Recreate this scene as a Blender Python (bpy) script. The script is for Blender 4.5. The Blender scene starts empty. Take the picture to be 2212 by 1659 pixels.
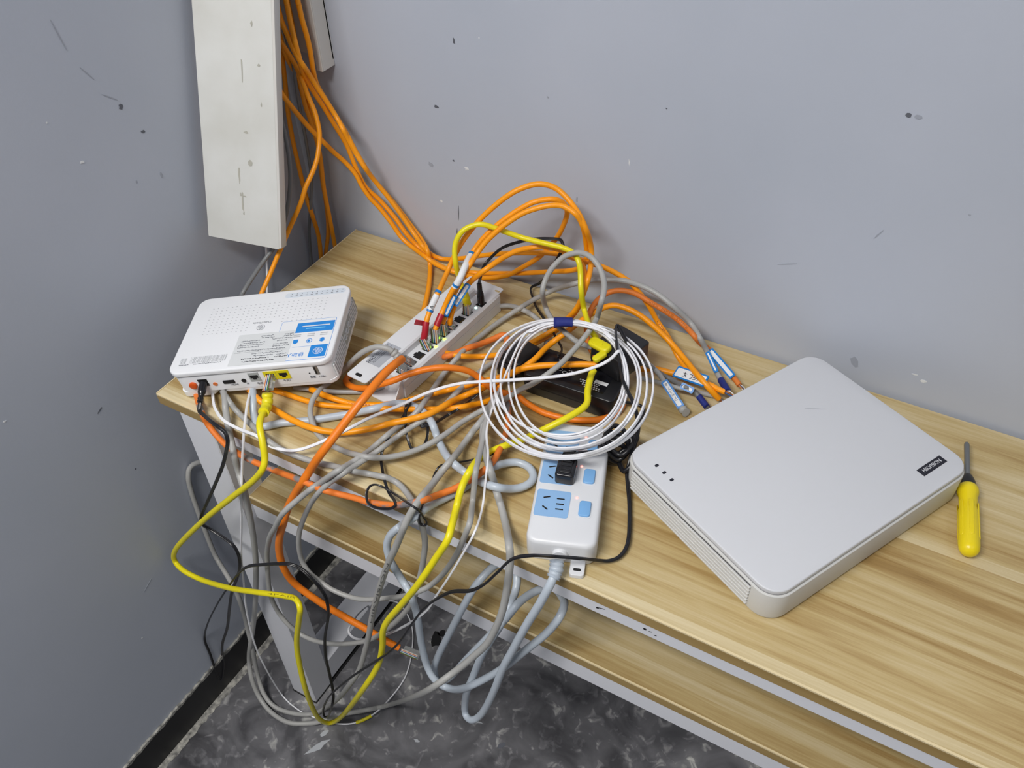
import bpy, bmesh, math, random
from mathutils import Vector, Matrix, Euler
random.seed(7)
R = math.radians
S = bpy.context.scene
COL = S.collection

# ---------------------------------------------------------------- camera, world, lights, exposure
cd = bpy.data.cameras.new('camera'); cam = bpy.data.objects.new('camera', cd); COL.objects.link(cam)
cam.matrix_world = Matrix(((0.8699724,-0.3195969,0.3755075,0.8567000),(0.4922949,0.6064502,-0.6243908,-0.9435000),(-0.0281732,0.7280632,0.6849308,1.5970000),(0.0000000,0.0000000,0.0000000,1.0000000)))
cd.sensor_width = 36.0; cd.lens = 30.4664; cd.clip_start = 0.02
S.camera = cam
S.view_settings.view_transform = 'Standard'; S.view_settings.look = 'None'
S.view_settings.exposure = 0.0; S.view_settings.gamma = 1.0; S.view_settings.use_curve_mapping = False
W = bpy.data.worlds.new('room_ambient'); S.world = W; W.use_nodes = True
bg = W.node_tree.nodes['Background']; bg.inputs[0].default_value = (.90, .94, 1.0, 1); bg.inputs[1].default_value = 0.20
def area(name, loc, target, sx, sy, power, col=(1, .97, .93)):
    l = bpy.data.lights.new(name, 'AREA'); l.shape = 'RECTANGLE'; l.size = sx; l.size_y = sy; l.energy = power; l.color = col
    o = bpy.data.objects.new(name, l); COL.objects.link(o); o.location = loc
    d = Vector(target) - Vector(loc); o.rotation_euler = d.to_track_quat('-Z', 'Y').to_euler(); return o
area('ceiling_light', (0.32, -1.55, 2.60), (0.32, -1.55, 0), .9, .3, 47)
area('ceiling_light', (2.2, -1.0, 2.75), (2.2, -1.0, 0), .3, 1.2, 5)

# ---------------------------------------------------------------- materials
M = {}
def sock(b, n): return b.inputs[n]
def mat(name, col, rough=.5, metal=0, spec=.5, emit=None, estr=0, trans=0, coat=0, alpha=1):
    m = bpy.data.materials.new(name); m.use_nodes = True; b = m.node_tree.nodes['Principled BSDF']
    b.inputs['Base Color'].default_value = (*col, 1); b.inputs['Roughness'].default_value = rough
    b.inputs['Metallic'].default_value = metal; b.inputs['Specular IOR Level'].default_value = spec
    if emit: b.inputs['Emission Color'].default_value = (*emit, 1); b.inputs['Emission Strength'].default_value = estr
    if trans: b.inputs['Transmission Weight'].default_value = trans
    if coat: b.inputs['Coat Weight'].default_value = coat
    M[name] = m; return m
def s2l(r, g, b):
    f = lambda c: (c/255/12.92) if c/255 <= .04045 else ((c/255+.055)/1.055)**2.4
    return (f(r), f(g), f(b))
def nodes(m): return m.node_tree.nodes, m.node_tree.links, m.node_tree.nodes['Principled BSDF']
def noise_mat(name, stops, scale=(4, 4, 4), detail=6, rough=.5, bump=0, bscale=60, rr=None, distort=0):
    m = mat(name, stops[0][1], rough); N, L, b = nodes(m)
    tc = N.new('ShaderNodeTexCoord'); mp = N.new('ShaderNodeMapping'); mp.inputs['Scale'].default_value = scale
    L.new(tc.outputs['Object'], mp.inputs[0]); n = N.new('ShaderNodeTexNoise'); n.inputs['Scale'].default_value = 1; n.inputs['Detail'].default_value = detail
    n.inputs['Distortion'].default_value = distort
    L.new(mp.outputs[0], n.inputs['Vector']); r = N.new('ShaderNodeValToRGB'); L.new(n.outputs['Fac'], r.inputs[0])
    while len(r.color_ramp.elements) < len(stops): r.color_ramp.elements.new(.5)
    for e, (p, c) in zip(r.color_ramp.elements, stops): e.position = p; e.color = (*c, 1)
    L.new(r.outputs[0], b.inputs['Base Color'])
    if bump:
        n2 = N.new('ShaderNodeTexNoise'); n2.inputs['Scale'].default_value = bscale; n2.inputs['Detail'].default_value = 5; L.new(tc.outputs['Object'], n2.inputs['Vector'])
        bp = N.new('ShaderNodeBump'); bp.inputs['Strength'].default_value = bump; bp.inputs['Distance'].default_value = .002
        L.new(n2.outputs['Fac'], bp.inputs['Height']); L.new(bp.outputs[0], b.inputs['Normal'])
    if rr:
        q = N.new('ShaderNodeMapRange'); q.inputs[3].default_value = rr[0]; q.inputs[4].default_value = rr[1]
        L.new(n.outputs['Fac'], q.inputs[0]); L.new(q.outputs[0], b.inputs['Roughness'])
    return m
WALLC = s2l(158, 163, 174)
noise_mat('wall_paint', [(.25, s2l(178, 185, 198)), (.55, s2l(184, 190, 203)), (.8, s2l(189, 195, 207))], (3, 3, 3), 4, .55, .06, 220)
def floor_mat():
    m = mat('floor_coating', (.03, .03, .033), .35); N, L, b = nodes(m)
    tc = N.new('ShaderNodeTexCoord')
    n1 = N.new('ShaderNodeTexNoise'); n1.inputs['Scale'].default_value = 7; n1.inputs['Detail'].default_value = 9; n1.inputs['Distortion'].default_value = 1.6; L.new(tc.outputs['Object'], n1.inputs['Vector'])
    n2 = N.new('ShaderNodeTexNoise'); n2.inputs['Scale'].default_value = 44; n2.inputs['Detail'].default_value = 8; n2.inputs['Distortion'].default_value = .9; L.new(tc.outputs['Object'], n2.inputs['Vector'])
    mr = N.new('ShaderNodeTexNoise'); mr.inputs['Scale'].default_value = 1.6; mr.inputs['Detail'].default_value = 2; L.new(tc.outputs['Object'], mr.inputs['Vector'])
    mz = N.new('ShaderNodeMapRange'); mz.inputs[1].default_value = .35; mz.inputs[2].default_value = .75; mz.inputs[3].default_value = 0; mz.inputs[4].default_value = .2; L.new(mr.outputs['Fac'], mz.inputs[0])
    r1 = N.new('ShaderNodeValToRGB'); r1.color_ramp.elements[0].position = .38; r1.color_ramp.elements[0].color = (0, 0, 0, 1); r1.color_ramp.elements[1].position = .75; r1.color_ramp.elements[1].color = (1, 1, 1, 1); L.new(n1.outputs['Fac'], r1.inputs[0])
    r2 = N.new('ShaderNodeValToRGB'); r2.color_ramp.elements[0].position = .55; r2.color_ramp.elements[0].color = (0, 0, 0, 1); r2.color_ramp.elements[1].position = .70; r2.color_ramp.elements[1].color = (1, 1, 1, 1); L.new(n2.outputs['Fac'], r2.inputs[0])
    mp3 = N.new('ShaderNodeMapping'); mp3.inputs['Rotation'].default_value = (0, 0, .7); mp3.inputs['Scale'].default_value = (13, 6, 6); L.new(tc.outputs['Object'], mp3.inputs[0])
    n3 = N.new('ShaderNodeTexNoise'); n3.noise_type = 'RIDGED_MULTIFRACTAL'; n3.inputs['Scale'].default_value = 1.6; n3.inputs['Detail'].default_value = 9; n3.inputs['Roughness'].default_value = .62; n3.inputs['Distortion'].default_value = 1.1; L.new(mp3.outputs[0], n3.inputs['Vector'])
    r3 = N.new('ShaderNodeMapRange'); r3.inputs[1].default_value = .55; r3.inputs[2].default_value = 1.5; r3.inputs[3].default_value = 0; r3.inputs[4].default_value = .55; L.new(n3.outputs['Fac'], r3.inputs[0])
    mx = N.new('ShaderNodeMath'); mx.operation = 'MULTIPLY_ADD'; L.new(r1.outputs[0], mx.inputs[0]); mx.inputs[1].default_value = .45; L.new(mz.outputs[0], mx.inputs[2])
    mm = N.new('ShaderNodeMath'); mm.operation = 'MULTIPLY_ADD'; L.new(r2.outputs[0], mm.inputs[0]); m9 = N.new('ShaderNodeMath'); m9.operation = 'MULTIPLY_ADD'; L.new(mx.outputs[0], m9.inputs[0]); m9.inputs[1].default_value = 1.0; m9.inputs[2].default_value = .10; L.new(m9.outputs[0], mm.inputs[1]); L.new(mx.outputs[0], mm.inputs[2]); mm.use_clamp = True
    cr = N.new('ShaderNodeValToRGB'); cr.color_ramp.elements[0].color = (*s2l(52, 52, 56), 1); cr.color_ramp.elements[1].color = (*s2l(206, 206, 202), 1)
    e = cr.color_ramp.elements.new(.4); e.color = (*s2l(118, 118, 122), 1)
    pw = N.new('ShaderNodeMath'); pw.operation = 'MULTIPLY_ADD'; L.new(r3.outputs[0], pw.inputs[0]); L.new(r1.outputs[0], pw.inputs[1]); L.new(mm.outputs[0], pw.inputs[2]); L.new(pw.outputs[0], cr.inputs[0]); L.new(cr.outputs[0], b.inputs['Base Color'])
    bp = N.new('ShaderNodeBump'); bp.inputs['Strength'].default_value = .5; bp.inputs['Distance'].default_value = .003; L.new(n3.outputs['Fac'], bp.inputs['Height']); L.new(bp.outputs[0], b.inputs['Normal'])
floor_mat()
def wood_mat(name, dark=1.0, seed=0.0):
    # printed laminate: soft strips and grain running along X
    m = mat(name, (.5, .38, .2), .42); N, L, b = nodes(m)
    def math_(op, a, c=None, d=None):
        n = N.new('ShaderNodeMath'); n.operation = op
        for i, v in enumerate((a, c, d)):
            if v is None: continue
            if hasattr(v, 'links') or hasattr(v, 'is_linked'): L.new(v, n.inputs[i])
            else: n.inputs[i].default_value = v
        return n.outputs[0]
    tc = N.new('ShaderNodeTexCoord'); off = N.new('ShaderNodeMapping'); off.inputs['Location'].default_value = (seed, seed*.37, 0); L.new(tc.outputs['Object'], off.inputs[0])
    sp = N.new('ShaderNodeSeparateXYZ'); L.new(off.outputs[0], sp.inputs[0])
    yd = math_('DIVIDE', sp.outputs[1], .112); fl = math_('FLOOR', yd); fr = math_('SUBTRACT', yd, fl)
    wn = N.new('ShaderNodeTexWhiteNoise'); wn.noise_dimensions = '1D'; L.new(fl, wn.inputs['W'])
    def nz(scale, detail, dist=0, rough=.55, w=None):
        mp = N.new('ShaderNodeMapping'); mp.inputs['Scale'].default_value = scale; L.new(off.outputs[0], mp.inputs[0])
        ad = N.new('ShaderNodeVectorMath'); ad.operation = 'ADD'; L.new(mp.outputs[0], ad.inputs[0]); cb = N.new('ShaderNodeVectorMath'); cb.operation = 'SCALE'; cb.inputs[3].default_value = 7; L.new(wn.outputs['Color'], cb.inputs[0]); L.new(cb.outputs[0], ad.inputs[1])
        n = N.new('ShaderNodeTexNoise'); n.inputs['Scale'].default_value = 1; n.inputs['Detail'].default_value = detail; n.inputs['Distortion'].default_value = dist; n.inputs['Roughness'].default_value = rough; L.new(ad.outputs[0], n.inputs['Vector']); return n.outputs['Fac']
    broad = nz((1.3, 26, 1), 3, .5); mid = nz((3.2, 75, 1), 6, .9, .62); fine = nz((26, 520, 1), 4)
    f = math_('MULTIPLY_ADD', broad, .55, math_('MULTIPLY', mid, .42)); f = math_('MULTIPLY_ADD', fine, .14, f); f = math_('MULTIPLY_ADD', wn.outputs['Value'], .07, f); f = math_('ADD', f, -.085)
    # narrow pale sapwood line along one edge of each strip
    pale = math_('MULTIPLY', math_('LESS_THAN', fr, .13), math_('GREATER_THAN', wn.outputs['Value'], .45)); f = math_('MULTIPLY_ADD', pale, .10, f)
    rp = N.new('ShaderNodeValToRGB'); els = rp.color_ramp.elements
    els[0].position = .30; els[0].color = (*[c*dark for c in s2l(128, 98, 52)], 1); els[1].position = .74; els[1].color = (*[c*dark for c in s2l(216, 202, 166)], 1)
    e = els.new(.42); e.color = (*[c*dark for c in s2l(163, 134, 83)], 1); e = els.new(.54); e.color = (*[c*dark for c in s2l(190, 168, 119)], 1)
    L.new(f, rp.inputs[0]); L.new(rp.outputs[0], b.inputs['Base Color'])
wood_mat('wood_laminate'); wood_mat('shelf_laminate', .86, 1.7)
noise_mat('edge_band', [(.3, s2l(150, 124, 74)), (.7, s2l(168, 142, 90))], (2, 60, 60), 5, .5)
mat('edge_pale', s2l(222, 205, 165), .5)
mat('white_steel', s2l(224, 226, 233), .4)
mat('rubber_gap_black', (.012, .012, .013), .6)  # recorder feet, and the shadow line painted under the desk frame
mat('baseboard_black', (.016, .016, .018), .45)
noise_mat('white_pvc_dusty', [(.3, s2l(208, 208, 202)), (.6, s2l(222, 223, 220)), (.9, s2l(228, 229, 228))], (9, 9, 9), 5, .5)
mat('pvc_white', s2l(216, 214, 210), .45)
mat('white_plastic', s2l(232, 234, 238), .34); mat('recorder_white', s2l(206, 208, 213), .42); mat('recorder_side', s2l(204, 204, 202), .5)
mat('white_plastic_matt', s2l(216, 218, 222), .5)
mat('white_metal_coat', s2l(220, 222, 226), .38)
mat('seam_dark', s2l(84, 84, 86), .6); mat('strip_white', s2l(218, 220, 224), .36)
mat('seam_grey', s2l(150, 150, 152), .6)
mat('black_plastic', (.012, .012, .014), .32)
mat('black_gloss', (.010, .010, .013), .18)
mat('hole_black', (.006, .006, .007), .7)
mat('label_navy', s2l(28, 28, 40), .5)
mat('ink_grey', s2l(120, 124, 132), .6)
mat('ink_dark', s2l(38, 40, 48), .6)
mat('ink_faint', s2l(180, 183, 188), .6)
mat('ink_white', s2l(214, 216, 220), .6)
mat('label_silver', s2l(172, 176, 184), .5)
mat('label_white', s2l(228, 230, 233), .5)
mat('label_film', s2l(214, 217, 219), .3)
mat('mobile_blue', s2l(28, 132, 214), .4)
mat('pale_cyan', s2l(120, 200, 240), .4)
mat('panel_pale', s2l(208, 216, 226), .35)
mat('tag_blue', s2l(20, 122, 200), .35)
mat('tape_navy', s2l(26, 40, 120), .65)
mat('tape_red', s2l(172, 26, 44), .4)
mat('socket_blue', s2l(140, 180, 222), .38)
mat('switch_blue', s2l(120, 172, 222), .3)
mat('button_orange', s2l(214, 84, 12), .4)
mat('led_red', (1, .1, .08), .3, emit=(1, .12, .10), estr=6)
mat('led_green', (.5, 1, .1), .3, emit=(.45, 1, .05), estr=5)
mat('led_mint', (.6, 1, .9), .3, emit=(.55, 1, .85), estr=3)
mat('port_yellow', s2l(226, 212, 20), .4)
mat('port_grey', s2l(166, 170, 170), .5)
mat('boot_yellow', s2l(228, 216, 28), .4)
mat('clear_plastic', (.86, .88, .87), .12, trans=.82)
mat('steel', s2l(150, 152, 152), .3, metal=.9)
mat('gold', s2l(170, 140, 50), .3, metal=.8)
mat('driver_yellow', s2l(236, 212, 20), .32)
mat('ink_olive', s2l(150, 138, 20), .6); mat('ink_brown', s2l(176, 96, 14), .6); mat('ink_mid', s2l(92, 92, 92), .6)
noise_mat('plaster', [(.3, s2l(84, 84, 84)), (.5, s2l(150, 149, 144)), (.7, s2l(190, 188, 180))], (90, 90, 90), 6, .8, .4, 150)
mat('floor_scrape', s2l(176, 180, 186), .6)
mat('paint_chip', s2l(226, 228, 230), .6)
mat('scuff', s2l(96, 99, 108), .7)
mat('scuff_soft', s2l(160, 165, 177), .7); mat('grime', s2l(176, 174, 164), .7)
for n, c in dict(wire_blue=(40, 90, 160), wire_orange=(220, 120, 60), wire_green=(60, 140, 80), wire_brown=(130, 90, 60), wire_white=(224, 222, 214)).items(): mat(n, s2l(*c), .4)
# cable jackets
mat('orange', s2l(250, 158, 8), .42); mat('orange_deep', s2l(236, 126, 24), .42); mat('orange_dull', s2l(218, 122, 48), .55)
mat('yellow', s2l(232, 218, 20), .38); mat('grey', s2l(166, 166, 164), .42); mat('grey_dark', s2l(118, 120, 122), .45)
mat('white', s2l(232, 233, 238), .4); mat('cord', s2l(184, 194, 205), .34); mat('black', (.012, .012, .015), .3)
def painted_orange():
    m = mat('orange_grey', s2l(228, 120, 44), .6); N, L, b = nodes(m)
    tc = N.new('ShaderNodeTexCoord'); n = N.new('ShaderNodeTexNoise'); n.inputs['Scale'].default_value = 30; n.inputs['Detail'].default_value = 4; L.new(tc.outputs['Object'], n.inputs['Vector'])
    r = N.new('ShaderNodeValToRGB'); r.color_ramp.elements[0].position = .56; r.color_ramp.elements[0].color = (*s2l(230, 124, 46), 1); r.color_ramp.elements[1].position = .62; r.color_ramp.elements[1].color = (*s2l(128, 126, 128), 1)
    L.new(n.outputs['Fac'], r.inputs[0]); L.new(r.outputs[0], b.inputs['Base Color'])
painted_orange()

# ---------------------------------------------------------------- mesh helpers
def link(name, me, m, parent=None, loc=None):
    o = bpy.data.objects.new(name, me); COL.objects.link(o)
    if m: me.materials.append(M[m])
    if parent: o.parent = parent
    if loc is not None: o.location = loc
    return o
def tag(o, label, cat, group=None):
    o['label'] = label; o['category'] = cat
    if group: o['group'] = group
    return o
def thing(name, label, cat, loc, rot=(0, 0, 0), group=None):
    o = bpy.data.objects.new(name, None); COL.objects.link(o); o.empty_display_size = .02
    o.location = loc; o.rotation_euler = rot; return tag(o, label, cat, group)
def struct(o): o['kind'] = 'structure'; return o
def finish(bm, name, smooth=None):
    bmesh.ops.recalc_face_normals(bm, faces=bm.faces)
    me = bpy.data.meshes.new(name); bm.to_mesh(me); bm.free()
    if smooth is not None:
        for p in me.polygons: p.use_smooth = True
        try: me.set_sharp_from_angle(angle=R(smooth))
        except Exception: pass
    return me
def box_me(x0, x1, y0, y1, z0, z1, bev=0, seg=2):
    bm = bmesh.new(); bmesh.ops.create_cube(bm, size=1)
    for v in bm.verts: v.co = Vector(((x0+x1)/2+v.co.x*(x1-x0), (y0+y1)/2+v.co.y*(y1-y0), (z0+z1)/2+v.co.z*(z1-z0)))
    if bev: bmesh.ops.bevel(bm, geom=list(bm.edges), offset=bev, segments=seg, profile=.5, affect='EDGES')
    return finish(bm, 'box', 35 if bev else None)
def box(name, m, parent, x0, x1, y0, y1, z0, z1, bev=0, seg=2): return link(name, box_me(x0, x1, y0, y1, z0, z1, bev, seg), m, parent)
def rrect(w, d, r, n=8, cx=0, cy=0):
    r = min(r, w/2-1e-5, d/2-1e-5); P = []
    for (sx, sy, a0) in ((1, 1, 0), (-1, 1, 90), (-1, -1, 180), (1, -1, 270)):
        for k in range(n+1):
            a = R(a0+90*k/n); P.append((cx+sx*(w/2-r)+r*math.cos(a), cy+sy*(d/2-r)+r*math.sin(a)))
    return P
def rings_me(rings, capb=True, capt=True, smooth=40):
    """rings: list of closed loops (lists of 3D points) with equal counts"""
    bm = bmesh.new(); V = [[bm.verts.new(p) for p in r] for r in rings]; n = len(V[0])
    for a, b in zip(V[:-1], V[1:]):
        for i in range(n): bm.faces.new((a[i], a[(i+1) % n], b[(i+1) % n], b[i]))
    if capb: bm.faces.new(V[0][::-1])
    if capt: bm.faces.new(V[-1])
    return finish(bm, 'rings', smooth)
def slab_me(w, d, r, z0, z1, tb=0, bb=0, n=8, cx=0, cy=0, seg=3):
    """rounded rectangle slab with rounded top (tb) and bottom (bb) rims"""
    R_ = []
    def ring(ins, z): return [(x, y, z) for x, y in rrect(w-2*ins, d-2*ins, max(r-ins, .0003), n, cx, cy)]
    if bb:
        for k in range(seg+1):
            a = R(90*k/seg); R_.append(ring(bb*(1-math.sin(a)), z0+bb*(1-math.cos(a))))
    else: R_.append(ring(0, z0))
    if tb:
        for k in range(seg+1):
            a = R(90*k/seg); R_.append(ring(tb*(1-math.cos(a)), z1-tb*(1-math.sin(a))))
    else: R_.append(ring(0, z1))
    return rings_me(R_)
def poly_me(P, z0, z1):
    bm = bmesh.new(); b = [bm.verts.new((x, y, z0)) for x, y in P]; t = [bm.verts.new((x, y, z1)) for x, y in P]; n = len(P)
    for i in range(n): bm.faces.new((b[i], b[(i+1) % n], t[(i+1) % n], t[i]))
    bm.faces.new(b[::-1]); bm.faces.new(t); return finish(bm, 'poly')
def cyl_me(p0, p1, r0, r1=None, n=16):
    p0, p1 = Vector(p0), Vector(p1); r1 = r0 if r1 is None else r1
    z = (p1-p0).normalized(); x = z.orthogonal().normalized(); y = z.cross(x)
    ring = lambda c, r: [tuple(c+x*r*math.cos(2*math.pi*k/n)+y*r*math.sin(2*math.pi*k/n)) for k in range(n)]
    return rings_me([ring(p0, r0), ring(p1, r1)])
def lathe_me(prof, n=20, axis=(1, 0, 0), flat=None):
    """profile (s, r) along +X local"""
    rings = []
    for s, r in prof: rings.append([(s, r*math.cos(2*math.pi*k/n), r*math.sin(2*math.pi*k/n)) for k in range(n)])
    return rings_me(rings)
def text_me(txt, size, extr=.0001):
    c = bpy.data.curves.new('text', 'FONT'); c.body = txt; c.size = size; c.extrude = extr; c.align_x = 'CENTER'; c.align_y = 'CENTER'; c.resolution_u = 3
    o = bpy.data.objects.new('text', c); COL.objects.link(o)
    dg = bpy.context.evaluated_depsgraph_get(); me = bpy.data.meshes.new_from_object(o.evaluated_get(dg)); bpy.data.objects.remove(o); bpy.data.curves.remove(c)
    me.materials.clear(); return me
def text(name, m, parent, txt, size, loc, rot=(0, 0, 0), sx=1):
    o = link(name, text_me(txt, size), m, parent, loc); o.rotation_euler = rot; o.scale = (sx, 1, 1); return o
def pill(name, m, parent, w, d, r, x, y, z0, z1, rz=0):
    o = link(name, slab_me(w, d, r, z0, z1, n=5), m, parent, (x, y, 0)); o.rotation_euler = (0, 0, rz); return o

# ---------------------------------------------------------------- cable sweeps
def spline(P, k=2):
    P = [Vector(p) for p in P]; out = []; m = len(P)
    for i in range(m-1):
        p0, p1, p2, p3 = P[max(i-1, 0)], P[i], P[i+1], P[min(i+2, m-1)]
        for j in range(k):
            u = j/k; out.append(.5*((2*p1)+(p2-p0)*u+(2*p0-5*p1+4*p2-p3)*u*u+(3*p1-p0-3*p2+p3)*u**3))
    out.append(P[-1]); return out
def profile(kind, r, n=10):
    if kind == 'round': return [(r*math.cos(2*math.pi*i/n), r*math.sin(2*math.pi*i/n)) for i in range(n)]
    if kind == 'flat':      # flat drop cable with a groove on both faces
        a, b = r*1.0, r*.62
        return [(a, 0), (a*.85, b*.8), (a*.5, b), (a*.12, b*.78), (-a*.12, b*.78), (-a*.5, b), (-a*.85, b*.8), (-a, 0), (-a*.85, -b*.8), (-a*.5, -b), (a*.5, -b), (a*.85, -b*.8)]
    a, b = r, r*.55          # twin lead
    return [(a, 0), (a*.85, b*.8), (a*.5, b), (a*.1, b*.45), (-a*.1, b*.45), (-a*.5, b), (-a*.85, b*.8), (-a, 0), (-a*.85, -b*.8), (-a*.5, -b), (-a*.1, -b*.45), (a*.1, -b*.45), (a*.5, -b), (a*.85, -b*.8)]
EYE = Vector((0.85670,-0.94350,1.59700))
def frames(Q, side=None):
    T = []
    for i in range(len(Q)):
        d = Q[min(i+1, len(Q)-1)]-Q[max(i-1, 0)]; T.append(d.normalized() if d.length > 1e-9 else (T[-1] if T else Vector((1, 0, 0))))
    ref = Vector(side) if side else Vector((0, 0, 1)); N0 = ref-T[0]*ref.dot(T[0])
    if N0.length < 1e-3: N0 = T[0].orthogonal()
    N0.normalize(); F_ = [(N0, T[0].cross(N0))]
    for i in range(1, len(Q)):
        n = F_[-1][0]; n = n-T[i]*n.dot(T[i]); n.normalize(); F_.append((n, T[i].cross(n)))
    return T, F_
def sweep_me(P, r, kind='round', k=2, n=10, scale=None):
    Q = spline(P, k) if k > 1 else [Vector(p) for p in P]
    T, F_ = frames(Q, (0, -.4, 1)); pr = profile(kind, r, n); rings = []
    for i, q in enumerate(Q):
        a, b = F_[i]; s = scale(i/(len(Q)-1)) if scale else 1
        # profile x axis lies across the cable, perpendicular to the up-facing frame normal
        rings.append([tuple(q+b*x*s+a*y*s) for x, y in pr])
    return rings_me(rings, smooth=50)
def cable(name, data, label, cat='cable', group=None, kind=None, k=2, n=10, o_parent=None):
    P = [Vector((a/1e4, b/1e4, c/1e4)) for a, b, c in data['p']]; base = P[0].copy()
    me = sweep_me([p-base for p in P], data['r'], data['k'], k, n); o = link(name, me, data['m'], None, base)
    tag(o, label, cat, group); o.update_tag(); return o
def sub(o, name, pts, r, m, kind='round', k=2, n=10, scale=None):
    """a part that follows a stretch of the cable; points in world space"""
    b = o.location; P = [Vector((a/1e4, c/1e4, d/1e4))-b for a, c, d in pts]
    return link(name, sweep_me(P, r, kind, k, n, scale), m, o)
def frame_between(p0, p1, up):
    x = (Vector(p1)-Vector(p0)).normalized(); up = Vector(up); y = up.cross(x); y.normalize(); z = x.cross(y)
    return Matrix((x, y, z)).transposed().to_4x4()
def ink_strokes(name, parent, m, strokes, w, z):
    bm = bmesh.new()
    for st in strokes:
        for (a, b) in zip(st[:-1], st[1:]):
            A, B = Vector((*a, z)), Vector((*b, z)); d = (B-A); L = d.length
            if L < 1e-6: continue
            nrm = Vector((-d.y, d.x, 0)).normalized()*w/2; d = d.normalized()*w*.3
            vs = [bm.verts.new(v) for v in (A-nrm-d, B-nrm+d, B+nrm+d, A+nrm-d)]; bm.faces.new(vs)
    me = bpy.data.meshes.new('ink'); bm.to_mesh(me); bm.free(); return link(name, me, m, parent)
def flag_tag(o, p0, p1, width, up, strokes=None, sw=.0007, off=0.0, name='label_tag'):
    """folded paper tag lying along the cable between two world points: blue plate > white face > handwriting"""
    p0, p1 = Vector(p0), Vector(p1); L = (p1-p0).length; Mx = frame_between(p0, p1, up); Mx.translation = (p0+p1)/2-o.location
    t = link(name, slab_me(L, width, .002, -.0006, .0006, n=3, cy=off), 'tag_blue', o); t.matrix_local = Mx
    link('white_face', slab_me(L-.0046, width-.0044, .0012, .0006, .0008, n=3, cy=off), 'label_white', t)
    link('white_back', slab_me(L-.004, width-.0036, .0012, -.0008, -.0006, n=3, cy=off), 'label_white', t)
    if strokes: ink_strokes('handwriting', t, 'ink_dark', strokes, sw, .00092)
    return t
def rj45(o, port, top, boot=None, wires=True):
    """clear modular plug from port up to the cable end; local coords of cable object o"""
    p0, p1 = Vector(port), Vector(top); d = (p1-p0); L = min(max(d.length, .014), .022); Mx = frame_between(p0, p1, (.2, -.9, .3)); Mx.translation = p0-o.location
    t = link('plug', box_me(-.004, L, -.0058, .0058, -.004, .004, .0006, 1), 'clear_plastic', o); t.matrix_local = Mx
    ms = ['wire_white', 'wire_orange', 'wire_white', 'wire_blue', 'wire_white', 'wire_green', 'wire_brown']
    if wires:
        for i, mm in enumerate(ms):
            y = -.0042+.0014*i; link('wire', box_me(-.001, L+.003, y-.00045, y+.00045, .0041, .0049), mm, t)
    link('latch', box_me(0, L*.8, -.003, .003, -.0062, -.0048), 'clear_plastic', t)
    return t

# ---------------------------------------------------------------- the room
XW = -.092                      # left wall plane; back wall plane is y = 0; floor z = 0
ZT = .797                       # top of the desk
wb = struct(box('wall_back', 'wall_paint', None, XW-.12, 3.2, 0, .12, 0, 2.9))
wl = struct(box('wall_left', 'wall_paint', None, XW-.12, XW, -3.2, 0, 0, 2.9))
fl = struct(box('floor', 'floor_coating', None, XW-.12, 3.2, -3.2, .12, -.08, 0))
bl = struct(box('baseboard_left', 'baseboard_black', None, XW, XW+.004, -3.2, -.004, 0, .083, .001, 1))
def ragged(name, x0, x1, z0, z1, flat):
    # uneven bead of filler along the skirting
    bm = bmesh.new(); prev = None; y = -2.4
    while y < -.03:
        a = random.uniform(-.0022, .0022); b_ = random.uniform(-.0022, .0022)
        v = [bm.verts.new(p) for p in (((x0, y, z0+a), (x1, y, z0+a), (x1, y, z1+b_), (x0, y, z1+b_)) if not flat else ((x0, y, z0), (x1+a, y, z0), (x1+b_, y, z1), (x0, y, z1)))]
        if prev:
            for i in range(4): bm.faces.new((prev[i], prev[(i+1) % 4], v[(i+1) % 4], v[i]))
        prev = v; y += random.uniform(.004, .012)
    return link(name, finish(bm, name), 'plaster', bl)
ragged('filler_bead', XW+.0002, XW+.0046, .0815, .0875, False); ragged('filler_bead', XW+.003, XW+.017, .0, .0012, True)
struct(box('baseboard_back', 'baseboard_black', None, XW, 3.2, -.004, 0, 0, .083, .001, 1))
def blot(w, h, n=9, j=.35, rz=0):
    P = []
    for i in range(n):
        a = 2*math.pi*i/n; k = 1+random.uniform(-j, j); P.append((w/2*k*math.cos(a), h/2*k*math.sin(a)))
    return [(x*math.cos(rz)-y*math.sin(rz), x*math.sin(rz)+y*math.cos(rz)) for x, y in P]
def wall_mark(wall, name, m, u, z, w, h, rz=0, j=.35):
    k_ = .72 if m == 'paint_chip' else .8
    o = link(name, poly_me(blot(w*k_, h*k_, 9, j, rz), 0, .0003), m, wall)
    if wall is wb: o.matrix_local = Matrix.Translation((u, -.0002, z)) @ Matrix.Rotation(R(90), 4, 'X')
    else: o.matrix_local = Matrix.Translation((XW+.0002, u, z)) @ Matrix.Rotation(R(90), 4, 'Z') @ Matrix.Rotation(R(90), 4, 'X')
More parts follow.
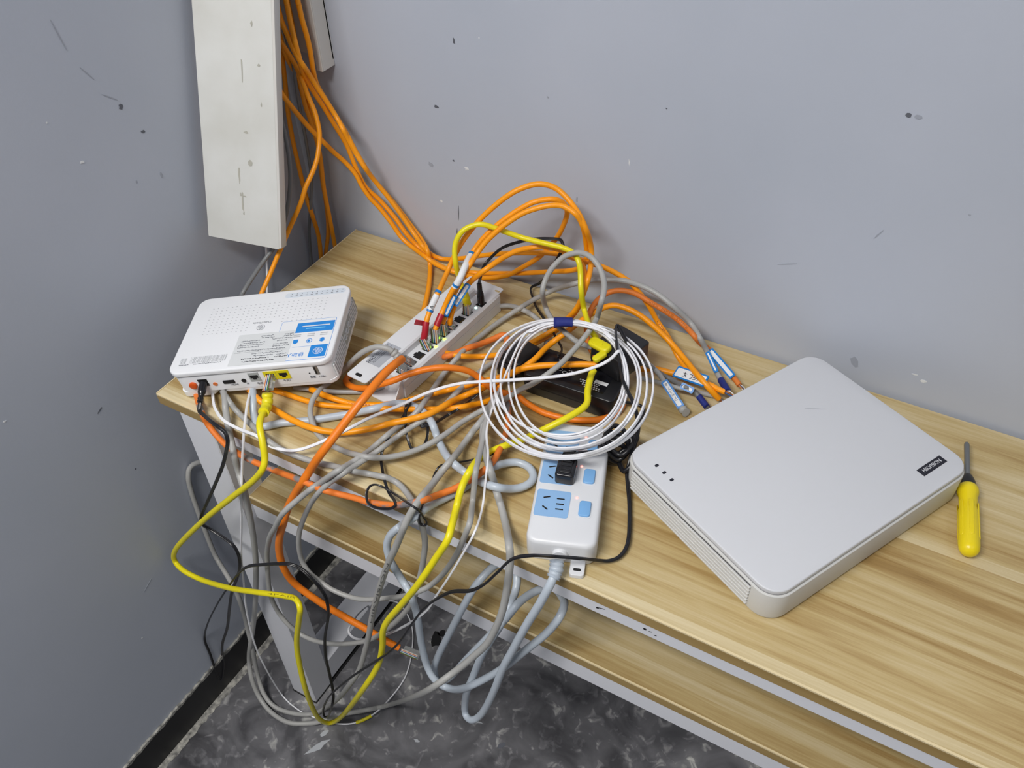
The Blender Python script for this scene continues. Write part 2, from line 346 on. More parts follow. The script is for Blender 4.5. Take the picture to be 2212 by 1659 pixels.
for a in [('scuff_mark', 'scuff', .183, 1.05, .010, .006), ('scuff_mark', 'scuff', .221, 1.149, .004, .012), ('scuff_mark', 'scuff', .787, 1.168, .008, .006, 0, .1), ('scuff_mark', 'scuff_soft', .797, 1.168, .010, .006, 0, .1),
          ('scuff_mark', 'scuff_soft', .163, .955, .010, .010), ('paint_chip', 'paint_chip', .227, .965, .010, .007), ('paint_chip', 'paint_chip', .176, .897, .006, .006), ('paint_chip', 'paint_chip', .478, 1.037, .002, .012, .1),
          ('scuff_mark', 'scuff_soft', .811, .832, .010, .026, .3), ('paint_chip', 'paint_chip', .885, .840, .011, .004), ('paint_chip', 'paint_chip', .897, .834, .010, .007), ('scuff_mark', 'scuff_soft', .794, 1.023, .002, .018, -.5),
          ('scuff_mark', 'scuff', .206, .884, .002, .030, -.08, .2), ('scuff_mark', 'scuff', .200, .845, .002, .026, -.1, .2), ('scuff_mark', 'scuff', .193, .812, .012, .002, .5, .2), ('paint_chip', 'paint_chip', .54, .806, .004, .012),
          ('scuff_mark', 'scuff_soft', .877, 1.072, .004, .003), ('scuff_mark', 'scuff', .521, 1.119, .003, .002), ('scuff_mark', 'scuff', .205, .972, .004, .004), ('scuff_mark', 'scuff_soft', .405, .962, .003, .010), ('scuff_mark', 'scuff_soft', .70, .95, .03, .0015, .35, .1),
          ('scuff_mark', 'scuff_soft', .36, 1.10, .003, .003), ('paint_chip', 'paint_chip', .26, 1.16, .003, .002)]: wall_mark(wb, *a)
for a in [('scuff_mark', 'scuff', -.294, 1.118, .008, .008), ('scuff_mark', 'scuff_soft', -.304, 1.135, .002, .030, .9, .2), ('scuff_mark', 'scuff_soft', -.322, 1.172, .002, .030, .55, .2), ('scuff_mark', 'scuff_soft', -.34, 1.225, .002, .05, .15, .2), ('scuff_mark', 'scuff', -.275, 1.076, .008, .005, -.4), ('paint_chip', 'paint_chip', -.372, 1.08, .008, .006),
          ('paint_chip', 'paint_chip', -.395, 1.142, .003, .003), ('scuff_mark', 'scuff', -.492, .753, .012, .003, .5), ('paint_chip', 'paint_chip', -.606, .835, .006, .003), ('paint_chip', 'paint_chip', -.60, .31, .003, .003), ('scuff_mark', 'scuff_soft', -.55, .40, .03, .0015, .5, .1),
          ('scuff_mark', 'scuff_soft', -.27, 1.01, .004, .012), ('scuff_mark', 'scuff_soft', -.31, 1.02, .003, .006), ('scuff_mark', 'scuff', -.482, .62, .003, .003)]: wall_mark(wl, *a)

for (x, y, w_, h_, a_, m_) in [(0.1496,-0.5187,0.01,0.045,-0.5,'floor_scrape'),(0.1421,-0.4955,0.008,0.02,-0.4,'floor_scrape'),(0.2206,-0.2276,0.02,0.03,0.6,'hole_black'),(0.2234,-0.2091,0.016,0.012,0.3,'hole_black'),(0.3846,-0.3367,0.02,0.004,0.4,'floor_scrape'),(0.3040,-0.4218,0.012,0.005,0.2,'floor_scrape'),(0.4494,-0.3520,0.016,0.01,0.8,'scuff')]:
    o = link('floor_mark', poly_me(blot(w_, h_, 11, .4, a_), 0, .0004), m_, fl); o.location = (x, y, .0001)
# open wall trunking in the corner on the back wall
t = thing('wall_trunking', 'white open plastic cable trunking on back wall in the top corner', 'trunking', (-.02, 0, 1.088))
box('base_plate', 'pvc_white', t, -.060, .030, -.003, 0, 0, .75)
box('side_lip', 'pvc_white', t, .026, .030, -.026, 0, -.010, .75, .0008, 1)
box('side_lip', 'pvc_white', t, -.060, -.057, -.022, 0, 0, .75, .0008, 1)
box('lip_rim', 'pvc_white', t, .019, .030, -.0285, -.026, -.010, .75, .0008, 1)

# loose trunking cover hanging in front of the corner
def panel():
    L_, R_, U = Vector((-0.07400,-0.24016,0.89947)), Vector((0.03674,-0.21415,0.89396)), Vector((-0.01888,0.28359,0.95876))
    t = thing('trunking_cover', 'long white trunking cover hanging loose, grimy, left of orange cables', 'cover', L_.lerp(R_, .5))
    x = (R_-L_).normalized(); z = U.normalized(); y = z.cross(x).normalized(); x = y.cross(z); w = (R_-L_).length
    t.matrix_world = Matrix.LocRotScale(L_.lerp(R_, .5), Matrix((x, y, z)).transposed().to_quaternion(), None)
    link('cover_face', box_me(-w/2, w/2, 0, .003, 0, .70, .0012, 2), 'white_pvc_dusty', t)
    link('cover_lip', box_me(w/2-.004, w/2+.0035, .0006, .016, .002, .70, .001, 2), 'pvc_white', t)
    link('cover_lip', box_me(-w/2, -w/2+.003, .003, .016, .002, .70, .001, 2), 'pvc_white', t)
    for (u, v, a, b) in ((.15, .12, .006, .010), (.12, .16, .008, .004), (.02, .06, .003, .03), (-.01, .10, .003, .02), (.03, .045, .002, .004), (.0, .072, .002, .005), (.25, .30, .003, .008), (.30, .42, .003, .006), (.28, .36, .005, .002), (-.28, .40, .004, .003), (.1, .24, .002, .03), (.32, .25, .004, .004), (.33, .20, .002, .006), (.05, .07, .006, .002)):
        o = link('grime_spot', poly_me(blot(a, b, 8, .4), 0, .0003), 'grime', t); o.matrix_local = Matrix.Translation((u*w, -.0002, v)) @ Matrix.Rotation(R(90), 4, 'X')
panel()

# ---------------------------------------------------------------- desk
def desk():
    d = thing('desk', 'wood laminate desk with white steel frame and lower shelf', 'desk', (0, -.455, 0)); f = .455; Lx = 1.45
    top = box('tabletop', 'wood_laminate', d, 0, Lx, 0, f-.0055, ZT-.018, ZT-.0004, .0012, 1)
    box('edge_band', 'edge_band', top, .0008, Lx-.001, -.0010, .0006, ZT-.0175, ZT-.0022)
    box('edge_trim', 'edge_pale', top, .0008, Lx-.001, -.0012, .0014, ZT-.0022, ZT)
    box('edge_trim', 'edge_pale', top, -.0008, .0006, .0005, f-.0065, ZT-.0022, ZT)
    box('front_rail', 'white_steel', d, .089, Lx-.089, .002, .026, ZT-.0425, ZT-.0185, .001, 1)
    box('rear_rail', 'white_steel', d, .089, Lx-.089, f-.04, f-.016, ZT-.0425, ZT-.0185, .001, 1)
    for x0 in (.0335, Lx-.0905):
        x1 = x0+.057
        box('leg', 'white_steel', d, x0, x1, .0008, .050, .0, ZT-.0185, .0015, 1)
        box('leg', 'white_steel', d, x0, x1, f-.062, f-.014, .0, ZT-.0185, .0015, 1)
        box('bottom_rail', 'white_steel', d, x0, x1, .050, f-.062, .012, .074, .0015, 1)
        box('gap_shadow_strip', 'rubber_gap_black', d, x0-.001, x1+.001, -.0006, f-.0135, -.0, .004)  # black strip standing in for the gap and shadow under the frame
        box('top_rail', 'white_steel', d, x0, x1, .050, f-.062, ZT-.0425, ZT-.0185, .0015, 1)
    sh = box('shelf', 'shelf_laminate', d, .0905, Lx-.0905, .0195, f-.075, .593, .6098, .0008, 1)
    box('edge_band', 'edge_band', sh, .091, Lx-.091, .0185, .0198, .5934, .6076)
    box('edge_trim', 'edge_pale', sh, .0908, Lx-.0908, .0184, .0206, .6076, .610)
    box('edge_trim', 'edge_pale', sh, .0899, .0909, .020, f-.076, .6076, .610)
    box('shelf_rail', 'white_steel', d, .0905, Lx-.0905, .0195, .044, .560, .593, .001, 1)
    box('shelf_rail', 'white_steel', d, .0905, Lx-.0905, f-.11, f-.086, .560, .593, .001, 1)
    for (u, z, w, h) in ((.664, .7675, .012, .0012), (.660, .7655, .004, .003), (.716, .7660, .004, .0035), (.722, .7662, .004, .001), (.728, .7632, .003, .001)):
        o = link('paint_nick', poly_me(blot(w, h, 7, .3, .3), 0, .0003), 'hole_black', d); o.matrix_local = Matrix.Translation((u, .0018, z)) @ Matrix.Rotation(R(90), 4, 'X')
desk()

# ---------------------------------------------------------------- video recorder
def recorder():
    t = thing('video_recorder', 'flat white video recorder with rounded corners lying on the desk', 'recorder', (.7948, -.2156, ZT+.0004), (0, 0, 1.0937)); w, d = .3132, .2401
    link('base', slab_me(w+.002, d+.002, .025, .0012, .0412, .0010, .003), 'recorder_side', t)
    link('seam', slab_me(w-.0030, d-.0030, .0225, .0412, .0428), 'seam_grey', t)
    lid = link('lid', slab_me(w-.0026, d-.0026, .0227, .0428, .048, .0016, .0003), 'recorder_white', t)
    for x in (-1, 1):
        for y in (-1, 1): link('foot', cyl_me((x*.12, y*.09, 0), (x*.12, y*.09, .0015), .008), 'rubber_gap_black', t)
    x0 = -w/2-.001
    box('vent_recess', 'seam_dark', t, x0-.0004, x0+.002, -d/2+.030, d/2-.022, .006, .039)
    for k in range(6): box('vent_slat', 'recorder_side', t, x0-.0026, x0+.0004, -d/2+.029, d/2-.021, .0070+k*.0055, .0070+k*.0055+.0027, .0006, 1)
    for y in (.0827, .0697, .0568): link('indicator_hole', slab_me(.005, .0036, .0016, .0478, .0482, n=4, cx=-.1372, cy=y), 'label_navy', lid)
    p = link('nameplate', slab_me(.0395, .0108, .0003, .0479, .0484, n=2, cx=.117, cy=-.0932), 'label_navy', lid)
    text('lettering', 'ink_white', p, 'HIKVISION', .0072, (.117, -.0932, .0485), sx=.88)
    o = link('scratch', poly_me(blot(.028, .0012, 9, .3, .1), .0480, .04815), 'label_silver', lid); o.location = (.078, .045, 0); o.rotation_euler = (0, 0, -.75)
recorder()

# ---------------------------------------------------------------- optical router, propped up on the cables beneath
def router():
    t = thing('home_gateway', 'white home gateway box with blue sticker, tilted on cables at desk corner', 'router', (.108, -.3316, .8178)); w, d, h = .226, .1503, .0469
    Mx = Matrix.Rotation(.4445, 4, 'Z') @ Matrix.Rotation(-.1466, 4, 'Y') @ Matrix.Rotation(.0566, 4, 'X'); Mx.translation = t.location; t.matrix_world = Mx
    # lower body with a finger notch in the front bottom rim
    body = link('body', slab_me(w-.004, d-.004, .016, .0095, .0383, .0012, 0, 6), 'white_plastic', t)
    link('seam', slab_me(w-.008, d-.008, .014, .0383, .0398), 'white_plastic_matt', t)
    lid = link('lid', slab_me(w, d, .016, .0398, h, .0022, .001, 6), 'white_plastic', t)
    link('base_skirt', slab_me(.050, d-.005, .010, .0, .0096, 0, .0015, 5, -w/2+.027), 'white_plastic', t)
    link('base_skirt', slab_me(w-.062, d-.005, .012, .0035, .0096, 0, .0015, 5, .0285), 'white_plastic', t)
    yf = -d/2+.0018
    for k in range(11): box('vent_slot', 'hole_black', lid, -.092+k*.0178, -.082+k*.0178, yf+.0003, yf+.004, .0384, .0397)
    # front panel
    link('power_button', lathe_me([(-.002, .0001), (-.002, .0054), (.002, .0054), (.0026, .0045), (.0026, .0001)]), 'button_orange', t).matrix_local = Matrix.Translation((-.0858, yf-.0005, .0225)) @ Matrix.Rotation(R(-90), 4, 'Z')
    box('power_socket', 'hole_black', t, -.0765, -.0635, yf-.0006, yf+.004, .0195, .0315)
    link('status_light', cyl_me((-.0551, yf-.0006, .0212), (-.0551, yf+.003, .0212), .0031), 'wire_orange', t)
    link('hdmi_port', slab_me(.0165, .0055, .0012, 0, .002, n=3), 'hole_black', t).matrix_local = Matrix.Translation((-.0349, yf+.0012, .0232)) @ Matrix.Rotation(R(90), 4, 'X')
    link('remote_socket', cyl_me((-.0140, yf-.0006, .0230), (-.0140, yf+.003, .0230), .0033), 'hole_black', t)
    def jack(x, m, wd=.0172, z=.0280):
        j = box('jack', m, t, x-wd/2, x+wd/2, yf-.0006, yf+.004, z-.0076, z+.0076)
        P = [(-.0055, -.0035), (.0055, -.0035), (.0055, .0015), (.0025, .0015), (.0025, .0042), (-.0025, .0042), (-.0025, .0015), (-.0055, .0015)]
        o = link('jack_hole', poly_me([(a, -b) for a, b in P], 0, .0004), 'hole_black', j); o.matrix_local = Matrix.Translation((x, yf-.0005, z)) @ Matrix.Rotation(R(90), 4, 'X')
    jack(.0029, 'port_grey', .0145); jack(.0252, 'port_yellow'); jack(.0430, 'port_yellow')
    link('reset_hole', cyl_me((.0782, yf-.0005, .0262), (.0782, yf+.002, .0262), .0010, n=8), 'hole_black', t)
    u = box('usb_port', 'steel', t, .0861, .0919, yf-.0006, yf+.004, .0235, .0372); box('usb_hole', 'hole_black', u, .0869, .0888, yf-.0009, yf, .0243, .0364)
    rx = (R(90), 0, 0)
    for (s, x, z, sz) in (('HDMI', -.0290, .0172, .0042), ('IR', -.0105, .0172, .0042), ('\u7535\u8bdd', .0060, .0158, .0042), ('\u5343\u51461', .0440, .0168, .0042), ('\u91cd\u7f6e', .0805, .0190, .0040), ('USB1', .0935, .0190, .0042)): text('port_lettering', 'ink_grey', t, s, sz, (x, yf-.0003, z), rx)
    # ribbed right-hand end
    xr = w/2-.002
    box('rib_recess', 'port_grey', t, xr-.003, xr+.00015, -.0655, .0655, .010, .031)
    for y in [(-.066+.0052*k) for k in range(25)]:
        if -.012 < y < .030: continue
        box('rib', 'white_plastic_matt', t, xr-.001, xr+.0011, y-.0014, y+.0014, .0098, .0312, .0004, 1)
    for k in range(3):
        o = link('embossed_ring', rings_me([[(.0042*math.cos(a)*s, .0042*math.sin(a)*s, zz) for a in [2*math.pi*i/18 for i in range(18)]] for s, zz in ((.72, 0), (.74, .0011), (.98, .0011), (1, 0))], False, False), 'white_plastic_matt', t); o.matrix_local = Matrix.Translation((xr, -.006+k*.013, .0215)) @ Matrix.Rotation(R(90), 4, 'Y')
        box('embossed_bar', 'white_plastic_matt', t, xr-.0005, xr+.0011, .0002+k*.013, .0016+k*.013, .0165, .0265)
    # perforated dash field on the lid
    bm = bmesh.new()
    for r_ in range(10):
        y = .0500-r_*.0058
        for c in range(25):
            x = -.085+c*.0070+(.0000)
            if -.022 < x < .022 and y < .020 and y > -.004: continue
            if x > .026 and y < .008: continue
            vs = [bm.verts.new((x+a, y+b, h+.00012)) for a, b in ((-.0008, -.0003), (.0008, -.0003), (.0010, .0003), (-.0010, .0003))]; bm.faces.new(vs)
    me = bpy.data.meshes.new('dashes'); bm.to_mesh(me); bm.free(); o = link('vent_dashes', me, 'ink_grey', lid); o['kind'] = 'stuff'
    z = h
    st = link('indicator_strip', slab_me(.088, .0105, .005, z, z+.0002, n=5, cx=.0624, cy=.0625), 'panel_pale', lid)
    for k in range(11): box('indicator_mark', 'ink_grey', st, .0265+k*.0074, .0295+k*.0074, .0600, .0612, z+.0002, z+.00028); box('indicator_mark', 'ink_grey', st, .0275+k*.0074, .0287+k*.0074, .0640, .0656, z+.0002, z+.00028)
    UP = (0, 0, math.pi)
    text('lettering', 'ink_grey', lid, 'China Mobile', .0050, (-.002, .0112, z+.0001), UP)
    def mobile_logo(parent, m, x, y, s, zz):
        o = link('emblem', rings_me([[(q*s*math.cos(a), q*s*.94*math.sin(a), zz+e) for a in [2*math.pi*i/22 for i in range(22)]] for q, e in ((.88, 0), (.88, .0001), (1, .0001), (1, 0))], False, False), m, parent, (x, y, 0))
        for k in (-1.5, -.5, .5, 1.5):
            b_ = box('emblem_stripe', m, o, -s*.62*(1-.12*abs(k)), s*.62*(1-.12*abs(k)), k*s*.34-s*.07, k*s*.34+s*.07, zz, zz+.0001); b_.rotation_euler = (0, 0, .5)
    mobile_logo(lid, 'ink_grey', -.0014, .0015, .0058, z+.00005)
    sk = link('sticker', slab_me(.0775, .0770, .003, z, z+.00015, n=4, cx=.0672, cy=-.0307), 'mobile_blue', lid)
    link('sticker_face', slab_me(.0765, .0760, .0027, z+.00015, z+.0002, n=4, cx=.0672, cy=-.0307), 'label_white', sk)
    link('sticker_band', slab_me(.0525, .0190, .0008, z+.0002, z+.00026, n=2, cx=.0785, cy=-.0077), 'mobile_blue', sk)
    q = link('sticker_square', slab_me(.0232, .0222, .0012, z+.0002, z+.00026, n=2, cx=.0925, cy=-.0547), 'mobile_blue', sk)
    mobile_logo(q, 'label_white', .0925, -.0547, .0066, z+.0003)
    text('lettering', 'mobile_blue', sk, '\u79fb\u52a8\u4eba', .0082, (.0622, -.0583, z+.00026), UP)
    box('print_line', 'ink_white', sk, .060, .099, -.0064, -.0044, z+.00027, z+.0003); box('print_line', 'pale_cyan', sk, .066, .093, -.0110, -.0092, z+.00027, z+.0003)
    box('print_rule', 'mobile_blue', sk, .055, .0805, -.0447, -.0443, z+.0002, z+.00026)
    # three small service icons
    link('icon', poly_me([(.0535, -.0302), (.0605, -.0302), (.0605, -.0360), (.0570, -.0388), (.0535, -.0360)], z+.0002, z+.00027), 'mobile_blue', sk)
    link('icon', rings_me([[(.0761+q*math.cos(a), -.0343+q*math.sin(a), z+e) for a in [2*math.pi*i/20 for i in range(20)]] for q, e in ((.0033, .0002), (.0033, .00027), (.0042, .00027), (.0042, .0002))], False, False), 'mobile_blue', sk)
    link('icon', cyl_me((.0755, -.0343, z+.0002), (.0755, -.0343, z+.00027), .0022, n=12), 'mobile_blue', sk)
    for k in range(3): link('icon', poly_me([(.0939-.0040, -.0340-.002*k+.002), (.0939, -.0362-.002*k+.002), (.0939+.0040, -.0340-.002*k+.002), (.0939, -.0318-.002*k+.002)], z+.0002+.00002*k, z+.00026+.00002*k), 'mobile_blue', sk)
    for x in (.0570, .0761, .0939):
        for y in (-.0212, -.0246): box('print_line', 'ink_faint', sk, x-.0050, x+.0050, y-.0009, y+.0009, z+.0002, z+.00026)
    # clear certificate film with rows of small print
    fm = link('certificate_film', slab_me(.0800, .0585, .001, z+.0003, z+.0004, n=3, cx=.0120, cy=-.0405), 'label_film', lid)
    rows = [(-.017, .038, .049), (-.017, .005, .022), (-.0205, .036, .050), (-.0205, .006, .024), (-.0245, .022, .050), (-.0245, -.022, .004), (-.0285, .030, .044), (-.0285, -.022, .012), (-.0325, -.024, .012), (-.0365, -.024, .006), (-.0345, .026, .046), (-.0385, .026, .048), (-.0435, -.022, .044), (-.0500, .000, .044), (-.0545, .004, .030), (-.0545, .036, .049), (-.0590, -.012, .026), (-.0640, -.010, .034), (-.0590, .034, .050)]
    for (y, x0, x1) in rows:
        bm = bmesh.new(); x = x0
        while x < x1:
            wd = random.uniform(.0008, .0019)
            for _ in range(2):
                yy = y+random.uniform(-.0008, .0008); hh = random.uniform(.0003, .0007); xa = x+random.uniform(0, .0005)
                bm.faces.new([bm.verts.new(v) for v in ((xa, yy-hh, z+.00045), (xa+wd, yy-hh, z+.00045), (xa+wd, yy+hh, z+.00045), (xa, yy+hh, z+.00045))])
            x += wd+.0006
        me = bpy.data.meshes.new('print'); bm.to_mesh(me); bm.free(); link('small_print', me, 'ink_dark' if y < -.056 else 'ink_grey', fm)
    box('print_rule', 'ink_grey', fm, -.026, .048, -.0467, -.0464, z+.0004, z+.00046)
    def bars(x0, x1, y0, y1):
        bm = bmesh.new(); x = x0
        while x < x1:
            wd = random.choice((.0004, .0006, .0011)); bm.faces.new([bm.verts.new(v) for v in ((x, y0, z+.00012), (x+wd, y0, z+.00012), (x+wd, y1, z+.00012), (x, y1, z+.00012))]); x += wd+random.choice((.0005, .0008, .0014))
        me = bpy.data.meshes.new('bars'); bm.to_mesh(me); bm.free(); return link('barcode', me, 'ink_faint', lid)
    bars(-.086, -.036, -.0575, -.0455); bars(-.100, -.091, -.0575, -.0470)
    for x0, x1 in ((-.100, -.086), (-.079, -.040)):
        bm = bmesh.new(); x = x0
        while x < x1:
            wd = random.uniform(.0010, .0020); yy = -.0595+random.uniform(-.0005, .0005); bm.faces.new([bm.verts.new(v) for v in ((x, yy-.0007, z+.00012), (x+wd, yy-.0007, z+.00012), (x+wd, yy+.0007, z+.00012), (x, yy+.0007, z+.00012))]); x += wd+.0007
        me = bpy.data.meshes.new('print'); bm.to_mesh(me); bm.free(); link('small_print', me, 'ink_grey', lid)
router()

# ---------------------------------------------------------------- network switch (ports up) with mounting plate
SWO, SWA = Vector((.3069, -.3035, ZT+.0004)), R(85.1)
SW_M = Matrix.Translation(SWO) @ Matrix.Rotation(SWA, 4, 'Z')
PORT_U = [.014+.0181*k for k in range(9)]
def sw_world(u, v, z): return SW_M @ Vector((u, v, z))
def switch():
    t = thing('network_switch', 'white metal network switch lying ports up beside the router', 'network switch', SWO, (0, 0, SWA))
    zp, zt, Lb = .031, .0425, .2195
    P = [(0, 0), (.004, zp-.004), (.0055, zp), (.028, zp), (.028, zp), (.028, 0)]
    def extr(P, u0, u1, name, m): return link(name, rings_me([[(u, y, z) for y, z in P] for u in (u0, u1)], smooth=20), m, t)
    extr([(0, 0), (0, .0165), (.0018, .0168), (.0018, .0172), (0, .0175), (0, zp-.003), (.003, zp), (.029, zp), (.029, 0)], 0, Lb, 'port_housing', 'white_metal_coat')
    link('seam', box_me(.001, Lb-.001, .0004, .003, .0164, .0176), 'seam_grey', t)
    extr([(.029, 0), (.029, zt-.002), (.031, zt), (.062, zt), (.064, zt-.002), (.064, 0)], -.004, .199, 'rear_housing', 'white_metal_coat')
    link('mounting_plate', slab_me(.046, .0335, .004, zt-.0017, zt-.0003, n=4, cx=-.0165, cy=.0462), 'white_metal_coat', t)
    link('slot_hole', slab_me(.0052, .0105, .0026, zt-.0003, zt-.0001, n=5, cx=-.0315, cy=.0480), 'hole_black', t)
    link('base_flange', slab_me(.026, .050, .004, .0, .0016, n=4, cx=-.010, cy=.028), 'white_metal_coat', t)
    link('end_gusset', rings_me([[(-.001, .0025, 0), (-.001, .0025, zp), (-.024, .0025, 0)], [(-.001, .0040, 0), (-.001, .0040, zp), (-.024, .0040, 0)]], smooth=10), 'white_metal_coat', t)
    link('rear_flange', slab_me(.030, .062, .004, zp-.0018, zp-.0004, n=4, cx=.218, cy=.033), 'white_metal_coat', t)
    link('flange_slot', slab_me(.0035, .0085, .0017, zp-.0005, zp-.0002, n=4, cx=.2235, cy=.0075), 'wood_laminate', t)
    for u in PORT_U:
        p = box('port', 'hole_black', t, u-.0066, u+.0066, .0080, .0200, zp-.0008, zp+.00025)
        box('port_notch', 'hole_black', p, u-.003, u+.003, .0200, .0222, zp-.0008, zp+.00025)
        for k in range(5): box('contact', 'gold', p, u-.0042+k*.0019, u-.0036+k*.0019, .0088, .0100, zp+.0002, zp+.0004)
    box('power_inlet', 'hole_black', t, .1800, .1925, .0040, .0150, zp, zp+.0003)
    link('power_light', cyl_me((.1745, .0105, zp), (.1745, .0105, zp+.0006), .0021, n=12), 'led_mint', t)
    link('reset_hole', cyl_me((.1690, .0135, zp), (.1690, .0135, zp+.0004), .0007, n=8), 'hole_black', t)
    for u in (PORT_U[3]+.006, PORT_U[4]+.007): link('link_light', box_me(u, u+.0036, .0050, .0075, zp, zp+.0012), 'led_green', t)
    lb = link('type_label', slab_me(.046, .0235, .0008, zt, zt+.0002, n=2, cx=.016, cy=.0463), 'label_silver', t)
    text('lettering', 'ink_dark', lb, 'H3C', .0070, (-.0005, .0535, zt+.0003), (0, 0, 0), 1.1)
    for k, (x0, x1, y) in enumerate(((.010, .036, .0550), (.010, .030, .0525), (-.004, .036, .0490), (-.004, .024, .0468))): box('print_line', 'ink_grey', lb, x0, x1, y-.0005, y+.0005, zt+.0002, zt+.0003)
switch()

# ---------------------------------------------------------------- power strip
STRIP_M = Matrix.Translation((.5755, -.3531, ZT+.0004)) @ Matrix.Rotation(.3437, 4, 'Z')
def power_strip():
    t = thing('power_strip', 'white three-gang power strip with blue sockets at front of desk', 'power strip', (.5755, -.3531, ZT+.0004), (0, 0, .3437)); w, d, h = .0778, .1821, .0332
    link('body', slab_me(w, d, .013, .0, h-.001, .0055, .001, 7), 'strip_white', t)
    for k, (y0, y1) in enumerate(((-.0562, -.0184), (-.0085, .0262), (.0390, .0760))):
        cy = (y0+y1)/2; pl = link('socket_plate', slab_me(.0385, y1-y0, .0030, h-.0012, h-.0004, n=4, cx=-.0160, cy=cy), 'socket_blue', t)
        for (x, y, a) in ((-.0234, cy+.0080, .30), (-.0235, cy-.0074, -.62)): pill('socket_slot', 'hole_black', pl, .0078, .0017, .0004, x, y, h-.0005, h-.0001, a)
        for y in (cy+.0074, cy-.0002, cy-.0075): pill('socket_slot', 'hole_black', pl, .0088, .0016, .0004, -.0075, y, h-.0005, h-.0001)
        ly = (-.0251, .0224, .0693)[k]
        link('indicator_light', lathe_me([(0, .0013), (.0006, .0013), (.001, .0006)], 12), 'led_red', t).matrix_local = Matrix.Translation((.0104, ly, h-.0012)) @ Matrix.Rotation(R(-90), 4, 'Y')
        sy = (-.0404, .0075, .0545)[k]
        sw = link('rocker_surround', slab_me(.0160, .0245, .004, h-.0014, h-.0006, n=5, cx=.0208, cy=sy), 'white_plastic_matt', t)
        link('rocker_switch', slab_me(.0132, .0215, .0034, h-.001, h+.0018, .0012, 0, 5, .0208, sy), 'switch_blue', sw)
    tab = link('mounting_tab', slab_me(.0165, .026, .004, .0, .0055, .001, 0, 5, .0200, -d/2-.006), 'strip_white', t)
    link('tab_slot', slab_me(.0085, .0034, .0016, .0053, .0058, n=5, cx=.0200, cy=-d/2-.0115), 'hole_black', tab)
    link('mounting_tab', slab_me(.0165, .018, .004, .0, .0055, .001, 0, 5, -.0250, d/2+.003), 'strip_white', t)
    link('cord_collar', lathe_me([(0, .0085), (.004, .0085), (.0055, .0075)], 20), 'strip_white', t).matrix_local = Matrix.Translation((.0000, -d/2+.0015, .0150)) @ Matrix.Rotation(R(-90), 4, 'Z')
power_strip()
def wall_plug():
    t = thing('power_plug', 'black moulded two-pin plug seated in the power strip', 'plug', STRIP_M @ Vector((-.0060, .0070, .0328)), (0, 0, .3437-.06))
    link('body', slab_me(.0225, .0300, .004, 0, .0150, .003, .0005, 5, 0, 0), 'black_gloss', t)
    link('grip', slab_me(.0130, .0200, .002, .0150, .0165, .0008, 0, 4, 0, -.001), 'black_plastic', t)
    for k in range(3): box('grip_ridge', 'black_gloss', t, -.0055, .0055, -.0075+k*.006, -.0055+k*.006, .0164, .0175, .0004, 1)
    link('neck', slab_me(.0150, .014, .003, .002, .0160, .003, 0, 5, .0005, .0195), 'black_plastic', t)
    for k in range(5): box('neck_ridge', 'black_gloss', t, -.0080+.001*k*.3, .0085-.001*k*.3, .0150+.0026*k, .0163+.0026*k, .003, .0172, .0005, 1)
wall_plug()

# ---------------------------------------------------------------- black power bricks and splitter box in the coil
def brick():
    t = thing('power_adapter', 'black laptop-style power brick with printed label inside white coil', 'power adapter', (.500, -.1870, ZT+.0004), (0, 0, R(2))); w, d, h = .128, .060, .032
    link('body', slab_me(w, d, .007, 0, h, .002, .001, 5), 'black_plastic', t)
    link('seam', slab_me(w+.0006, d+.0006, .0072, h*.42, h*.46, n=5), 'hole_black', t)
    link('label_recess', slab_me(.106, .044, .003, h, h+.0002, n=4, cx=-.006, cy=.001), 'black_gloss', t)
    for k, (x, y, a) in enumerate(((-.030, .014, 6), (-.026, .010, 5), (-.030, .006, 7), (-.010, .001, 4), (.010, -.008, 9), (.012, -.0115, 8), (.016, -.015, 8), (.020, -.018, 7))):
        for j in range(a): box('print_mark', 'ink_white', t, x+j*.0032-.0009, x+j*.0032+.0011, y-.0008, y+.0008, h+.0002, h+.0003)
    for x, y in ((-.031, -.001), (-.022, -.002), (-.014, -.005)):
        link('print_ring', rings_me([[(x+q*1.3*math.cos(a), y+q*math.sin(a), h+e) for a in [2*math.pi*i/18 for i in range(18)]] for q, e in ((.0022, .0002), (.0022, .0003), (.0027, .0003), (.0027, .0002))], False, False), 'ink_white', t)
    box('barcode_patch', 'label_white', t, .028, .046, -.006, .000, h+.0002, h+.0003)
brick()
def small_brick():
    t = thing('plug_adapter', 'small rounded black plug adapter beside the large power brick', 'power adapter', (.4120, -.1790, ZT+.0004), (0, 0, R(-12)))
    link('body', slab_me(.040, .052, .010, 0, .030, .008, .001, 6), 'black_plastic', t)
    link('end_cap', slab_me(.030, .010, .004, .004, .024, .003, 0, 4, 0, -.029), 'black_gloss', t)
    for j in range(2): box('print_mark', 'ink_white', t, .004+j*.003, .006+j*.003, -.018, -.0165, .030, .0301)
small_brick()
BOXM = Matrix.Translation((.5407, -.1424, ZT+.0328)) @ Matrix.Rotation(R(-17), 4, 'Z')
def splitter():
    t = thing('splitter_box', 'black box with network sockets resting on the power brick', 'splitter', (.5407, -.1424, ZT+.0328), (0, 0, R(-17))); 
    link('body', slab_me(.052, .058, .004, 0, .034, .0015, .0015, 5), 'black_plastic', t)
    for y in (.017, -.001, -.019):
        p = box('socket', 'hole_black', t, -.0264, -.024, y-.007, y+.007, .009, .023); box('shield', 'gold', p, -.0267, -.024, y-.0078, y-.007, .008, .024); box('shield', 'gold', p, -.0267, -.024, y-.0078, y+.0078, .0232, .0240)
splitter()

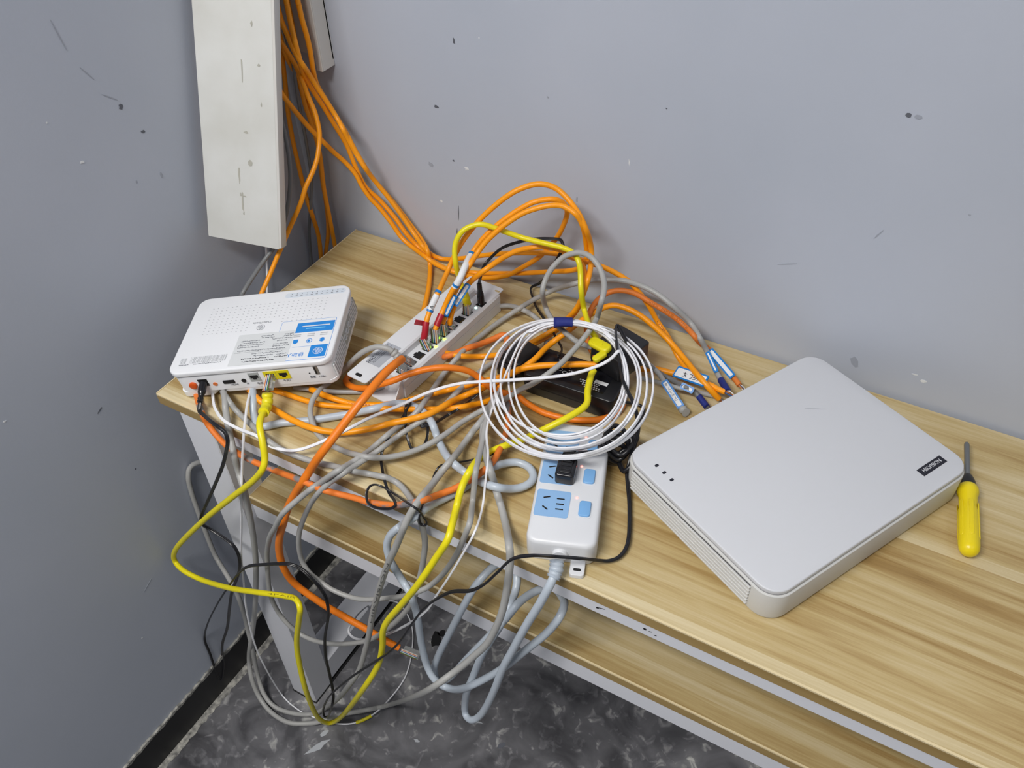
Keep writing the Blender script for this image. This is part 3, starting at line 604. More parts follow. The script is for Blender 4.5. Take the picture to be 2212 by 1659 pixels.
# ---------------------------------------------------------------- screwdriver
def screwdriver():
    tip, butt = Vector((.9646, -.0576, ZT+.0119)), Vector((.9937, -.2290, ZT+.0119)); d = (butt-tip); L = d.length
    t = thing('screwdriver', 'screwdriver with bright yellow handle beside the white recorder', 'screwdriver', (butt.x, butt.y, butt.z), (0, 0, math.atan2(-d.y, -d.x)))
    link('handle', lathe_me([(.0, .002), (.0012, .0058), (.004, .0088), (.008, .0105), (.014, .0111), (.060, .0111), (.066, .0098), (.084, .0098), (.089, .0114), (.093, .0118), (.097, .0112), (.0995, .0100)], 24), 'driver_yellow', t)
    for k in range(6):
        a = R(60*k+30); o = link('handle_flute', slab_me(.052, .0050, .0024, 0, .0008, .0006, 0, 4), 'driver_yellow', t); o.matrix_local = Matrix.Translation((.047, .0106*math.cos(a), .0106*math.sin(a))) @ Matrix.Rotation(a-R(90), 4, 'X')
    link('collar', lathe_me([(.0990, .0092), (.106, .0088), (.114, .0066), (.118, .0048)], 20), 'black_plastic', t)
    link('shaft', lathe_me([(.115, .0032), (L-.004, .0032), (L-.001, .0022), (L, .0008)], 14), 'steel', t)
screwdriver()

# ---------------------------------------------------------------- cables (world coordinates, tenths of a millimetre)
D = {}
D['OA'] = dict(m='orange', r=0.00351, k='round', start=False, p=[(-600,-200,18000),(-600,-200,17000),(-600,-200,16000),(-600,-200,15100),(-600,-200,14200),(-569,-260,13600),(-537,-320,13000),(-500,-390,12658),(-464,-460,12315),(-391,-601,11796),(-388,-609,11742),(-384,-620,11675),(-379,-629,11606),(-374,-633,11545),(-357,-635,11478),(-339,-629,11418),(-319,-622,11361),(-296,-612,11304),(-272,-600,11248),(-245,-587,11187),(-223,-575,11126),(-197,-563,11062),(-166,-558,11000),(-129,-567,10943),(-81,-592,10893),(-23,-630,10849),(21,-655,10798),(32,-648,10727),(48,-647,10659),(71,-654,10596),(99,-663,10537),(130,-674,10483),(161,-685,10430),(191,-700,10376),(220,-719,10317),(247,-741,10257),(270,-763,10199),(291,-788,10139),(304,-815,10082),(315,-851,10021),(325,-887,9967),(335,-931,9909),(343,-975,9852),(346,-1020,9798),(344,-1064,9746),(338,-1110,9695),(330,-1157,9645),(320,-1205,9597),(309,-1254,9547),(297,-1299,9494),(288,-1337,9440),(280,-1371,9384),(268,-1409,9321),(252,-1448,9260),(235,-1483,9205),(215,-1522,9146),(194,-1563,9086),(175,-1606,9025),(159,-1651,8968),(146,-1696,8914),(136,-1744,8862),(127,-1794,8810),(119,-1844,8759),(110,-1895,8707),(101,-1945,8654),(91,-1996,8597),(80,-2048,8539),(71,-2100,8482),(63,-2151,8429),(58,-2201,8383),(56,-2266,8331),(58,-2329,8289),(63,-2390,8251),(73,-2449,8212),(84,-2506,8168),(96,-2561,8123),(119,-2616,8083),(162,-2674,8053),(227,-2737,8034),(310,-2803,8026),(404,-2868,8022),(502,-2930,8018),(596,-2982,8019),(700,-3034,8018),(803,-3082,8017),(892,-3122,8017),(956,-3153,8020)])
D['B1'] = dict(m='orange', r=0.00367, k='round', start=False, p=[(-400,-180,18000),(-400,-180,17000),(-400,-180,16000),(-400,-180,15100),(-400,-180,14200),(-356,-258,13600),(-311,-336,13000),(-259,-427,12695),(-207,-518,12390),(-106,-697,11869),(-107,-696,11811),(-106,-695,11738),(-104,-693,11665),(-98,-689,11600),(-81,-689,11539),(-52,-698,11485),(-6,-723,11436),(51,-762,11398),(95,-788,11351),(104,-775,11283),(117,-762,11219),(133,-749,11160),(154,-736,11105),(176,-724,11051),(146,-656,10963),(123,-595,10872),(119,-552,10788),(129,-523,10712),(145,-503,10645),(168,-487,10582),(189,-472,10525),(211,-458,10465),(235,-444,10401),(258,-431,10339),(288,-422,10275),(327,-423,10213),(379,-440,10159),(435,-471,10122),(488,-497,10078),(503,-483,10005),(519,-469,9934),(537,-459,9867),(563,-452,9800),(597,-452,9733),(633,-455,9674),(671,-458,9616),(711,-457,9556),(750,-454,9496),(753,-406,9404),(760,-357,9310),(780,-323,9229),(810,-300,9158),(849,-283,9090),(891,-270,9025),(935,-260,8963),(979,-255,8903),(1024,-252,8845),(1067,-250,8789),(1112,-250,8732),(1158,-250,8672),(1202,-250,8612),(1250,-253,8550),(1301,-258,8489),(1355,-270,8436),(1413,-292,8398),(1497,-333,8361),(1587,-389,8345),(1639,-399,8302),(1678,-365,8223),(1729,-324,8156),(1793,-294,8115),(1866,-269,8097),(1951,-257,8109),(2035,-262,8140),(2131,-270,8183),(2236,-274,8229),(2321,-282,8271),(2410,-285,8314),(2503,-288,8359),(2597,-293,8405),(2689,-300,8450),(2779,-311,8494),(2869,-324,8538),(2959,-339,8582),(3049,-354,8626),(3139,-370,8669),(3230,-387,8711),(3322,-405,8754),(3413,-423,8796),(3501,-438,8834),(3585,-449,8866),(3663,-453,8893),(3736,-453,8916),(3807,-450,8936),(3880,-449,8953),(3957,-451,8970),(4036,-460,8986),(4123,-476,9003),(4214,-499,9024),(4306,-535,9053),(4396,-588,9095),(4497,-639,9136),(4565,-642,9136),(4597,-585,9089),(4652,-543,9057),(4719,-516,9031),(4778,-495,9004),(4845,-474,8973),(4911,-459,8943),(4973,-449,8914),(5034,-442,8884),(5086,-439,8857),(5153,-445,8812),(5208,-444,8760),(5260,-432,8699),(5306,-421,8638),(5347,-413,8582),(5394,-408,8516),(5431,-401,8452),(5473,-396,8381),(5519,-398,8316),(5569,-413,8270),(5625,-442,8241),(5682,-477,8220),(5733,-513,8202),(5788,-554,8174),(5836,-594,8146),(5888,-629,8112),(5941,-661,8072),(5999,-697,8037),(6063,-744,8020),(6135,-807,8024),(6211,-881,8045),(6290,-964,8084),(6374,-1059,8143),(6451,-1139,8196),(6522,-1163,8201),(6596,-1172,8203),(6665,-1186,8202),(6726,-1207,8206),(6810,-1220,8214)])
D['B2'] = dict(m='orange', r=0.00379, k='round', start=False, p=[(-100,-180,18000),(-100,-180,17000),(-100,-180,16000),(-100,-180,15100),(-100,-180,14200),(-72,-228,13600),(-45,-276,13000),(-13,-332,12692),(20,-388,12384),(82,-497,11864),(82,-495,11809),(82,-492,11741),(82,-490,11669),(80,-484,11604),(83,-479,11537),(86,-473,11474),(88,-466,11411),(90,-461,11347),(91,-457,11283),(90,-453,11218),(89,-450,11150),(83,-447,11083),(76,-444,11012),(69,-442,10942),(61,-436,10874),(58,-432,10795),(56,-425,10720),(57,-414,10647),(64,-394,10575),(75,-371,10505),(97,-353,10434),(118,-342,10375),(147,-336,10318),(182,-334,10260),(222,-337,10202),(265,-347,10155),(321,-372,10115),(393,-413,10084),(467,-457,10054),(495,-454,9993),(522,-452,9933),(549,-452,9873),(577,-451,9811),(606,-449,9748),(636,-446,9686),(666,-442,9625),(697,-438,9563),(692,-389,9468),(683,-335,9371),(690,-295,9286),(717,-267,9206),(755,-245,9130),(797,-227,9060),(838,-212,8998),(872,-199,8945),(925,-193,8883),(981,-192,8823),(1020,-189,8774),(1069,-188,8715),(1121,-186,8652),(1175,-185,8587),(1224,-184,8527),(1278,-184,8464),(1334,-186,8403),(1395,-199,8353),(1465,-231,8323),(1562,-300,8312),(1659,-381,8309),(1713,-424,8268),(1720,-417,8185),(1732,-427,8108),(1763,-471,8051),(1813,-550,8027),(1879,-659,8019),(1947,-774,8020),(2012,-889,8021),(2072,-1004,8020),(2127,-1115,8020),(2180,-1226,8019),(2232,-1335,8021),(2282,-1449,8018),(2332,-1558,8021),(2381,-1673,8018),(2422,-1768,8017),(2439,-1803,8020)])
D['B3'] = dict(m='orange', r=0.00366, k='round', start=False, p=[(-250,-180,18000),(-250,-180,17000),(-250,-180,16000),(-250,-180,15100),(-250,-180,14200),(-209,-250,13600),(-168,-321,13000),(-121,-403,12711),(-73,-485,12422),(19,-647,11904),(16,-644,11856),(12,-641,11795),(8,-638,11727),(7,-637,11655),(11,-641,11587),(25,-653,11529),(55,-682,11479),(101,-725,11436),(144,-765,11392),(142,-758,11325),(140,-750,11262),(135,-740,11201),(135,-736,11126),(109,-707,11046),(65,-655,10957),(41,-616,10874),(24,-574,10786),(21,-536,10702),(27,-505,10623),(37,-479,10551),(51,-456,10482),(64,-432,10418),(81,-411,10353),(99,-392,10288),(117,-376,10225),(136,-360,10159),(156,-344,10091),(177,-329,10021),(194,-311,9955),(212,-293,9887),(231,-275,9818),(251,-260,9747),(274,-251,9676),(296,-249,9609),(322,-253,9540),(349,-259,9471),(376,-267,9403),(402,-273,9339),(431,-277,9269),(462,-281,9195),(492,-283,9126),(525,-280,9061),(562,-270,8998),(602,-251,8942),(644,-228,8889),(692,-208,8834),(740,-197,8781),(788,-192,8730),(841,-191,8678),(894,-191,8626),(944,-192,8575),(995,-194,8521),(1047,-199,8461),(1096,-204,8403),(1145,-209,8347),(1194,-208,8291),(1244,-203,8234),(1295,-197,8181),(1350,-199,8135),(1419,-215,8101),(1505,-249,8080),(1597,-293,8073),(1690,-343,8080),(1818,-403,8093),(1954,-473,8133),(2070,-521,8158),(2163,-532,8158),(2237,-520,8150),(2261,-449,8103),(2307,-370,8061),(2346,-318,8033),(2400,-277,8018),(2472,-244,8014),(2565,-226,8029),(2655,-221,8053),(2735,-224,8080),(2824,-230,8113),(2917,-238,8149),(3012,-247,8186),(3105,-256,8224),(3194,-264,8260),(3277,-273,8294),(3370,-276,8330),(3459,-279,8365),(3544,-281,8400),(3627,-285,8434),(3706,-291,8469),(3786,-305,8509),(3887,-323,8559),(3988,-352,8615),(4082,-383,8670),(4168,-416,8727),(4269,-448,8798),(4366,-489,8890),(4447,-551,9011),(4508,-626,9154),(4514,-617,9229),(4508,-610,9295),(4505,-623,9380),(4504,-644,9471),(4505,-673,9570),(4511,-725,9682),(4509,-773,9780),(4486,-781,9844),(4457,-796,9904),(4416,-809,9953),(4347,-791,9973),(4276,-784,9989),(4209,-782,9994),(4143,-784,9985),(4077,-793,9970),(4015,-812,9955),(3954,-840,9938),(3894,-871,9918),(3838,-899,9896),(3783,-926,9870),(3732,-950,9841),(3680,-980,9806),(3636,-1006,9772),(3591,-1036,9735),(3544,-1068,9695),(3498,-1100,9651),(3456,-1128,9608),(3414,-1158,9561),(3372,-1187,9513),(3333,-1217,9465),(3297,-1247,9414),(3266,-1280,9362),(3242,-1318,9314),(3228,-1369,9277),(3227,-1443,9254),(3230,-1522,9234),(3207,-1560,9178),(3178,-1590,9112),(3159,-1629,9058),(3147,-1678,9010),(3138,-1728,8964),(3124,-1765,8916),(3099,-1799,8840),(3070,-1816,8761),(3048,-1842,8688),(3033,-1877,8626),(3024,-1914,8571),(3022,-1962,8512),(3024,-1999,8470)])
D['B4'] = dict(m='orange', r=0.00367, k='round', start=False, p=[(-660,-300,18000),(-660,-300,17000),(-660,-300,16000),(-660,-300,15100),(-660,-300,14200),(-589,-405,13600),(-518,-510,13000),(-436,-633,12273),(-353,-755,11547),(-187,-996,11026),(-179,-992,10969),(-168,-986,10898),(-155,-977,10820),(-136,-965,10744),(-123,-948,10686),(-104,-932,10627),(-83,-913,10566),(-62,-892,10505),(-41,-871,10445),(-25,-848,10387),(-1,-821,10315),(20,-791,10245),(39,-760,10177),(57,-729,10113),(77,-697,10046),(98,-664,9981),(118,-631,9921),(138,-599,9861),(167,-569,9795),(194,-539,9730),(224,-508,9664),(254,-471,9598),(285,-433,9532),(320,-402,9466),(364,-381,9401),(411,-367,9337),(453,-358,9273),(492,-357,9200),(525,-360,9127),(562,-358,9058),(599,-353,8992),(638,-346,8928),(680,-334,8864),(725,-315,8803),(780,-302,8736),(819,-296,8684),(866,-295,8630),(914,-295,8573),(963,-295,8514),(1008,-295,8451),(1053,-295,8385),(1103,-298,8322),(1165,-303,8269),(1236,-313,8233),(1321,-330,8209),(1416,-355,8196),(1516,-391,8194),(1631,-444,8205),(1735,-480,8199),(1811,-484,8169),(1903,-508,8164),(2001,-532,8165),(2086,-538,8159),(2185,-538,8154),(2261,-540,8154),(2328,-512,8131),(2382,-460,8088),(2443,-420,8059),(2507,-396,8047),(2595,-378,8051),(2678,-370,8068),(2761,-363,8092),(2846,-353,8119),(2932,-340,8150),(3017,-328,8187),(3099,-327,8236),(3185,-325,8302),(3266,-330,8382),(3348,-333,8461),(3427,-337,8535),(3509,-341,8613),(3587,-347,8691),(3656,-354,8770),(3717,-362,8851),(3772,-370,8930),(3824,-379,9008),(3879,-383,9090),(3931,-391,9172),(3979,-400,9260),(4022,-416,9351),(4062,-432,9448),(4097,-450,9539),(4128,-468,9631),(4147,-489,9717),(4138,-504,9796),(4099,-526,9868),(4053,-570,9918),(4000,-609,9940),(3944,-636,9939),(3888,-665,9930),(3839,-696,9923),(3785,-731,9907),(3733,-762,9883),(3683,-790,9851),(3630,-819,9814),(3577,-849,9774),(3528,-878,9735),(3483,-908,9696),(3438,-938,9656),(3393,-969,9614),(3351,-1000,9571),(3311,-1032,9527),(3271,-1064,9482),(3234,-1097,9436),(3200,-1127,9391),(3164,-1161,9338),(3131,-1197,9279),(3112,-1243,9232),(3115,-1325,9209),(3148,-1443,9217),(3190,-1571,9232),(3197,-1635,9205),(3200,-1692,9170),(3196,-1746,9128),(3178,-1783,9078),(3149,-1811,9016),(3118,-1837,8951),(3092,-1864,8885),(3067,-1892,8816),(3047,-1921,8751),(3034,-1959,8696),(3028,-2006,8649),(3026,-2053,8608),(3021,-2103,8560),(3016,-2151,8508),(3014,-2166,8490)])
D['A1'] = dict(m='orange', r=0.00371, k='round', start=True, p=[(2943,-2352,8430),(2951,-2333,8491),(2950,-2300,8557),(2940,-2261,8619),(2934,-2213,8673),(2931,-2160,8722),(2932,-2109,8771),(2939,-2067,8820),(2950,-2028,8868),(2960,-1990,8915),(2964,-1944,8950),(2947,-1864,8967),(2913,-1765,8960),(2872,-1651,8949),(2839,-1547,8950),(2825,-1470,8973),(2830,-1418,9022),(2846,-1382,9084),(2867,-1349,9148),(2888,-1321,9203),(2910,-1296,9259),(2936,-1270,9317),(2967,-1241,9377),(2997,-1215,9430),(3031,-1187,9485),(3066,-1158,9540),(3103,-1128,9595),(3141,-1100,9647),(3180,-1072,9696),(3220,-1044,9744),(3262,-1016,9791),(3303,-990,9835),(3345,-965,9878),(3391,-938,9924),(3438,-912,9968),(3485,-888,10009),(3530,-862,10044),(3578,-830,10076),(3631,-791,10101),(3681,-752,10120),(3729,-719,10134),(3789,-685,10147),(3846,-661,10151),(3906,-637,10145),(3969,-615,10129),(4033,-600,10104),(4088,-597,10077),(4144,-602,10047),(4202,-611,10012),(4254,-626,9982),(4312,-654,9955),(4376,-700,9938),(4441,-753,9925),(4481,-763,9877),(4516,-768,9823),(4547,-772,9766),(4569,-761,9698),(4573,-713,9600),(4574,-670,9505),(4581,-647,9416),(4591,-643,9340),(4606,-664,9276),(4626,-705,9235),(4651,-770,9207),(4679,-851,9189),(4708,-940,9177),(4725,-1011,9147),(4718,-1038,9080),(4706,-1059,9008),(4689,-1073,8929),(4667,-1082,8844),(4641,-1088,8761),(4609,-1095,8682),(4571,-1103,8608),(4513,-1082,8513),(4453,-1066,8416),(4406,-1082,8348),(4368,-1133,8308),(4335,-1198,8289),(4288,-1228,8248),(4240,-1266,8213),(4203,-1329,8201),(4181,-1414,8211),(4145,-1470,8196),(4110,-1528,8183),(4078,-1588,8174),(4053,-1650,8168),(4032,-1726,8164),(4020,-1816,8163),(4019,-1906,8166),(4027,-1997,8167),(4045,-2088,8168),(4055,-2153,8145),(4070,-2223,8118),(4104,-2308,8101),(4119,-2370,8066),(4130,-2436,8041),(4128,-2508,8029),(4111,-2580,8024),(4077,-2645,8027),(4044,-2701,8037),(4010,-2767,8058),(3984,-2850,8099),(3971,-2944,8158),(3934,-3000,8174),(3882,-3038,8170),(3820,-3064,8152),(3777,-3113,8166),(3730,-3154,8175),(3660,-3163,8148),(3592,-3176,8127),(3544,-3220,8143),(3509,-3275,8175),(3456,-3303,8175),(3401,-3333,8175),(3324,-3340,8145),(3247,-3345,8113),(3191,-3370,8111),(3149,-3419,8137),(3115,-3475,8174),(3057,-3502,8174),(3001,-3527,8174),(2932,-3533,8151),(2831,-3526,8100),(2747,-3528,8064),(2675,-3539,8042),(2605,-3558,8031),(2538,-3579,8026),(2473,-3602,8023),(2407,-3625,8022),(2343,-3649,8021),(2278,-3674,8020),(2212,-3696,8020),(2142,-3713,8020),(2068,-3727,8020),(1992,-3737,8020),(1914,-3746,8020),(1843,-3753,8020),(1769,-3758,8020),(1697,-3762,8020),(1629,-3766,8019),(1548,-3774,8020),(1473,-3781,8020),(1401,-3784,8018),(1312,-3783,8020),(1234,-3778,8022),(1206,-3775,8020)])
D['L3'] = dict(m='orange', r=0.00380, k='round', start=True, p=[(3065,-1895,8410),(3078,-1883,8499),(3090,-1855,8583),(3103,-1814,8651),(3120,-1778,8711),(3138,-1735,8767),(3150,-1682,8812),(3161,-1620,8848),(3171,-1557,8876),(3207,-1504,8926),(3264,-1503,8996),(3340,-1514,9083),(3412,-1509,9161),(3461,-1474,9205),(3491,-1413,9224),(3515,-1335,9232),(3537,-1254,9236),(3558,-1181,9239),(3591,-1108,9248),(3630,-1045,9259),(3672,-991,9265),(3721,-931,9266),(3774,-876,9265),(3830,-836,9270),(3886,-812,9281),(3948,-793,9292),(4014,-777,9297),(4086,-764,9297),(4159,-754,9292),(4227,-746,9284),(4294,-742,9274),(4357,-743,9260),(4423,-757,9241),(4492,-788,9217),(4553,-830,9192),(4603,-882,9167),(4647,-951,9145),(4683,-1023,9121),(4695,-1055,9063),(4702,-1087,9000),(4695,-1103,8926),(4671,-1098,8827),(4632,-1077,8715),(4588,-1063,8609),(4524,-1012,8486),(4463,-984,8382),(4410,-981,8302),(4363,-998,8237),(4322,-1029,8186),(4283,-1077,8149),(4248,-1143,8127),(4226,-1214,8126),(4198,-1285,8124),(4176,-1370,8135),(4163,-1469,8164),(4130,-1536,8162),(4095,-1605,8159),(4060,-1674,8161),(4023,-1736,8163),(3978,-1792,8164),(3925,-1839,8164),(3869,-1880,8165),(3803,-1901,8147),(3719,-1892,8096),(3645,-1897,8062),(3584,-1919,8048),(3533,-1958,8053),(3492,-2013,8078),(3463,-2080,8120),(3430,-2146,8165),(3361,-2166,8165),(3292,-2181,8164),(3194,-2166,8134),(3070,-2105,8059),(3019,-2072,8020)])
D['K'] = dict(m='orange', r=0.00402, k='round', start=False, p=[(6747,-1233,8080),(6700,-1248,8131),(6644,-1258,8187),(6589,-1255,8231),(6528,-1234,8261),(6470,-1200,8274),(6403,-1150,8275),(6332,-1077,8256),(6263,-1005,8237),(6196,-941,8228),(6130,-887,8229),(6065,-840,8237),(6000,-797,8248),(5934,-757,8263),(5869,-723,8281),(5807,-699,8304),(5748,-685,8332),(5691,-678,8364),(5636,-672,8395),(5577,-666,8426),(5516,-659,8456),(5456,-654,8485),(5395,-650,8510),(5331,-647,8532),(5265,-646,8550),(5201,-646,8564),(5129,-648,8573),(5050,-653,8575),(4980,-668,8572),(4915,-704,8565),(4856,-759,8550),(4817,-805,8536),(4776,-857,8518),(4738,-913,8499),(4703,-972,8481),(4672,-1036,8462),(4645,-1105,8447),(4623,-1181,8441),(4608,-1267,8448),(4602,-1370,8470),(4595,-1474,8492),(4555,-1502,8451),(4516,-1536,8413),(4485,-1587,8390),(4465,-1651,8379),(4451,-1733,8374),(4445,-1822,8373),(4437,-1904,8371),(4421,-1975,8362),(4396,-2033,8347),(4365,-2076,8323),(4322,-2109,8285),(4267,-2130,8235),(4209,-2154,8191),(4155,-2195,8167),(4108,-2254,8167),(4053,-2292,8150),(3984,-2300,8108),(3926,-2325,8084),(3879,-2368,8078),(3845,-2428,8091),(3824,-2509,8126),(3811,-2601,8175),(3769,-2646,8175),(3720,-2696,8172),(3645,-2710,8129),(3581,-2720,8090),(3529,-2755,8077),(3492,-2815,8090),(3467,-2890,8122),(3425,-2936,8121),(3357,-2954,8084),(3291,-2983,8053),(3237,-3022,8035),(3190,-3064,8026),(3149,-3106,8022),(3102,-3154,8020),(3059,-3196,8020),(3016,-3235,8020),(2969,-3274,8020),(2918,-3312,8020),(2866,-3347,8020),(2813,-3379,8020),(2757,-3410,8020),(2699,-3438,8020),(2643,-3462,8020),(2580,-3486,8020),(2513,-3503,8020),(2441,-3518,8022),(2369,-3533,8027),(2300,-3551,8039),(2241,-3574,8063),(2197,-3608,8106),(2167,-3651,8163),(2087,-3654,8171),(1958,-3607,8113),(1853,-3537,8020)])
D['M'] = dict(m='orange_dull', r=0.00375, k='round', start=False, p=[(6902,-901,8110),(6838,-849,8122),(6777,-799,8119),(6702,-744,8120),(6634,-689,8121),(6571,-635,8123),(6509,-585,8128),(6449,-542,8138),(6392,-511,8154),(6339,-497,8181),(6288,-511,8219),(6241,-547,8274),(6198,-594,8352),(6159,-645,8442),(6094,-607,8460),(6020,-544,8452),(5949,-503,8461),(5882,-482,8484),(5821,-477,8513),(5767,-482,8543),(5711,-492,8574),(5654,-499,8602),(5592,-502,8626),(5528,-503,8647),(5464,-503,8666),(5399,-503,8688),(5331,-504,8713),(5266,-509,8737),(5201,-521,8758),(5133,-536,8773),(5067,-553,8777),(4994,-570,8767),(4923,-589,8746),(4864,-616,8720),(4817,-652,8690),(4783,-704,8661),(4759,-775,8639),(4747,-857,8615),(4745,-926,8583),(4749,-980,8545),(4758,-1034,8505),(4773,-1091,8472),(4800,-1158,8447),(4835,-1228,8431),(4876,-1299,8422),(4931,-1377,8415),(4993,-1455,8419),(5075,-1546,8436),(5164,-1633,8470)])
D['H3'] = dict(m='orange', r=0.00419, k='round', start=False, p=[(1088,-3920,8020),(1346,-4066,8165),(1430,-4102,8177),(1524,-4137,8186),(1586,-4139,8159),(1650,-4134,8136),(1733,-4136,8125),(1815,-4143,8120),(1895,-4152,8118),(1978,-4162,8117),(2059,-4169,8115),(2133,-4171,8112),(2207,-4173,8112),(2280,-4174,8113),(2352,-4173,8118),(2427,-4170,8123),(2500,-4159,8123),(2561,-4138,8113),(2618,-4112,8102),(2671,-4084,8090),(2721,-4053,8080),(2774,-4019,8073),(2826,-3984,8071),(2874,-3953,8073),(2925,-3918,8077),(2976,-3882,8083),(3025,-3844,8088),(3072,-3806,8093),(3119,-3765,8099),(3167,-3724,8109),(3216,-3688,8125),(3270,-3663,8149),(3337,-3641,8183),(3391,-3608,8195),(3442,-3572,8205),(3493,-3535,8217),(3546,-3511,8239),(3604,-3488,8267),(3644,-3441,8268),(3680,-3389,8266),(3709,-3331,8262),(3730,-3265,8253),(3750,-3197,8246),(3768,-3124,8236),(3772,-3027,8200),(3764,-2915,8139),(3772,-2828,8104),(3800,-2760,8096),(3843,-2713,8113),(3902,-2691,8157),(3959,-2675,8201),(3977,-2615,8187),(4004,-2515,8162),(4021,-2433,8137),(4054,-2380,8142),(4103,-2344,8173),(4144,-2301,8197),(4176,-2256,8210),(4233,-2212,8257),(4297,-2200,8316),(4361,-2197,8368),(4426,-2179,8400),(4481,-2151,8414),(4540,-2116,8423),(4603,-2081,8430),(4656,-2053,8436),(4712,-2024,8440),(4770,-1995,8444),(4827,-1967,8448),(4885,-1939,8453),(4946,-1910,8458),(5005,-1882,8463),(5061,-1857,8468),(5122,-1834,8474),(5190,-1811,8481),(5245,-1794,8487),(5263,-1789,8490)])
D['D'] = dict(m='orange_deep', r=0.00526, k='round', start=True, p=[(3154,-3105,8750),(3196,-3251,8829),(3219,-3343,8868),(3222,-3425,8881),(3225,-3505,8891),(3228,-3586,8894),(3231,-3664,8892),(3231,-3735,8886),(3230,-3798,8877),(3227,-3859,8865),(3222,-3917,8849),(3213,-3973,8829),(3201,-4025,8805),(3183,-4086,8769),(3171,-4126,8745),(3158,-4169,8716),(3142,-4214,8684),(3125,-4261,8649),(3106,-4309,8610),(3088,-4354,8574),(3071,-4397,8541),(3054,-4444,8507),(3035,-4492,8470),(3014,-4537,8431),(2991,-4576,8387),(2963,-4608,8337),(2923,-4633,8268),(2870,-4648,8178),(2815,-4657,8085),(2770,-4670,8005),(2743,-4698,7950),(2711,-4730,7886),(2669,-4759,7806),(2599,-4765,7689),(2531,-4769,7572),(2469,-4782,7459),(2412,-4800,7350),(2364,-4819,7250),(2325,-4843,7152),(2293,-4868,7054),(2261,-4890,6951),(2217,-4904,6836),(2162,-4909,6707),(2105,-4909,6572),(2053,-4908,6435),(2005,-4905,6298),(1966,-4902,6162),(1941,-4902,6037),(1929,-4906,5925),(1924,-4910,5814),(1926,-4909,5700),(1923,-4899,5587),(1922,-4885,5469),(1933,-4868,5354),(1968,-4853,5251),(2000,-4841,5187),(2047,-4832,5133),(2102,-4822,5083),(2161,-4813,5035),(2221,-4803,4990),(2277,-4792,4944),(2333,-4779,4896),(2389,-4764,4845),(2444,-4747,4795),(2499,-4731,4748),(2555,-4715,4704),(2614,-4700,4663),(2677,-4688,4626),(2743,-4676,4594),(2810,-4665,4564),(2876,-4655,4537),(2939,-4645,4509),(3004,-4636,4479),(3073,-4626,4446),(3137,-4618,4415),(3199,-4609,4384),(3257,-4600,4354),(3330,-4585,4314),(3400,-4569,4276),(3456,-4555,4244),(3475,-4550,4233)])
D['E'] = dict(m='orange_deep', r=0.00422, k='round', start=False, p=[(2246,-2977,8020),(2203,-3025,8021),(2170,-3093,8031),(2194,-3194,8038),(2288,-3255,8058),(2387,-3281,8079),(2475,-3285,8100),(2567,-3285,8134),(2661,-3289,8190),(2756,-3288,8256),(2837,-3279,8308),(2904,-3263,8345),(2969,-3241,8379),(3029,-3212,8409),(3083,-3177,8436),(3133,-3135,8460),(3182,-3091,8481),(3231,-3049,8497),(3278,-3009,8509),(3325,-2968,8520),(3374,-2928,8527),(3423,-2891,8533),(3474,-2857,8537),(3525,-2824,8538),(3575,-2790,8534),(3623,-2753,8522),(3672,-2712,8502),(3719,-2670,8476),(3761,-2631,8446),(3804,-2593,8408),(3846,-2560,8360),(3887,-2537,8314),(3940,-2526,8274),(4003,-2537,8245),(4059,-2528,8200),(4101,-2493,8145),(4153,-2466,8104),(4207,-2442,8077),(4270,-2411,8061),(4331,-2385,8058),(4403,-2383,8056),(4478,-2405,8048),(4544,-2424,8038),(4618,-2438,8030),(4686,-2453,8029),(4761,-2466,8029),(4837,-2473,8029),(4905,-2472,8030),(4974,-2466,8030),(5043,-2456,8030),(5110,-2443,8030),(5173,-2428,8030),(5235,-2409,8030),(5295,-2387,8030),(5353,-2361,8030),(5411,-2329,8030),(5469,-2292,8030),(5522,-2252,8029),(5567,-2209,8029),(5616,-2149,8029),(5652,-2085,8029),(5674,-2017,8026),(5685,-1919,8029),(5671,-1821,8030),(5633,-1736,8030),(5585,-1660,8030),(5535,-1585,8037),(5480,-1517,8041),(5418,-1454,8038),(5331,-1399,8040)])
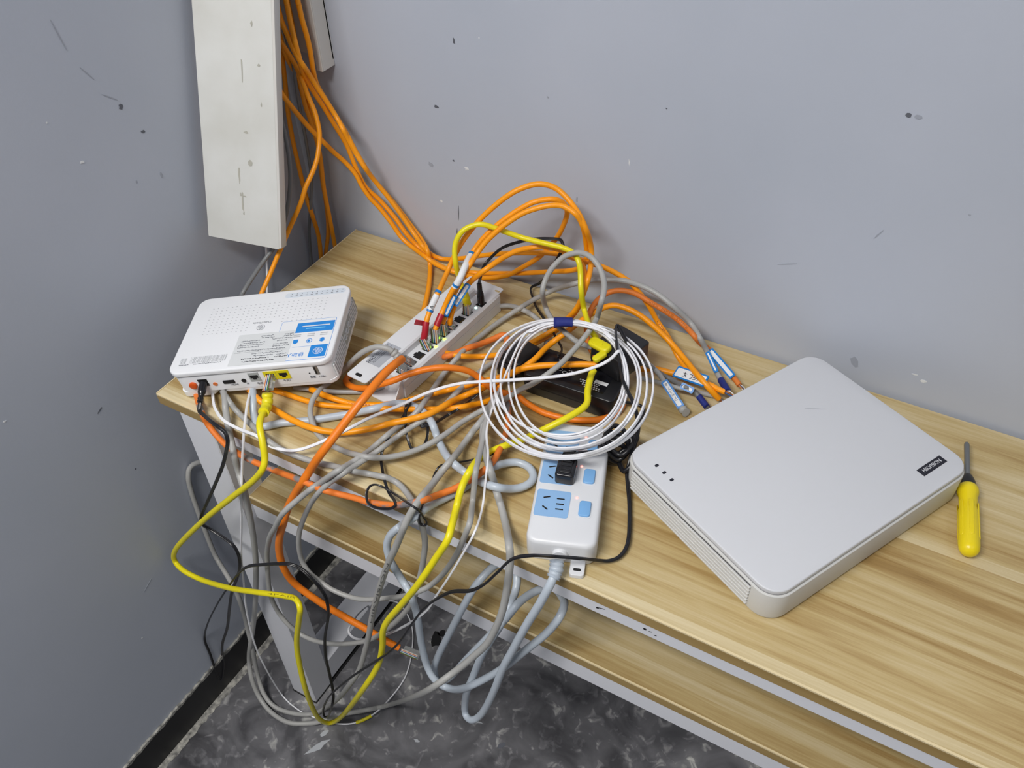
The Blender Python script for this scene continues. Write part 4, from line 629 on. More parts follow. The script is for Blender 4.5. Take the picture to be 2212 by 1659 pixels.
D['G'] = dict(m='orange_grey', r=0.00402, k='round', start=False, p=[(4324,-2488,8050),(4360,-2559,8042),(4405,-2645,8029),(4452,-2717,8030),(4498,-2795,8029),(4534,-2869,8035),(4570,-2952,8042),(4608,-3046,8059),(4649,-3152,8091),(4697,-3277,8144),(4739,-3401,8193),(4761,-3492,8211),(4776,-3578,8218),(4791,-3671,8239),(4801,-3760,8265),(4809,-3850,8303),(4784,-3899,8286),(4749,-3943,8256),(4718,-3976,8230),(4685,-4012,8205),(4652,-4052,8182),(4619,-4094,8164),(4586,-4137,8152),(4554,-4183,8144),(4519,-4230,8141),(4487,-4280,8144),(4462,-4335,8159),(4452,-4401,8197),(4454,-4497,8267),(4470,-4596,8355),(4447,-4651,8376),(4407,-4691,8375),(4351,-4710,8345),(4257,-4693,8253),(4164,-4680,8171),(4078,-4676,8109),(4001,-4675,8063),(3925,-4676,8025),(3847,-4678,7992),(3772,-4679,7961),(3699,-4680,7933),(3619,-4680,7908),(3543,-4677,7887),(3465,-4673,7866),(3382,-4673,7846),(3312,-4674,7827),(3242,-4681,7816),(3179,-4697,7818),(3129,-4722,7840),(3088,-4754,7874),(3016,-4757,7867),(2938,-4756,7857),(2864,-4754,7851),(2791,-4753,7848),(2714,-4753,7843),(2639,-4753,7835),(2537,-4734,7793),(2414,-4702,7727),(2308,-4681,7681),(2220,-4669,7652),(2133,-4665,7637),(2057,-4665,7628),(1986,-4666,7623),(1914,-4667,7620),(1839,-4667,7618),(1766,-4669,7619),(1698,-4674,7629),(1640,-4685,7655),(1595,-4706,7699),(1523,-4708,7715),(1424,-4690,7699),(1340,-4676,7697),(1262,-4663,7707),(1195,-4649,7723),(1134,-4636,7746),(1074,-4623,7774),(1013,-4608,7808),(964,-4596,7850),(936,-4593,7912),(929,-4597,7992),(903,-4584,8045),(819,-4529,8053),(714,-4455,8034),(617,-4385,8026),(543,-4329,8020)])
D['J'] = dict(m='orange_grey', r=0.00421, k='round', start=False, p=[(3085,-2175,8024),(3196,-2234,8133),(3265,-2203,8164),(3306,-2141,8165),(3343,-2073,8169),(3385,-2004,8175),(3427,-1950,8179),(3443,-1852,8137),(3462,-1756,8101),(3493,-1675,8086),(3532,-1608,8087),(3569,-1555,8094),(3616,-1493,8111),(3666,-1459,8127),(3731,-1486,8138),(3791,-1586,8142),(3843,-1724,8155),(3895,-1856,8166),(3938,-1946,8164),(3984,-2034,8163),(4002,-2068,8167)])
D['Y1'] = dict(m='yellow', r=0.00371, k='round', start=True, p=[(3086,-1459,8470),(3073,-1457,8544),(3052,-1454,8624),(3027,-1450,8695),(2999,-1443,8766),(2974,-1439,8852),(2975,-1459,8937),(2980,-1483,9035),(2980,-1496,9123),(2971,-1490,9194),(2956,-1472,9255),(2946,-1451,9311),(2941,-1424,9372),(2945,-1396,9429),(2960,-1366,9482),(2986,-1333,9533),(3019,-1299,9574),(3066,-1253,9605),(3120,-1210,9624),(3169,-1178,9636),(3227,-1149,9635),(3274,-1127,9623),(3327,-1102,9602),(3394,-1073,9576),(3443,-1049,9554),(3498,-1022,9528),(3558,-995,9501),(3620,-970,9477),(3684,-952,9460),(3749,-940,9451),(3818,-933,9448),(3888,-930,9448),(3955,-927,9450),(4019,-924,9451),(4093,-916,9450),(4164,-909,9449),(4230,-902,9449),(4290,-902,9448),(4369,-904,9443),(4436,-917,9436),(4499,-941,9422),(4553,-978,9397),(4591,-1009,9359),(4615,-1031,9311),(4637,-1059,9255),(4657,-1092,9212),(4680,-1135,9168),(4702,-1173,9121),(4717,-1187,9053),(4724,-1174,8961),(4728,-1151,8863),(4737,-1136,8775),(4771,-1171,8735),(4826,-1245,8731),(4901,-1351,8745),(4987,-1472,8776),(5041,-1509,8742),(5075,-1482,8661),(5084,-1467,8630)])
D['Y2'] = dict(m='yellow', r=0.00431, k='round', start=False, p=[(5280,-1937,8520),(5280,-2004,8511),(5298,-2082,8501),(5323,-2170,8490),(5350,-2252,8489),(5381,-2330,8491),(5422,-2409,8490),(5451,-2498,8489),(5440,-2585,8486),(5416,-2648,8482),(5385,-2711,8474),(5353,-2769,8465),(5319,-2822,8454),(5281,-2872,8439),(5241,-2916,8419),(5200,-2955,8396),(5155,-2990,8367),(5103,-3019,8328),(5050,-3036,8279),(4992,-3049,8222),(4934,-3065,8167),(4882,-3093,8131),(4841,-3138,8120),(4810,-3202,8137),(4793,-3285,8180),(4769,-3351,8202),(4726,-3399,8191),(4688,-3449,8185),(4660,-3507,8190),(4646,-3587,8219),(4651,-3688,8275),(4666,-3799,8330),(4688,-3899,8377),(4712,-4001,8416),(4723,-4082,8423),(4711,-4121,8380),(4699,-4155,8332),(4695,-4195,8291),(4697,-4239,8255),(4700,-4278,8218),(4704,-4315,8175),(4711,-4355,8136),(4726,-4405,8117),(4754,-4474,8122),(4789,-4551,8146),(4822,-4625,8168),(4847,-4691,8172),(4866,-4749,8158),(4872,-4797,8126),(4863,-4832,8080),(4843,-4852,8026),(4814,-4869,7959),(4780,-4889,7881),(4748,-4911,7807),(4721,-4933,7741),(4692,-4958,7670),(4661,-4984,7595),(4627,-5010,7515),(4591,-5032,7433),(4552,-5048,7347),(4504,-5063,7245),(4450,-5072,7134),(4392,-5077,7018),(4334,-5081,6902),(4277,-5085,6788),(4217,-5091,6669),(4152,-5099,6544),(4089,-5107,6422),(4031,-5114,6308),(3978,-5117,6196),(3924,-5133,6066),(3884,-5140,5946),(3854,-5146,5818),(3833,-5146,5684),(3812,-5147,5538),(3784,-5154,5401),(3759,-5160,5279),(3730,-5169,5150),(3693,-5181,5009),(3649,-5199,4864),(3606,-5213,4746),(3564,-5236,4634),(3517,-5261,4516),(3462,-5284,4386),(3397,-5299,4233),(3316,-5301,4046),(3199,-5279,3776),(3030,-5231,3392),(2825,-5159,2931),(2604,-5075,2436),(2382,-4990,1945),(2133,-4903,1402),(1862,-4810,828),(1631,-4737,363),(1464,-4736,97),(1397,-4809,163),(1420,-4888,389),(1471,-4974,717),(1535,-5039,1058),(1603,-5090,1356),(1674,-5139,1674),(1745,-5185,1993),(1807,-5222,2286),(1853,-5247,2533),(1882,-5260,2735),(1898,-5261,2907),(1907,-5256,3060),(1913,-5247,3203),(1921,-5239,3344),(1934,-5232,3490),(1946,-5225,3636),(1960,-5217,3777),(1977,-5209,3917),(2001,-5203,4061),(2037,-5200,4222),(2086,-5198,4400),(2142,-5198,4580),(2198,-5199,4750),(2252,-5204,4914),(2312,-5203,5103),(2367,-5203,5270),(2385,-5193,5377),(2333,-5150,5414),(2238,-5112,5392),(2151,-5101,5357),(2052,-5107,5317),(1951,-5115,5276),(1866,-5122,5239),(1772,-5132,5200),(1668,-5141,5153),(1557,-5148,5099),(1447,-5150,5038),(1338,-5148,4972),(1221,-5145,4899),(1097,-5140,4820),(970,-5134,4739),(840,-5127,4658),(709,-5117,4578),(569,-5106,4494),(424,-5092,4406),(278,-5078,4321),(138,-5065,4244),(10,-5055,4181),(-115,-5050,4136),(-234,-5051,4117),(-333,-5057,4121),(-419,-5062,4133),(-502,-5058,4137),(-626,-5040,4145),(-710,-5015,4171),(-715,-5006,4277),(-627,-5012,4465),(-508,-5013,4656),(-395,-5013,4817),(-262,-5009,4994),(-111,-4994,5189),(13,-4997,5344),(137,-4992,5497),(268,-4987,5659),(402,-4981,5822),(534,-4976,5982),(660,-4972,6133),(782,-4968,6277),(905,-4965,6420),(1024,-4961,6558),(1140,-4958,6691),(1252,-4955,6817),(1358,-4952,6938),(1464,-4948,7059),(1571,-4942,7179),(1675,-4936,7294),(1771,-4930,7402),(1859,-4924,7501),(1942,-4925,7600),(2042,-4913,7726),(2123,-4909,7836),(2175,-4897,7921),(2197,-4866,7985),(2191,-4829,8029),(2178,-4798,8077),(2163,-4775,8128),(2143,-4750,8180),(2117,-4719,8228),(2086,-4687,8269),(2045,-4648,8304),(2000,-4603,8332),(1953,-4546,8343),(1901,-4464,8333),(1846,-4366,8304),(1797,-4274,8279),(1755,-4199,8286),(1723,-4145,8328),(1706,-4115,8367)])
D['g1'] = dict(m='grey', r=0.00373, k='round', start=False, p=[(2929,-2923,8570),(2885,-2922,8610),(2824,-2934,8652),(2751,-2958,8672),(2673,-2977,8667),(2597,-2994,8634),(2525,-3011,8589),(2459,-3027,8538),(2396,-3046,8478),(2334,-3068,8407),(2271,-3086,8330),(2208,-3103,8251),(2150,-3127,8181),(2102,-3159,8122),(2064,-3208,8079),(2046,-3271,8063),(2042,-3352,8068),(2060,-3438,8097),(2095,-3549,8150),(2133,-3661,8196),(2134,-3748,8181),(2146,-3818,8154),(2182,-3896,8137),(2230,-3965,8128),(2290,-4028,8111),(2348,-4075,8094),(2410,-4119,8070),(2470,-4155,8052),(2547,-4182,8036),(2620,-4200,8032),(2699,-4217,8030),(2781,-4228,8031),(2865,-4237,8034),(2946,-4244,8044),(3024,-4257,8067),(3131,-4275,8110),(3238,-4313,8184),(3336,-4333,8234),(3415,-4328,8252),(3466,-4296,8234),(3491,-4240,8186),(3521,-4186,8151),(3556,-4139,8129),(3596,-4094,8117),(3638,-4049,8111),(3675,-4006,8106),(3709,-3960,8100),(3743,-3910,8095),(3775,-3859,8091),(3807,-3808,8091),(3840,-3757,8095),(3873,-3706,8105),(3906,-3654,8116),(3938,-3601,8129),(3965,-3540,8135),(3982,-3475,8130),(3998,-3406,8127),(4013,-3335,8123),(4028,-3264,8119),(4045,-3196,8117),(4068,-3135,8120),(4098,-3084,8132),(4136,-3046,8157),(4184,-3020,8197),(4235,-3002,8244),(4261,-2946,8245),(4292,-2883,8245),(4325,-2819,8247),(4342,-2732,8220),(4348,-2633,8175),(4358,-2555,8149),(4392,-2474,8154),(4426,-2426,8179),(4483,-2400,8229),(4556,-2393,8298),(4628,-2393,8371),(4697,-2383,8445),(4753,-2362,8505),(4791,-2327,8538),(4821,-2279,8560),(4848,-2225,8578),(4873,-2167,8594),(4895,-2103,8610),(4911,-2043,8623),(4924,-1978,8637),(4937,-1912,8651),(4950,-1847,8666),(4963,-1781,8683),(4977,-1717,8705),(4996,-1660,8739),(5024,-1623,8793),(5048,-1588,8846),(5037,-1478,8837),(5021,-1370,8829),(5022,-1319,8871),(5067,-1384,9012),(5118,-1468,9169),(5141,-1491,9269),(5137,-1448,9313),(5119,-1382,9334),(5094,-1318,9356),(5061,-1257,9379),(5022,-1202,9403),(4980,-1157,9434),(4933,-1121,9468),(4883,-1092,9499),(4827,-1069,9527),(4767,-1046,9543),(4687,-1020,9544),(4608,-1003,9530),(4542,-1002,9510),(4482,-1014,9483),(4423,-1027,9449),(4368,-1052,9405),(4329,-1079,9362),(4294,-1115,9315),(4263,-1151,9264),(4240,-1185,9210),(4223,-1218,9154),(4215,-1255,9105),(4220,-1307,9065),(4226,-1339,9014),(4201,-1293,8896),(4150,-1172,8711),(4119,-1077,8553),(4143,-1079,8486),(4204,-1137,8475),(4275,-1195,8470),(4355,-1250,8466),(4444,-1315,8479),(4539,-1397,8514),(4625,-1458,8536),(4682,-1456,8504),(4738,-1460,8478),(4806,-1476,8468),(4884,-1497,8474),(4976,-1516,8488),(5057,-1532,8503),(5082,-1536,8506)])
D['g2'] = dict(m='grey', r=0.00374, k='round', start=False, p=[(6832,-1201,8224),(6781,-1131,8206),(6702,-1004,8155),(6635,-898,8115),(6556,-803,8113),(6511,-742,8111),(6459,-686,8129),(6405,-636,8156),(6355,-601,8193),(6314,-588,8243),(6278,-598,8312),(6246,-623,8390),(6209,-628,8450),(6148,-554,8446),(6086,-475,8436),(6026,-427,8451),(5972,-413,8486),(5925,-424,8533),(5877,-447,8590),(5829,-473,8647),(5779,-492,8697),(5726,-498,8735),(5665,-491,8763),(5603,-477,8784),(5540,-462,8799),(5480,-451,8814),(5407,-447,8832),(5338,-448,8847),(5270,-454,8860),(5204,-466,8875),(5139,-484,8891),(5075,-504,8904),(5010,-521,8908),(4941,-530,8901),(4872,-536,8886),(4805,-548,8872),(4741,-565,8862),(4680,-589,8855),(4622,-617,8849),(4570,-655,8847),(4521,-717,8855),(4472,-777,8857),(4396,-787,8812),(4295,-715,8709),(4165,-595,8561),(4028,-469,8405),(3914,-389,8283),(3835,-375,8214),(3782,-409,8183),(3742,-466,8170),(3703,-527,8158),(3666,-591,8145),(3637,-669,8141),(3621,-770,8157),(3606,-869,8172),(3554,-902,8128),(3502,-934,8082),(3463,-987,8055),(3434,-1051,8041),(3407,-1132,8033),(3386,-1217,8030),(3368,-1299,8031),(3352,-1385,8031),(3344,-1469,8036),(3336,-1566,8044),(3336,-1670,8066),(3343,-1795,8102),(3366,-1932,8156),(3371,-2040,8174),(3375,-2128,8175),(3377,-2218,8176),(3349,-2271,8132),(3323,-2325,8090),(3309,-2387,8062),(3304,-2463,8047),(3311,-2546,8044),(3328,-2639,8054),(3358,-2746,8082),(3403,-2877,8134),(3437,-2994,8171),(3461,-3093,8192),(3500,-3206,8234),(3526,-3307,8262),(3516,-3373,8241),(3492,-3430,8206),(3463,-3480,8176),(3434,-3528,8154),(3400,-3576,8129),(3379,-3634,8120),(3380,-3710,8140),(3387,-3795,8170),(3383,-3868,8181),(3358,-3918,8159),(3319,-3951,8113),(3294,-4002,8088),(3285,-4069,8087),(3291,-4149,8112),(3309,-4246,8162),(3326,-4339,8212),(3310,-4399,8215),(3288,-4456,8211),(3295,-4536,8250),(3306,-4621,8296),(3303,-4692,8321),(3253,-4717,8276),(3184,-4728,8202),(3098,-4728,8101),(3015,-4726,8001),(2940,-4725,7913),(2888,-4755,7863),(2859,-4813,7847),(2795,-4823,7770),(2730,-4846,7694),(2677,-4883,7635),(2636,-4924,7589),(2599,-4965,7548),(2563,-5006,7505),(2525,-5037,7454),(2473,-5054,7376),(2392,-5058,7237),(2294,-5041,7061),(2182,-5017,6873),(2058,-4985,6677),(1924,-4947,6450),(1783,-4897,6190),(1639,-4846,5905),(1521,-4808,5652),(1453,-4793,5469),(1420,-4795,5332),(1390,-4800,5195),(1350,-4801,5039),(1307,-4800,4873),(1270,-4801,4711),(1242,-4805,4558),(1221,-4811,4409),(1205,-4811,4257),(1192,-4804,4096),(1185,-4791,3935),(1196,-4783,3797),(1232,-4783,3694),(1287,-4787,3617),(1346,-4787,3545),(1393,-4779,3474),(1442,-4767,3403),(1500,-4756,3349),(1575,-4750,3327),(1667,-4750,3336),(1766,-4751,3364),(1863,-4747,3392),(1952,-4735,3411),(2038,-4720,3432),(2137,-4706,3476),(2248,-4701,3552),(2368,-4703,3654),(2496,-4708,3772),(2621,-4713,3893),(2735,-4717,4008),(2851,-4712,4120),(2956,-4707,4229),(3058,-4703,4347),(3164,-4701,4486),(3271,-4702,4645),(3377,-4703,4813),(3479,-4703,4980),(3571,-4704,5139),(3661,-4703,5297),(3746,-4702,5451),(3824,-4703,5599),(3904,-4699,5757),(3980,-4702,5916),(4054,-4712,6090),(4128,-4737,6282),(4205,-4771,6490),(4248,-4774,6635),(4263,-4751,6717),(4265,-4717,6775),(4272,-4691,6849),(4286,-4676,6936),(4307,-4668,7038),(4330,-4664,7146),(4350,-4662,7249),(4368,-4656,7356),(4382,-4647,7464),(4392,-4642,7568),(4396,-4642,7680),(4391,-4642,7783),(4385,-4642,7862),(4379,-4644,7947),(4384,-4661,8053),(4395,-4689,8185),(4364,-4673,8236),(4283,-4605,8191),(4189,-4530,8121),(4098,-4465,8072),(4017,-4415,8049),(3941,-4379,8042),(3871,-4360,8048),(3806,-4358,8066),(3756,-4377,8096),(3714,-4404,8124),(3642,-4407,8106),(3558,-4406,8080),(3496,-4417,8074),(3446,-4447,8094),(3415,-4498,8145),(3387,-4546,8196),(3317,-4555,8188),(3206,-4527,8123),(3108,-4508,8076),(3021,-4501,8046),(2935,-4499,8018),(2865,-4510,8010),(2797,-4525,8008),(2728,-4537,8008),(2658,-4548,8009),(2587,-4558,8011),(2518,-4569,8019),(2463,-4584,8036),(2419,-4608,8069),(2393,-4643,8125),(2360,-4668,8169),(2284,-4661,8168),(2211,-4652,8171),(2157,-4651,8193),(2038,-4603,8145),(1915,-4549,8100),(1803,-4504,8072),(1709,-4472,8060),(1614,-4443,8053),(1520,-4415,8049),(1440,-4391,8050),(1369,-4373,8062),(1311,-4363,8087),(1265,-4357,8128),(1225,-4352,8180),(1146,-4314,8181),(1030,-4256,8157),(824,-4130,8020)])
D['g3'] = dict(m='grey', r=0.00355, k='round', start=False, p=[(3771,-1931,8030),(3756,-1989,8032),(3734,-2070,8033),(3716,-2161,8036),(3710,-2250,8049),(3712,-2354,8072),(3726,-2471,8111),(3750,-2599,8167),(3749,-2686,8181),(3738,-2759,8177),(3704,-2800,8132),(3684,-2857,8103),(3682,-2940,8104),(3697,-3048,8139),(3713,-3158,8183),(3698,-3228,8183),(3682,-3298,8185),(3666,-3371,8191),(3649,-3448,8203),(3622,-3512,8200),(3581,-3557,8173),(3551,-3609,8159),(3529,-3672,8158),(3493,-3718,8133),(3460,-3761,8107),(3449,-3827,8112),(3455,-3915,8144),(3456,-3995,8168),(3448,-4062,8178),(3422,-4113,8162),(3398,-4166,8149),(3395,-4238,8170),(3403,-4327,8210),(3384,-4387,8211),(3365,-4445,8211),(3355,-4505,8221),(3351,-4586,8247),(3352,-4662,8275),(3308,-4701,8236),(3226,-4696,8139),(3149,-4698,8047),(3089,-4717,7981),(3052,-4750,7941),(2995,-4776,7866),(2942,-4799,7789),(2853,-4791,7650),(2771,-4781,7515),(2698,-4778,7384),(2634,-4781,7260),(2577,-4789,7141),(2524,-4800,7021),(2474,-4811,6900),(2429,-4820,6783),(2390,-4828,6664),(2357,-4832,6549),(2327,-4833,6427),(2298,-4830,6289),(2274,-4825,6146),(2266,-4823,6022),(2279,-4827,5930),(2309,-4834,5858),(2344,-4835,5792),(2377,-4827,5724),(2414,-4813,5659),(2465,-4802,5607),(2522,-4800,5575),(2591,-4802,5556),(2666,-4803,5541),(2739,-4796,5527),(2813,-4784,5511),(2890,-4769,5498),(2967,-4756,5497),(3053,-4748,5516),(3145,-4746,5561),(3239,-4744,5619),(3327,-4737,5674),(3407,-4726,5724),(3489,-4714,5778),(3574,-4705,5840),(3663,-4702,5914),(3759,-4706,6003),(3862,-4718,6109),(3972,-4737,6236),(4088,-4765,6387),(4198,-4788,6532),(4280,-4782,6623),(4342,-4760,6683),(4389,-4723,6720),(4444,-4697,6791),(4504,-4683,6886),(4566,-4676,6996),(4627,-4670,7114),(4685,-4665,7237),(4737,-4661,7354),(4784,-4657,7463),(4824,-4654,7564),(4859,-4651,7661),(4895,-4648,7763),(4930,-4646,7871),(4963,-4643,7978),(4996,-4641,8085),(5029,-4639,8191),(5045,-4616,8266),(5022,-4553,8270),(4962,-4447,8205),(4888,-4325,8118),(4831,-4224,8065),(4804,-4167,8072),(4796,-4138,8119),(4795,-4117,8179),(4791,-4094,8240),(4791,-4078,8309),(4794,-4064,8386),(4782,-4021,8436),(4748,-3949,8417),(4707,-3862,8388),(4662,-3766,8351),(4616,-3667,8315),(4573,-3574,8285),(4534,-3489,8266),(4498,-3408,8259),(4465,-3333,8259),(4436,-3263,8263),(4410,-3196,8266),(4385,-3117,8270),(4365,-3032,8275),(4353,-2955,8281),(4345,-2873,8293),(4346,-2787,8311),(4309,-2666,8255)])
D['g4'] = dict(m='grey', r=0.00441, k='round', start=False, p=[(886,-4159,8072),(1061,-4283,8178),(1140,-4350,8186),(1201,-4413,8189),(1232,-4453,8149),(1275,-4497,8122),(1330,-4550,8102),(1373,-4593,8072),(1392,-4617,8009),(1392,-4627,7926),(1404,-4646,7851),(1437,-4679,7805),(1488,-4726,7777),(1529,-4765,7735),(1524,-4770,7641),(1506,-4765,7534),(1503,-4769,7442),(1519,-4785,7376),(1562,-4819,7336),(1609,-4853,7296),(1612,-4860,7204),(1579,-4846,7069),(1522,-4818,6907),(1474,-4798,6754),(1439,-4787,6617),(1415,-4782,6496),(1394,-4781,6380),(1372,-4780,6255),(1345,-4778,6125),(1315,-4773,5992),(1281,-4768,5848),(1243,-4763,5697),(1206,-4759,5546),(1168,-4756,5407),(1132,-4754,5268),(1093,-4753,5124),(1049,-4752,4970),(1001,-4751,4806),(948,-4746,4645),(891,-4741,4473),(830,-4736,4292),(766,-4730,4104),(700,-4725,3914),(633,-4719,3723),(563,-4715,3521),(488,-4710,3311),(412,-4706,3100),(338,-4703,2894),(267,-4701,2696),(194,-4704,2490),(122,-4712,2283),(60,-4725,2102),(8,-4743,1937),(-40,-4765,1770),(-107,-4779,1572),(-221,-4766,1289),(-297,-4770,1049),(-323,-4793,888),(-312,-4832,776),(-281,-4877,686),(-247,-4918,594),(-214,-4952,491),(-177,-4981,384),(-131,-5009,284),(-72,-5036,205),(4,-5064,149),(93,-5093,112),(191,-5118,88),(292,-5134,70),(397,-5143,60),(507,-5146,56),(618,-5140,57),(725,-5120,57),(810,-5091,57),(895,-5050,55),(978,-5003,54),(1055,-4956,57),(1125,-4916,66),(1217,-4860,92),(1292,-4809,130),(1364,-4754,162),(1418,-4695,165),(1462,-4629,151),(1521,-4560,145),(1589,-4501,151),(1658,-4453,167),(1736,-4404,189),(1821,-4355,217),(1908,-4308,253),(1990,-4259,283),(2041,-4192,251),(2085,-4120,202),(2170,-4081,252),(2213,-4002,200),(2306,-3959,267),(2582,-4084,810),(2939,-4299,1581),(3336,-4558,2467),(3724,-4818,3342),(4067,-5048,4120),(4350,-5230,4757),(4564,-5351,5226),(4705,-5413,5524),(4799,-5430,5703),(4867,-5419,5817),(4917,-5390,5886),(4955,-5350,5926),(4986,-5304,5952),(5015,-5261,5976),(5048,-5227,6014),(5093,-5199,6080),(5143,-5172,6159),(5186,-5149,6231),(5225,-5129,6299),(5263,-5110,6367),(5306,-5090,6446),(5353,-5071,6531),(5396,-5055,6617),(5437,-5039,6709),(5471,-5022,6802),(5500,-5007,6897),(5527,-4990,6995),(5552,-4974,7093),(5573,-4958,7184),(5590,-4939,7272),(5603,-4919,7358),(5612,-4899,7436),(5618,-4879,7514),(5624,-4861,7591),(5629,-4846,7667),(5632,-4831,7743),(5634,-4815,7815),(5635,-4800,7880),(5633,-4776,7949),(5629,-4752,8011),(5624,-4730,8069),(5618,-4712,8138),(5613,-4702,8215),(5595,-4678,8268),(5557,-4625,8270),(5501,-4545,8222),(5433,-4448,8153),(5365,-4353,8089),(5305,-4275,8051),(5255,-4213,8036),(5208,-4159,8036),(5165,-4113,8046),(5125,-4072,8062),(5092,-4043,8093),(5070,-4034,8150),(5028,-3993,8165),(4972,-3931,8154),(4944,-3910,8206),(4935,-3920,8302),(4919,-3918,8379),(4872,-3869,8388),(4807,-3797,8361),(4733,-3711,8316),(4661,-3625,8272),(4595,-3541,8242),(4534,-3458,8225),(4479,-3379,8216),(4432,-3303,8211),(4394,-3227,8211),(4364,-3154,8217),(4339,-3083,8223),(4317,-3010,8230),(4300,-2936,8236),(4287,-2865,8241),(4253,-2752,8205),(4218,-2627,8164),(4191,-2532,8128)])
D['g5'] = dict(m='grey', r=0.00430, k='round', start=False, p=[(-400,-4054,5875),(-657,-3967,5630),(-825,-3982,5499),(-865,-4047,5441),(-864,-4091,5381),(-860,-4132,5289),(-863,-4149,5200),(-863,-4163,5097),(-859,-4178,4985),(-858,-4187,4888),(-853,-4197,4786),(-846,-4207,4681),(-839,-4217,4577),(-834,-4226,4478),(-828,-4234,4382),(-821,-4243,4278),(-808,-4255,4158),(-807,-4260,4049),(-804,-4267,3926),(-800,-4274,3795),(-792,-4283,3666),(-775,-4294,3552),(-747,-4309,3463),(-685,-4336,3391),(-606,-4368,3354),(-518,-4403,3335),(-432,-4438,3317),(-350,-4473,3293),(-267,-4509,3272),(-186,-4544,3251),(-118,-4575,3216),(-73,-4597,3152),(-53,-4610,3042),(-59,-4612,2898),(-77,-4611,2737),(-92,-4614,2575),(-106,-4619,2426),(-118,-4627,2275),(-130,-4637,2125),(-137,-4650,1984),(-136,-4667,1856),(-122,-4690,1751),(-94,-4722,1671),(-84,-4746,1553),(-116,-4749,1362),(-160,-4749,1152),(-192,-4757,949),(-212,-4771,764),(-217,-4791,607),(-201,-4819,476),(-163,-4858,369),(-111,-4898,291),(-51,-4935,228),(19,-4966,172),(98,-4991,125),(185,-5008,93),(280,-5013,70),(373,-5007,60),(474,-4992,59),(577,-4971,64),(676,-4947,75),(786,-4916,93),(898,-4882,125),(1000,-4845,162),(1055,-4779,129),(1090,-4702,91),(1120,-4622,67),(1283,-4622,328),(1553,-4694,830),(1847,-4787,1401),(2104,-4870,1919),(2331,-4944,2391),(2534,-5007,2823),(2694,-5043,3166),(2805,-5047,3406),(2883,-5029,3579),(2948,-5005,3738),(3007,-4989,3900),(3059,-4978,4061),(3108,-4968,4225),(3154,-4958,4385),(3197,-4951,4537),(3240,-4942,4688),(3279,-4935,4832),(3316,-4930,4974),(3354,-4923,5118),(3388,-4916,5261),(3422,-4910,5403),(3459,-4904,5555),(3501,-4897,5718),(3545,-4901,5859),(3590,-4903,6004),(3638,-4906,6154),(3686,-4909,6304),(3733,-4912,6446),(3779,-4916,6581),(3826,-4917,6722),(3873,-4918,6858),(3918,-4920,6987),(3962,-4920,7108),(4005,-4922,7224),(4051,-4918,7346),(4096,-4917,7459),(4140,-4913,7569),(4181,-4903,7681),(4219,-4899,7783),(4260,-4897,7896),(4306,-4899,8020),(4341,-4889,8121),(4355,-4859,8179),(4373,-4828,8236),(4395,-4797,8298),(4418,-4769,8357),(4423,-4721,8377),(4421,-4665,8381),(4423,-4604,8389),(4399,-4514,8341),(4368,-4412,8281),(4344,-4318,8237),(4326,-4234,8207),(4314,-4153,8190),(4310,-4081,8186),(4316,-4022,8201),(4334,-3975,8232),(4348,-3925,8255),(4340,-3842,8235),(4311,-3731,8181),(4274,-3612,8117),(4250,-3509,8079),(4238,-3422,8066),(4237,-3350,8072),(4247,-3297,8098),(4270,-3259,8145),(4305,-3235,8209),(4319,-3183,8232),(4324,-3122,8242),(4327,-3053,8249),(4328,-2975,8255),(4328,-2898,8261),(4327,-2835,8265),(4326,-2811,8264)])
D['g6'] = dict(m='grey', r=0.00295, k='round', start=False, p=[(1652,-3622,8020),(1717,-3618,8039),(1807,-3609,8062),(1912,-3603,8094),(2015,-3606,8133),(2092,-3599,8153),(2143,-3572,8143),(2163,-3515,8095),(2195,-3461,8057),(2235,-3420,8036),(2288,-3383,8026),(2346,-3350,8022),(2401,-3320,8021),(2446,-3295,8020),(2512,-3253,8019),(2556,-3216,8019),(2609,-3166,8019),(2656,-3112,8019),(2698,-3048,8020),(2725,-2995,8020)])
D['g7'] = dict(m='grey', r=0.00370, k='round', start=False, p=[(3185,-876,8050),(3260,-828,8052),(3315,-791,8052),(3391,-768,8058),(3478,-785,8081),(3585,-832,8122),(3669,-850,8129),(3726,-822,8087),(3791,-819,8059),(3863,-840,8044),(3938,-881,8038),(4021,-947,8038),(4107,-1038,8043),(4185,-1153,8057),(4243,-1269,8059),(4245,-1276,8030)])
D['g8'] = dict(m='grey', r=0.00336, k='round', start=False, p=[(5658,-1365,8415),(5695,-1280,8330),(5748,-1227,8259),(5812,-1227,8222),(5883,-1255,8206),(5954,-1306,8202),(6031,-1374,8196),(6089,-1432,8203),(6140,-1449,8160),(6189,-1454,8104),(6245,-1482,8074),(6309,-1530,8058),(6368,-1579,8052),(6435,-1624,8045),(6458,-1639,8050)])
D['g10'] = dict(m='grey_dark', r=0.00337, k='round', start=False, p=[(5684,-1340,8358),(5723,-1291,8303),(5786,-1249,8245),(5849,-1241,8210),(5916,-1235,8173),(5973,-1196,8114),(6036,-1183,8091),(6120,-1209,8093),(6205,-1266,8129),(6286,-1339,8188),(6349,-1351,8193),(6397,-1316,8152),(6449,-1304,8112),(6508,-1325,8089),(6572,-1370,8077),(6638,-1419,8069),(6661,-1440,8070)])
D['g11'] = dict(m='grey', r=0.00291, k='round', start=False, p=[(5622,-1275,8030),(5686,-1290,8036),(5761,-1301,8048),(5842,-1316,8074),(5929,-1357,8122),(6022,-1412,8182),(6082,-1409,8183),(6141,-1385,8164),(6201,-1363,8148),(6266,-1368,8161),(6327,-1351,8156),(6370,-1279,8099),(6413,-1229,8060),(6484,-1195,8036),(6545,-1179,8027),(6625,-1160,8020),(6652,-1155,8020)])
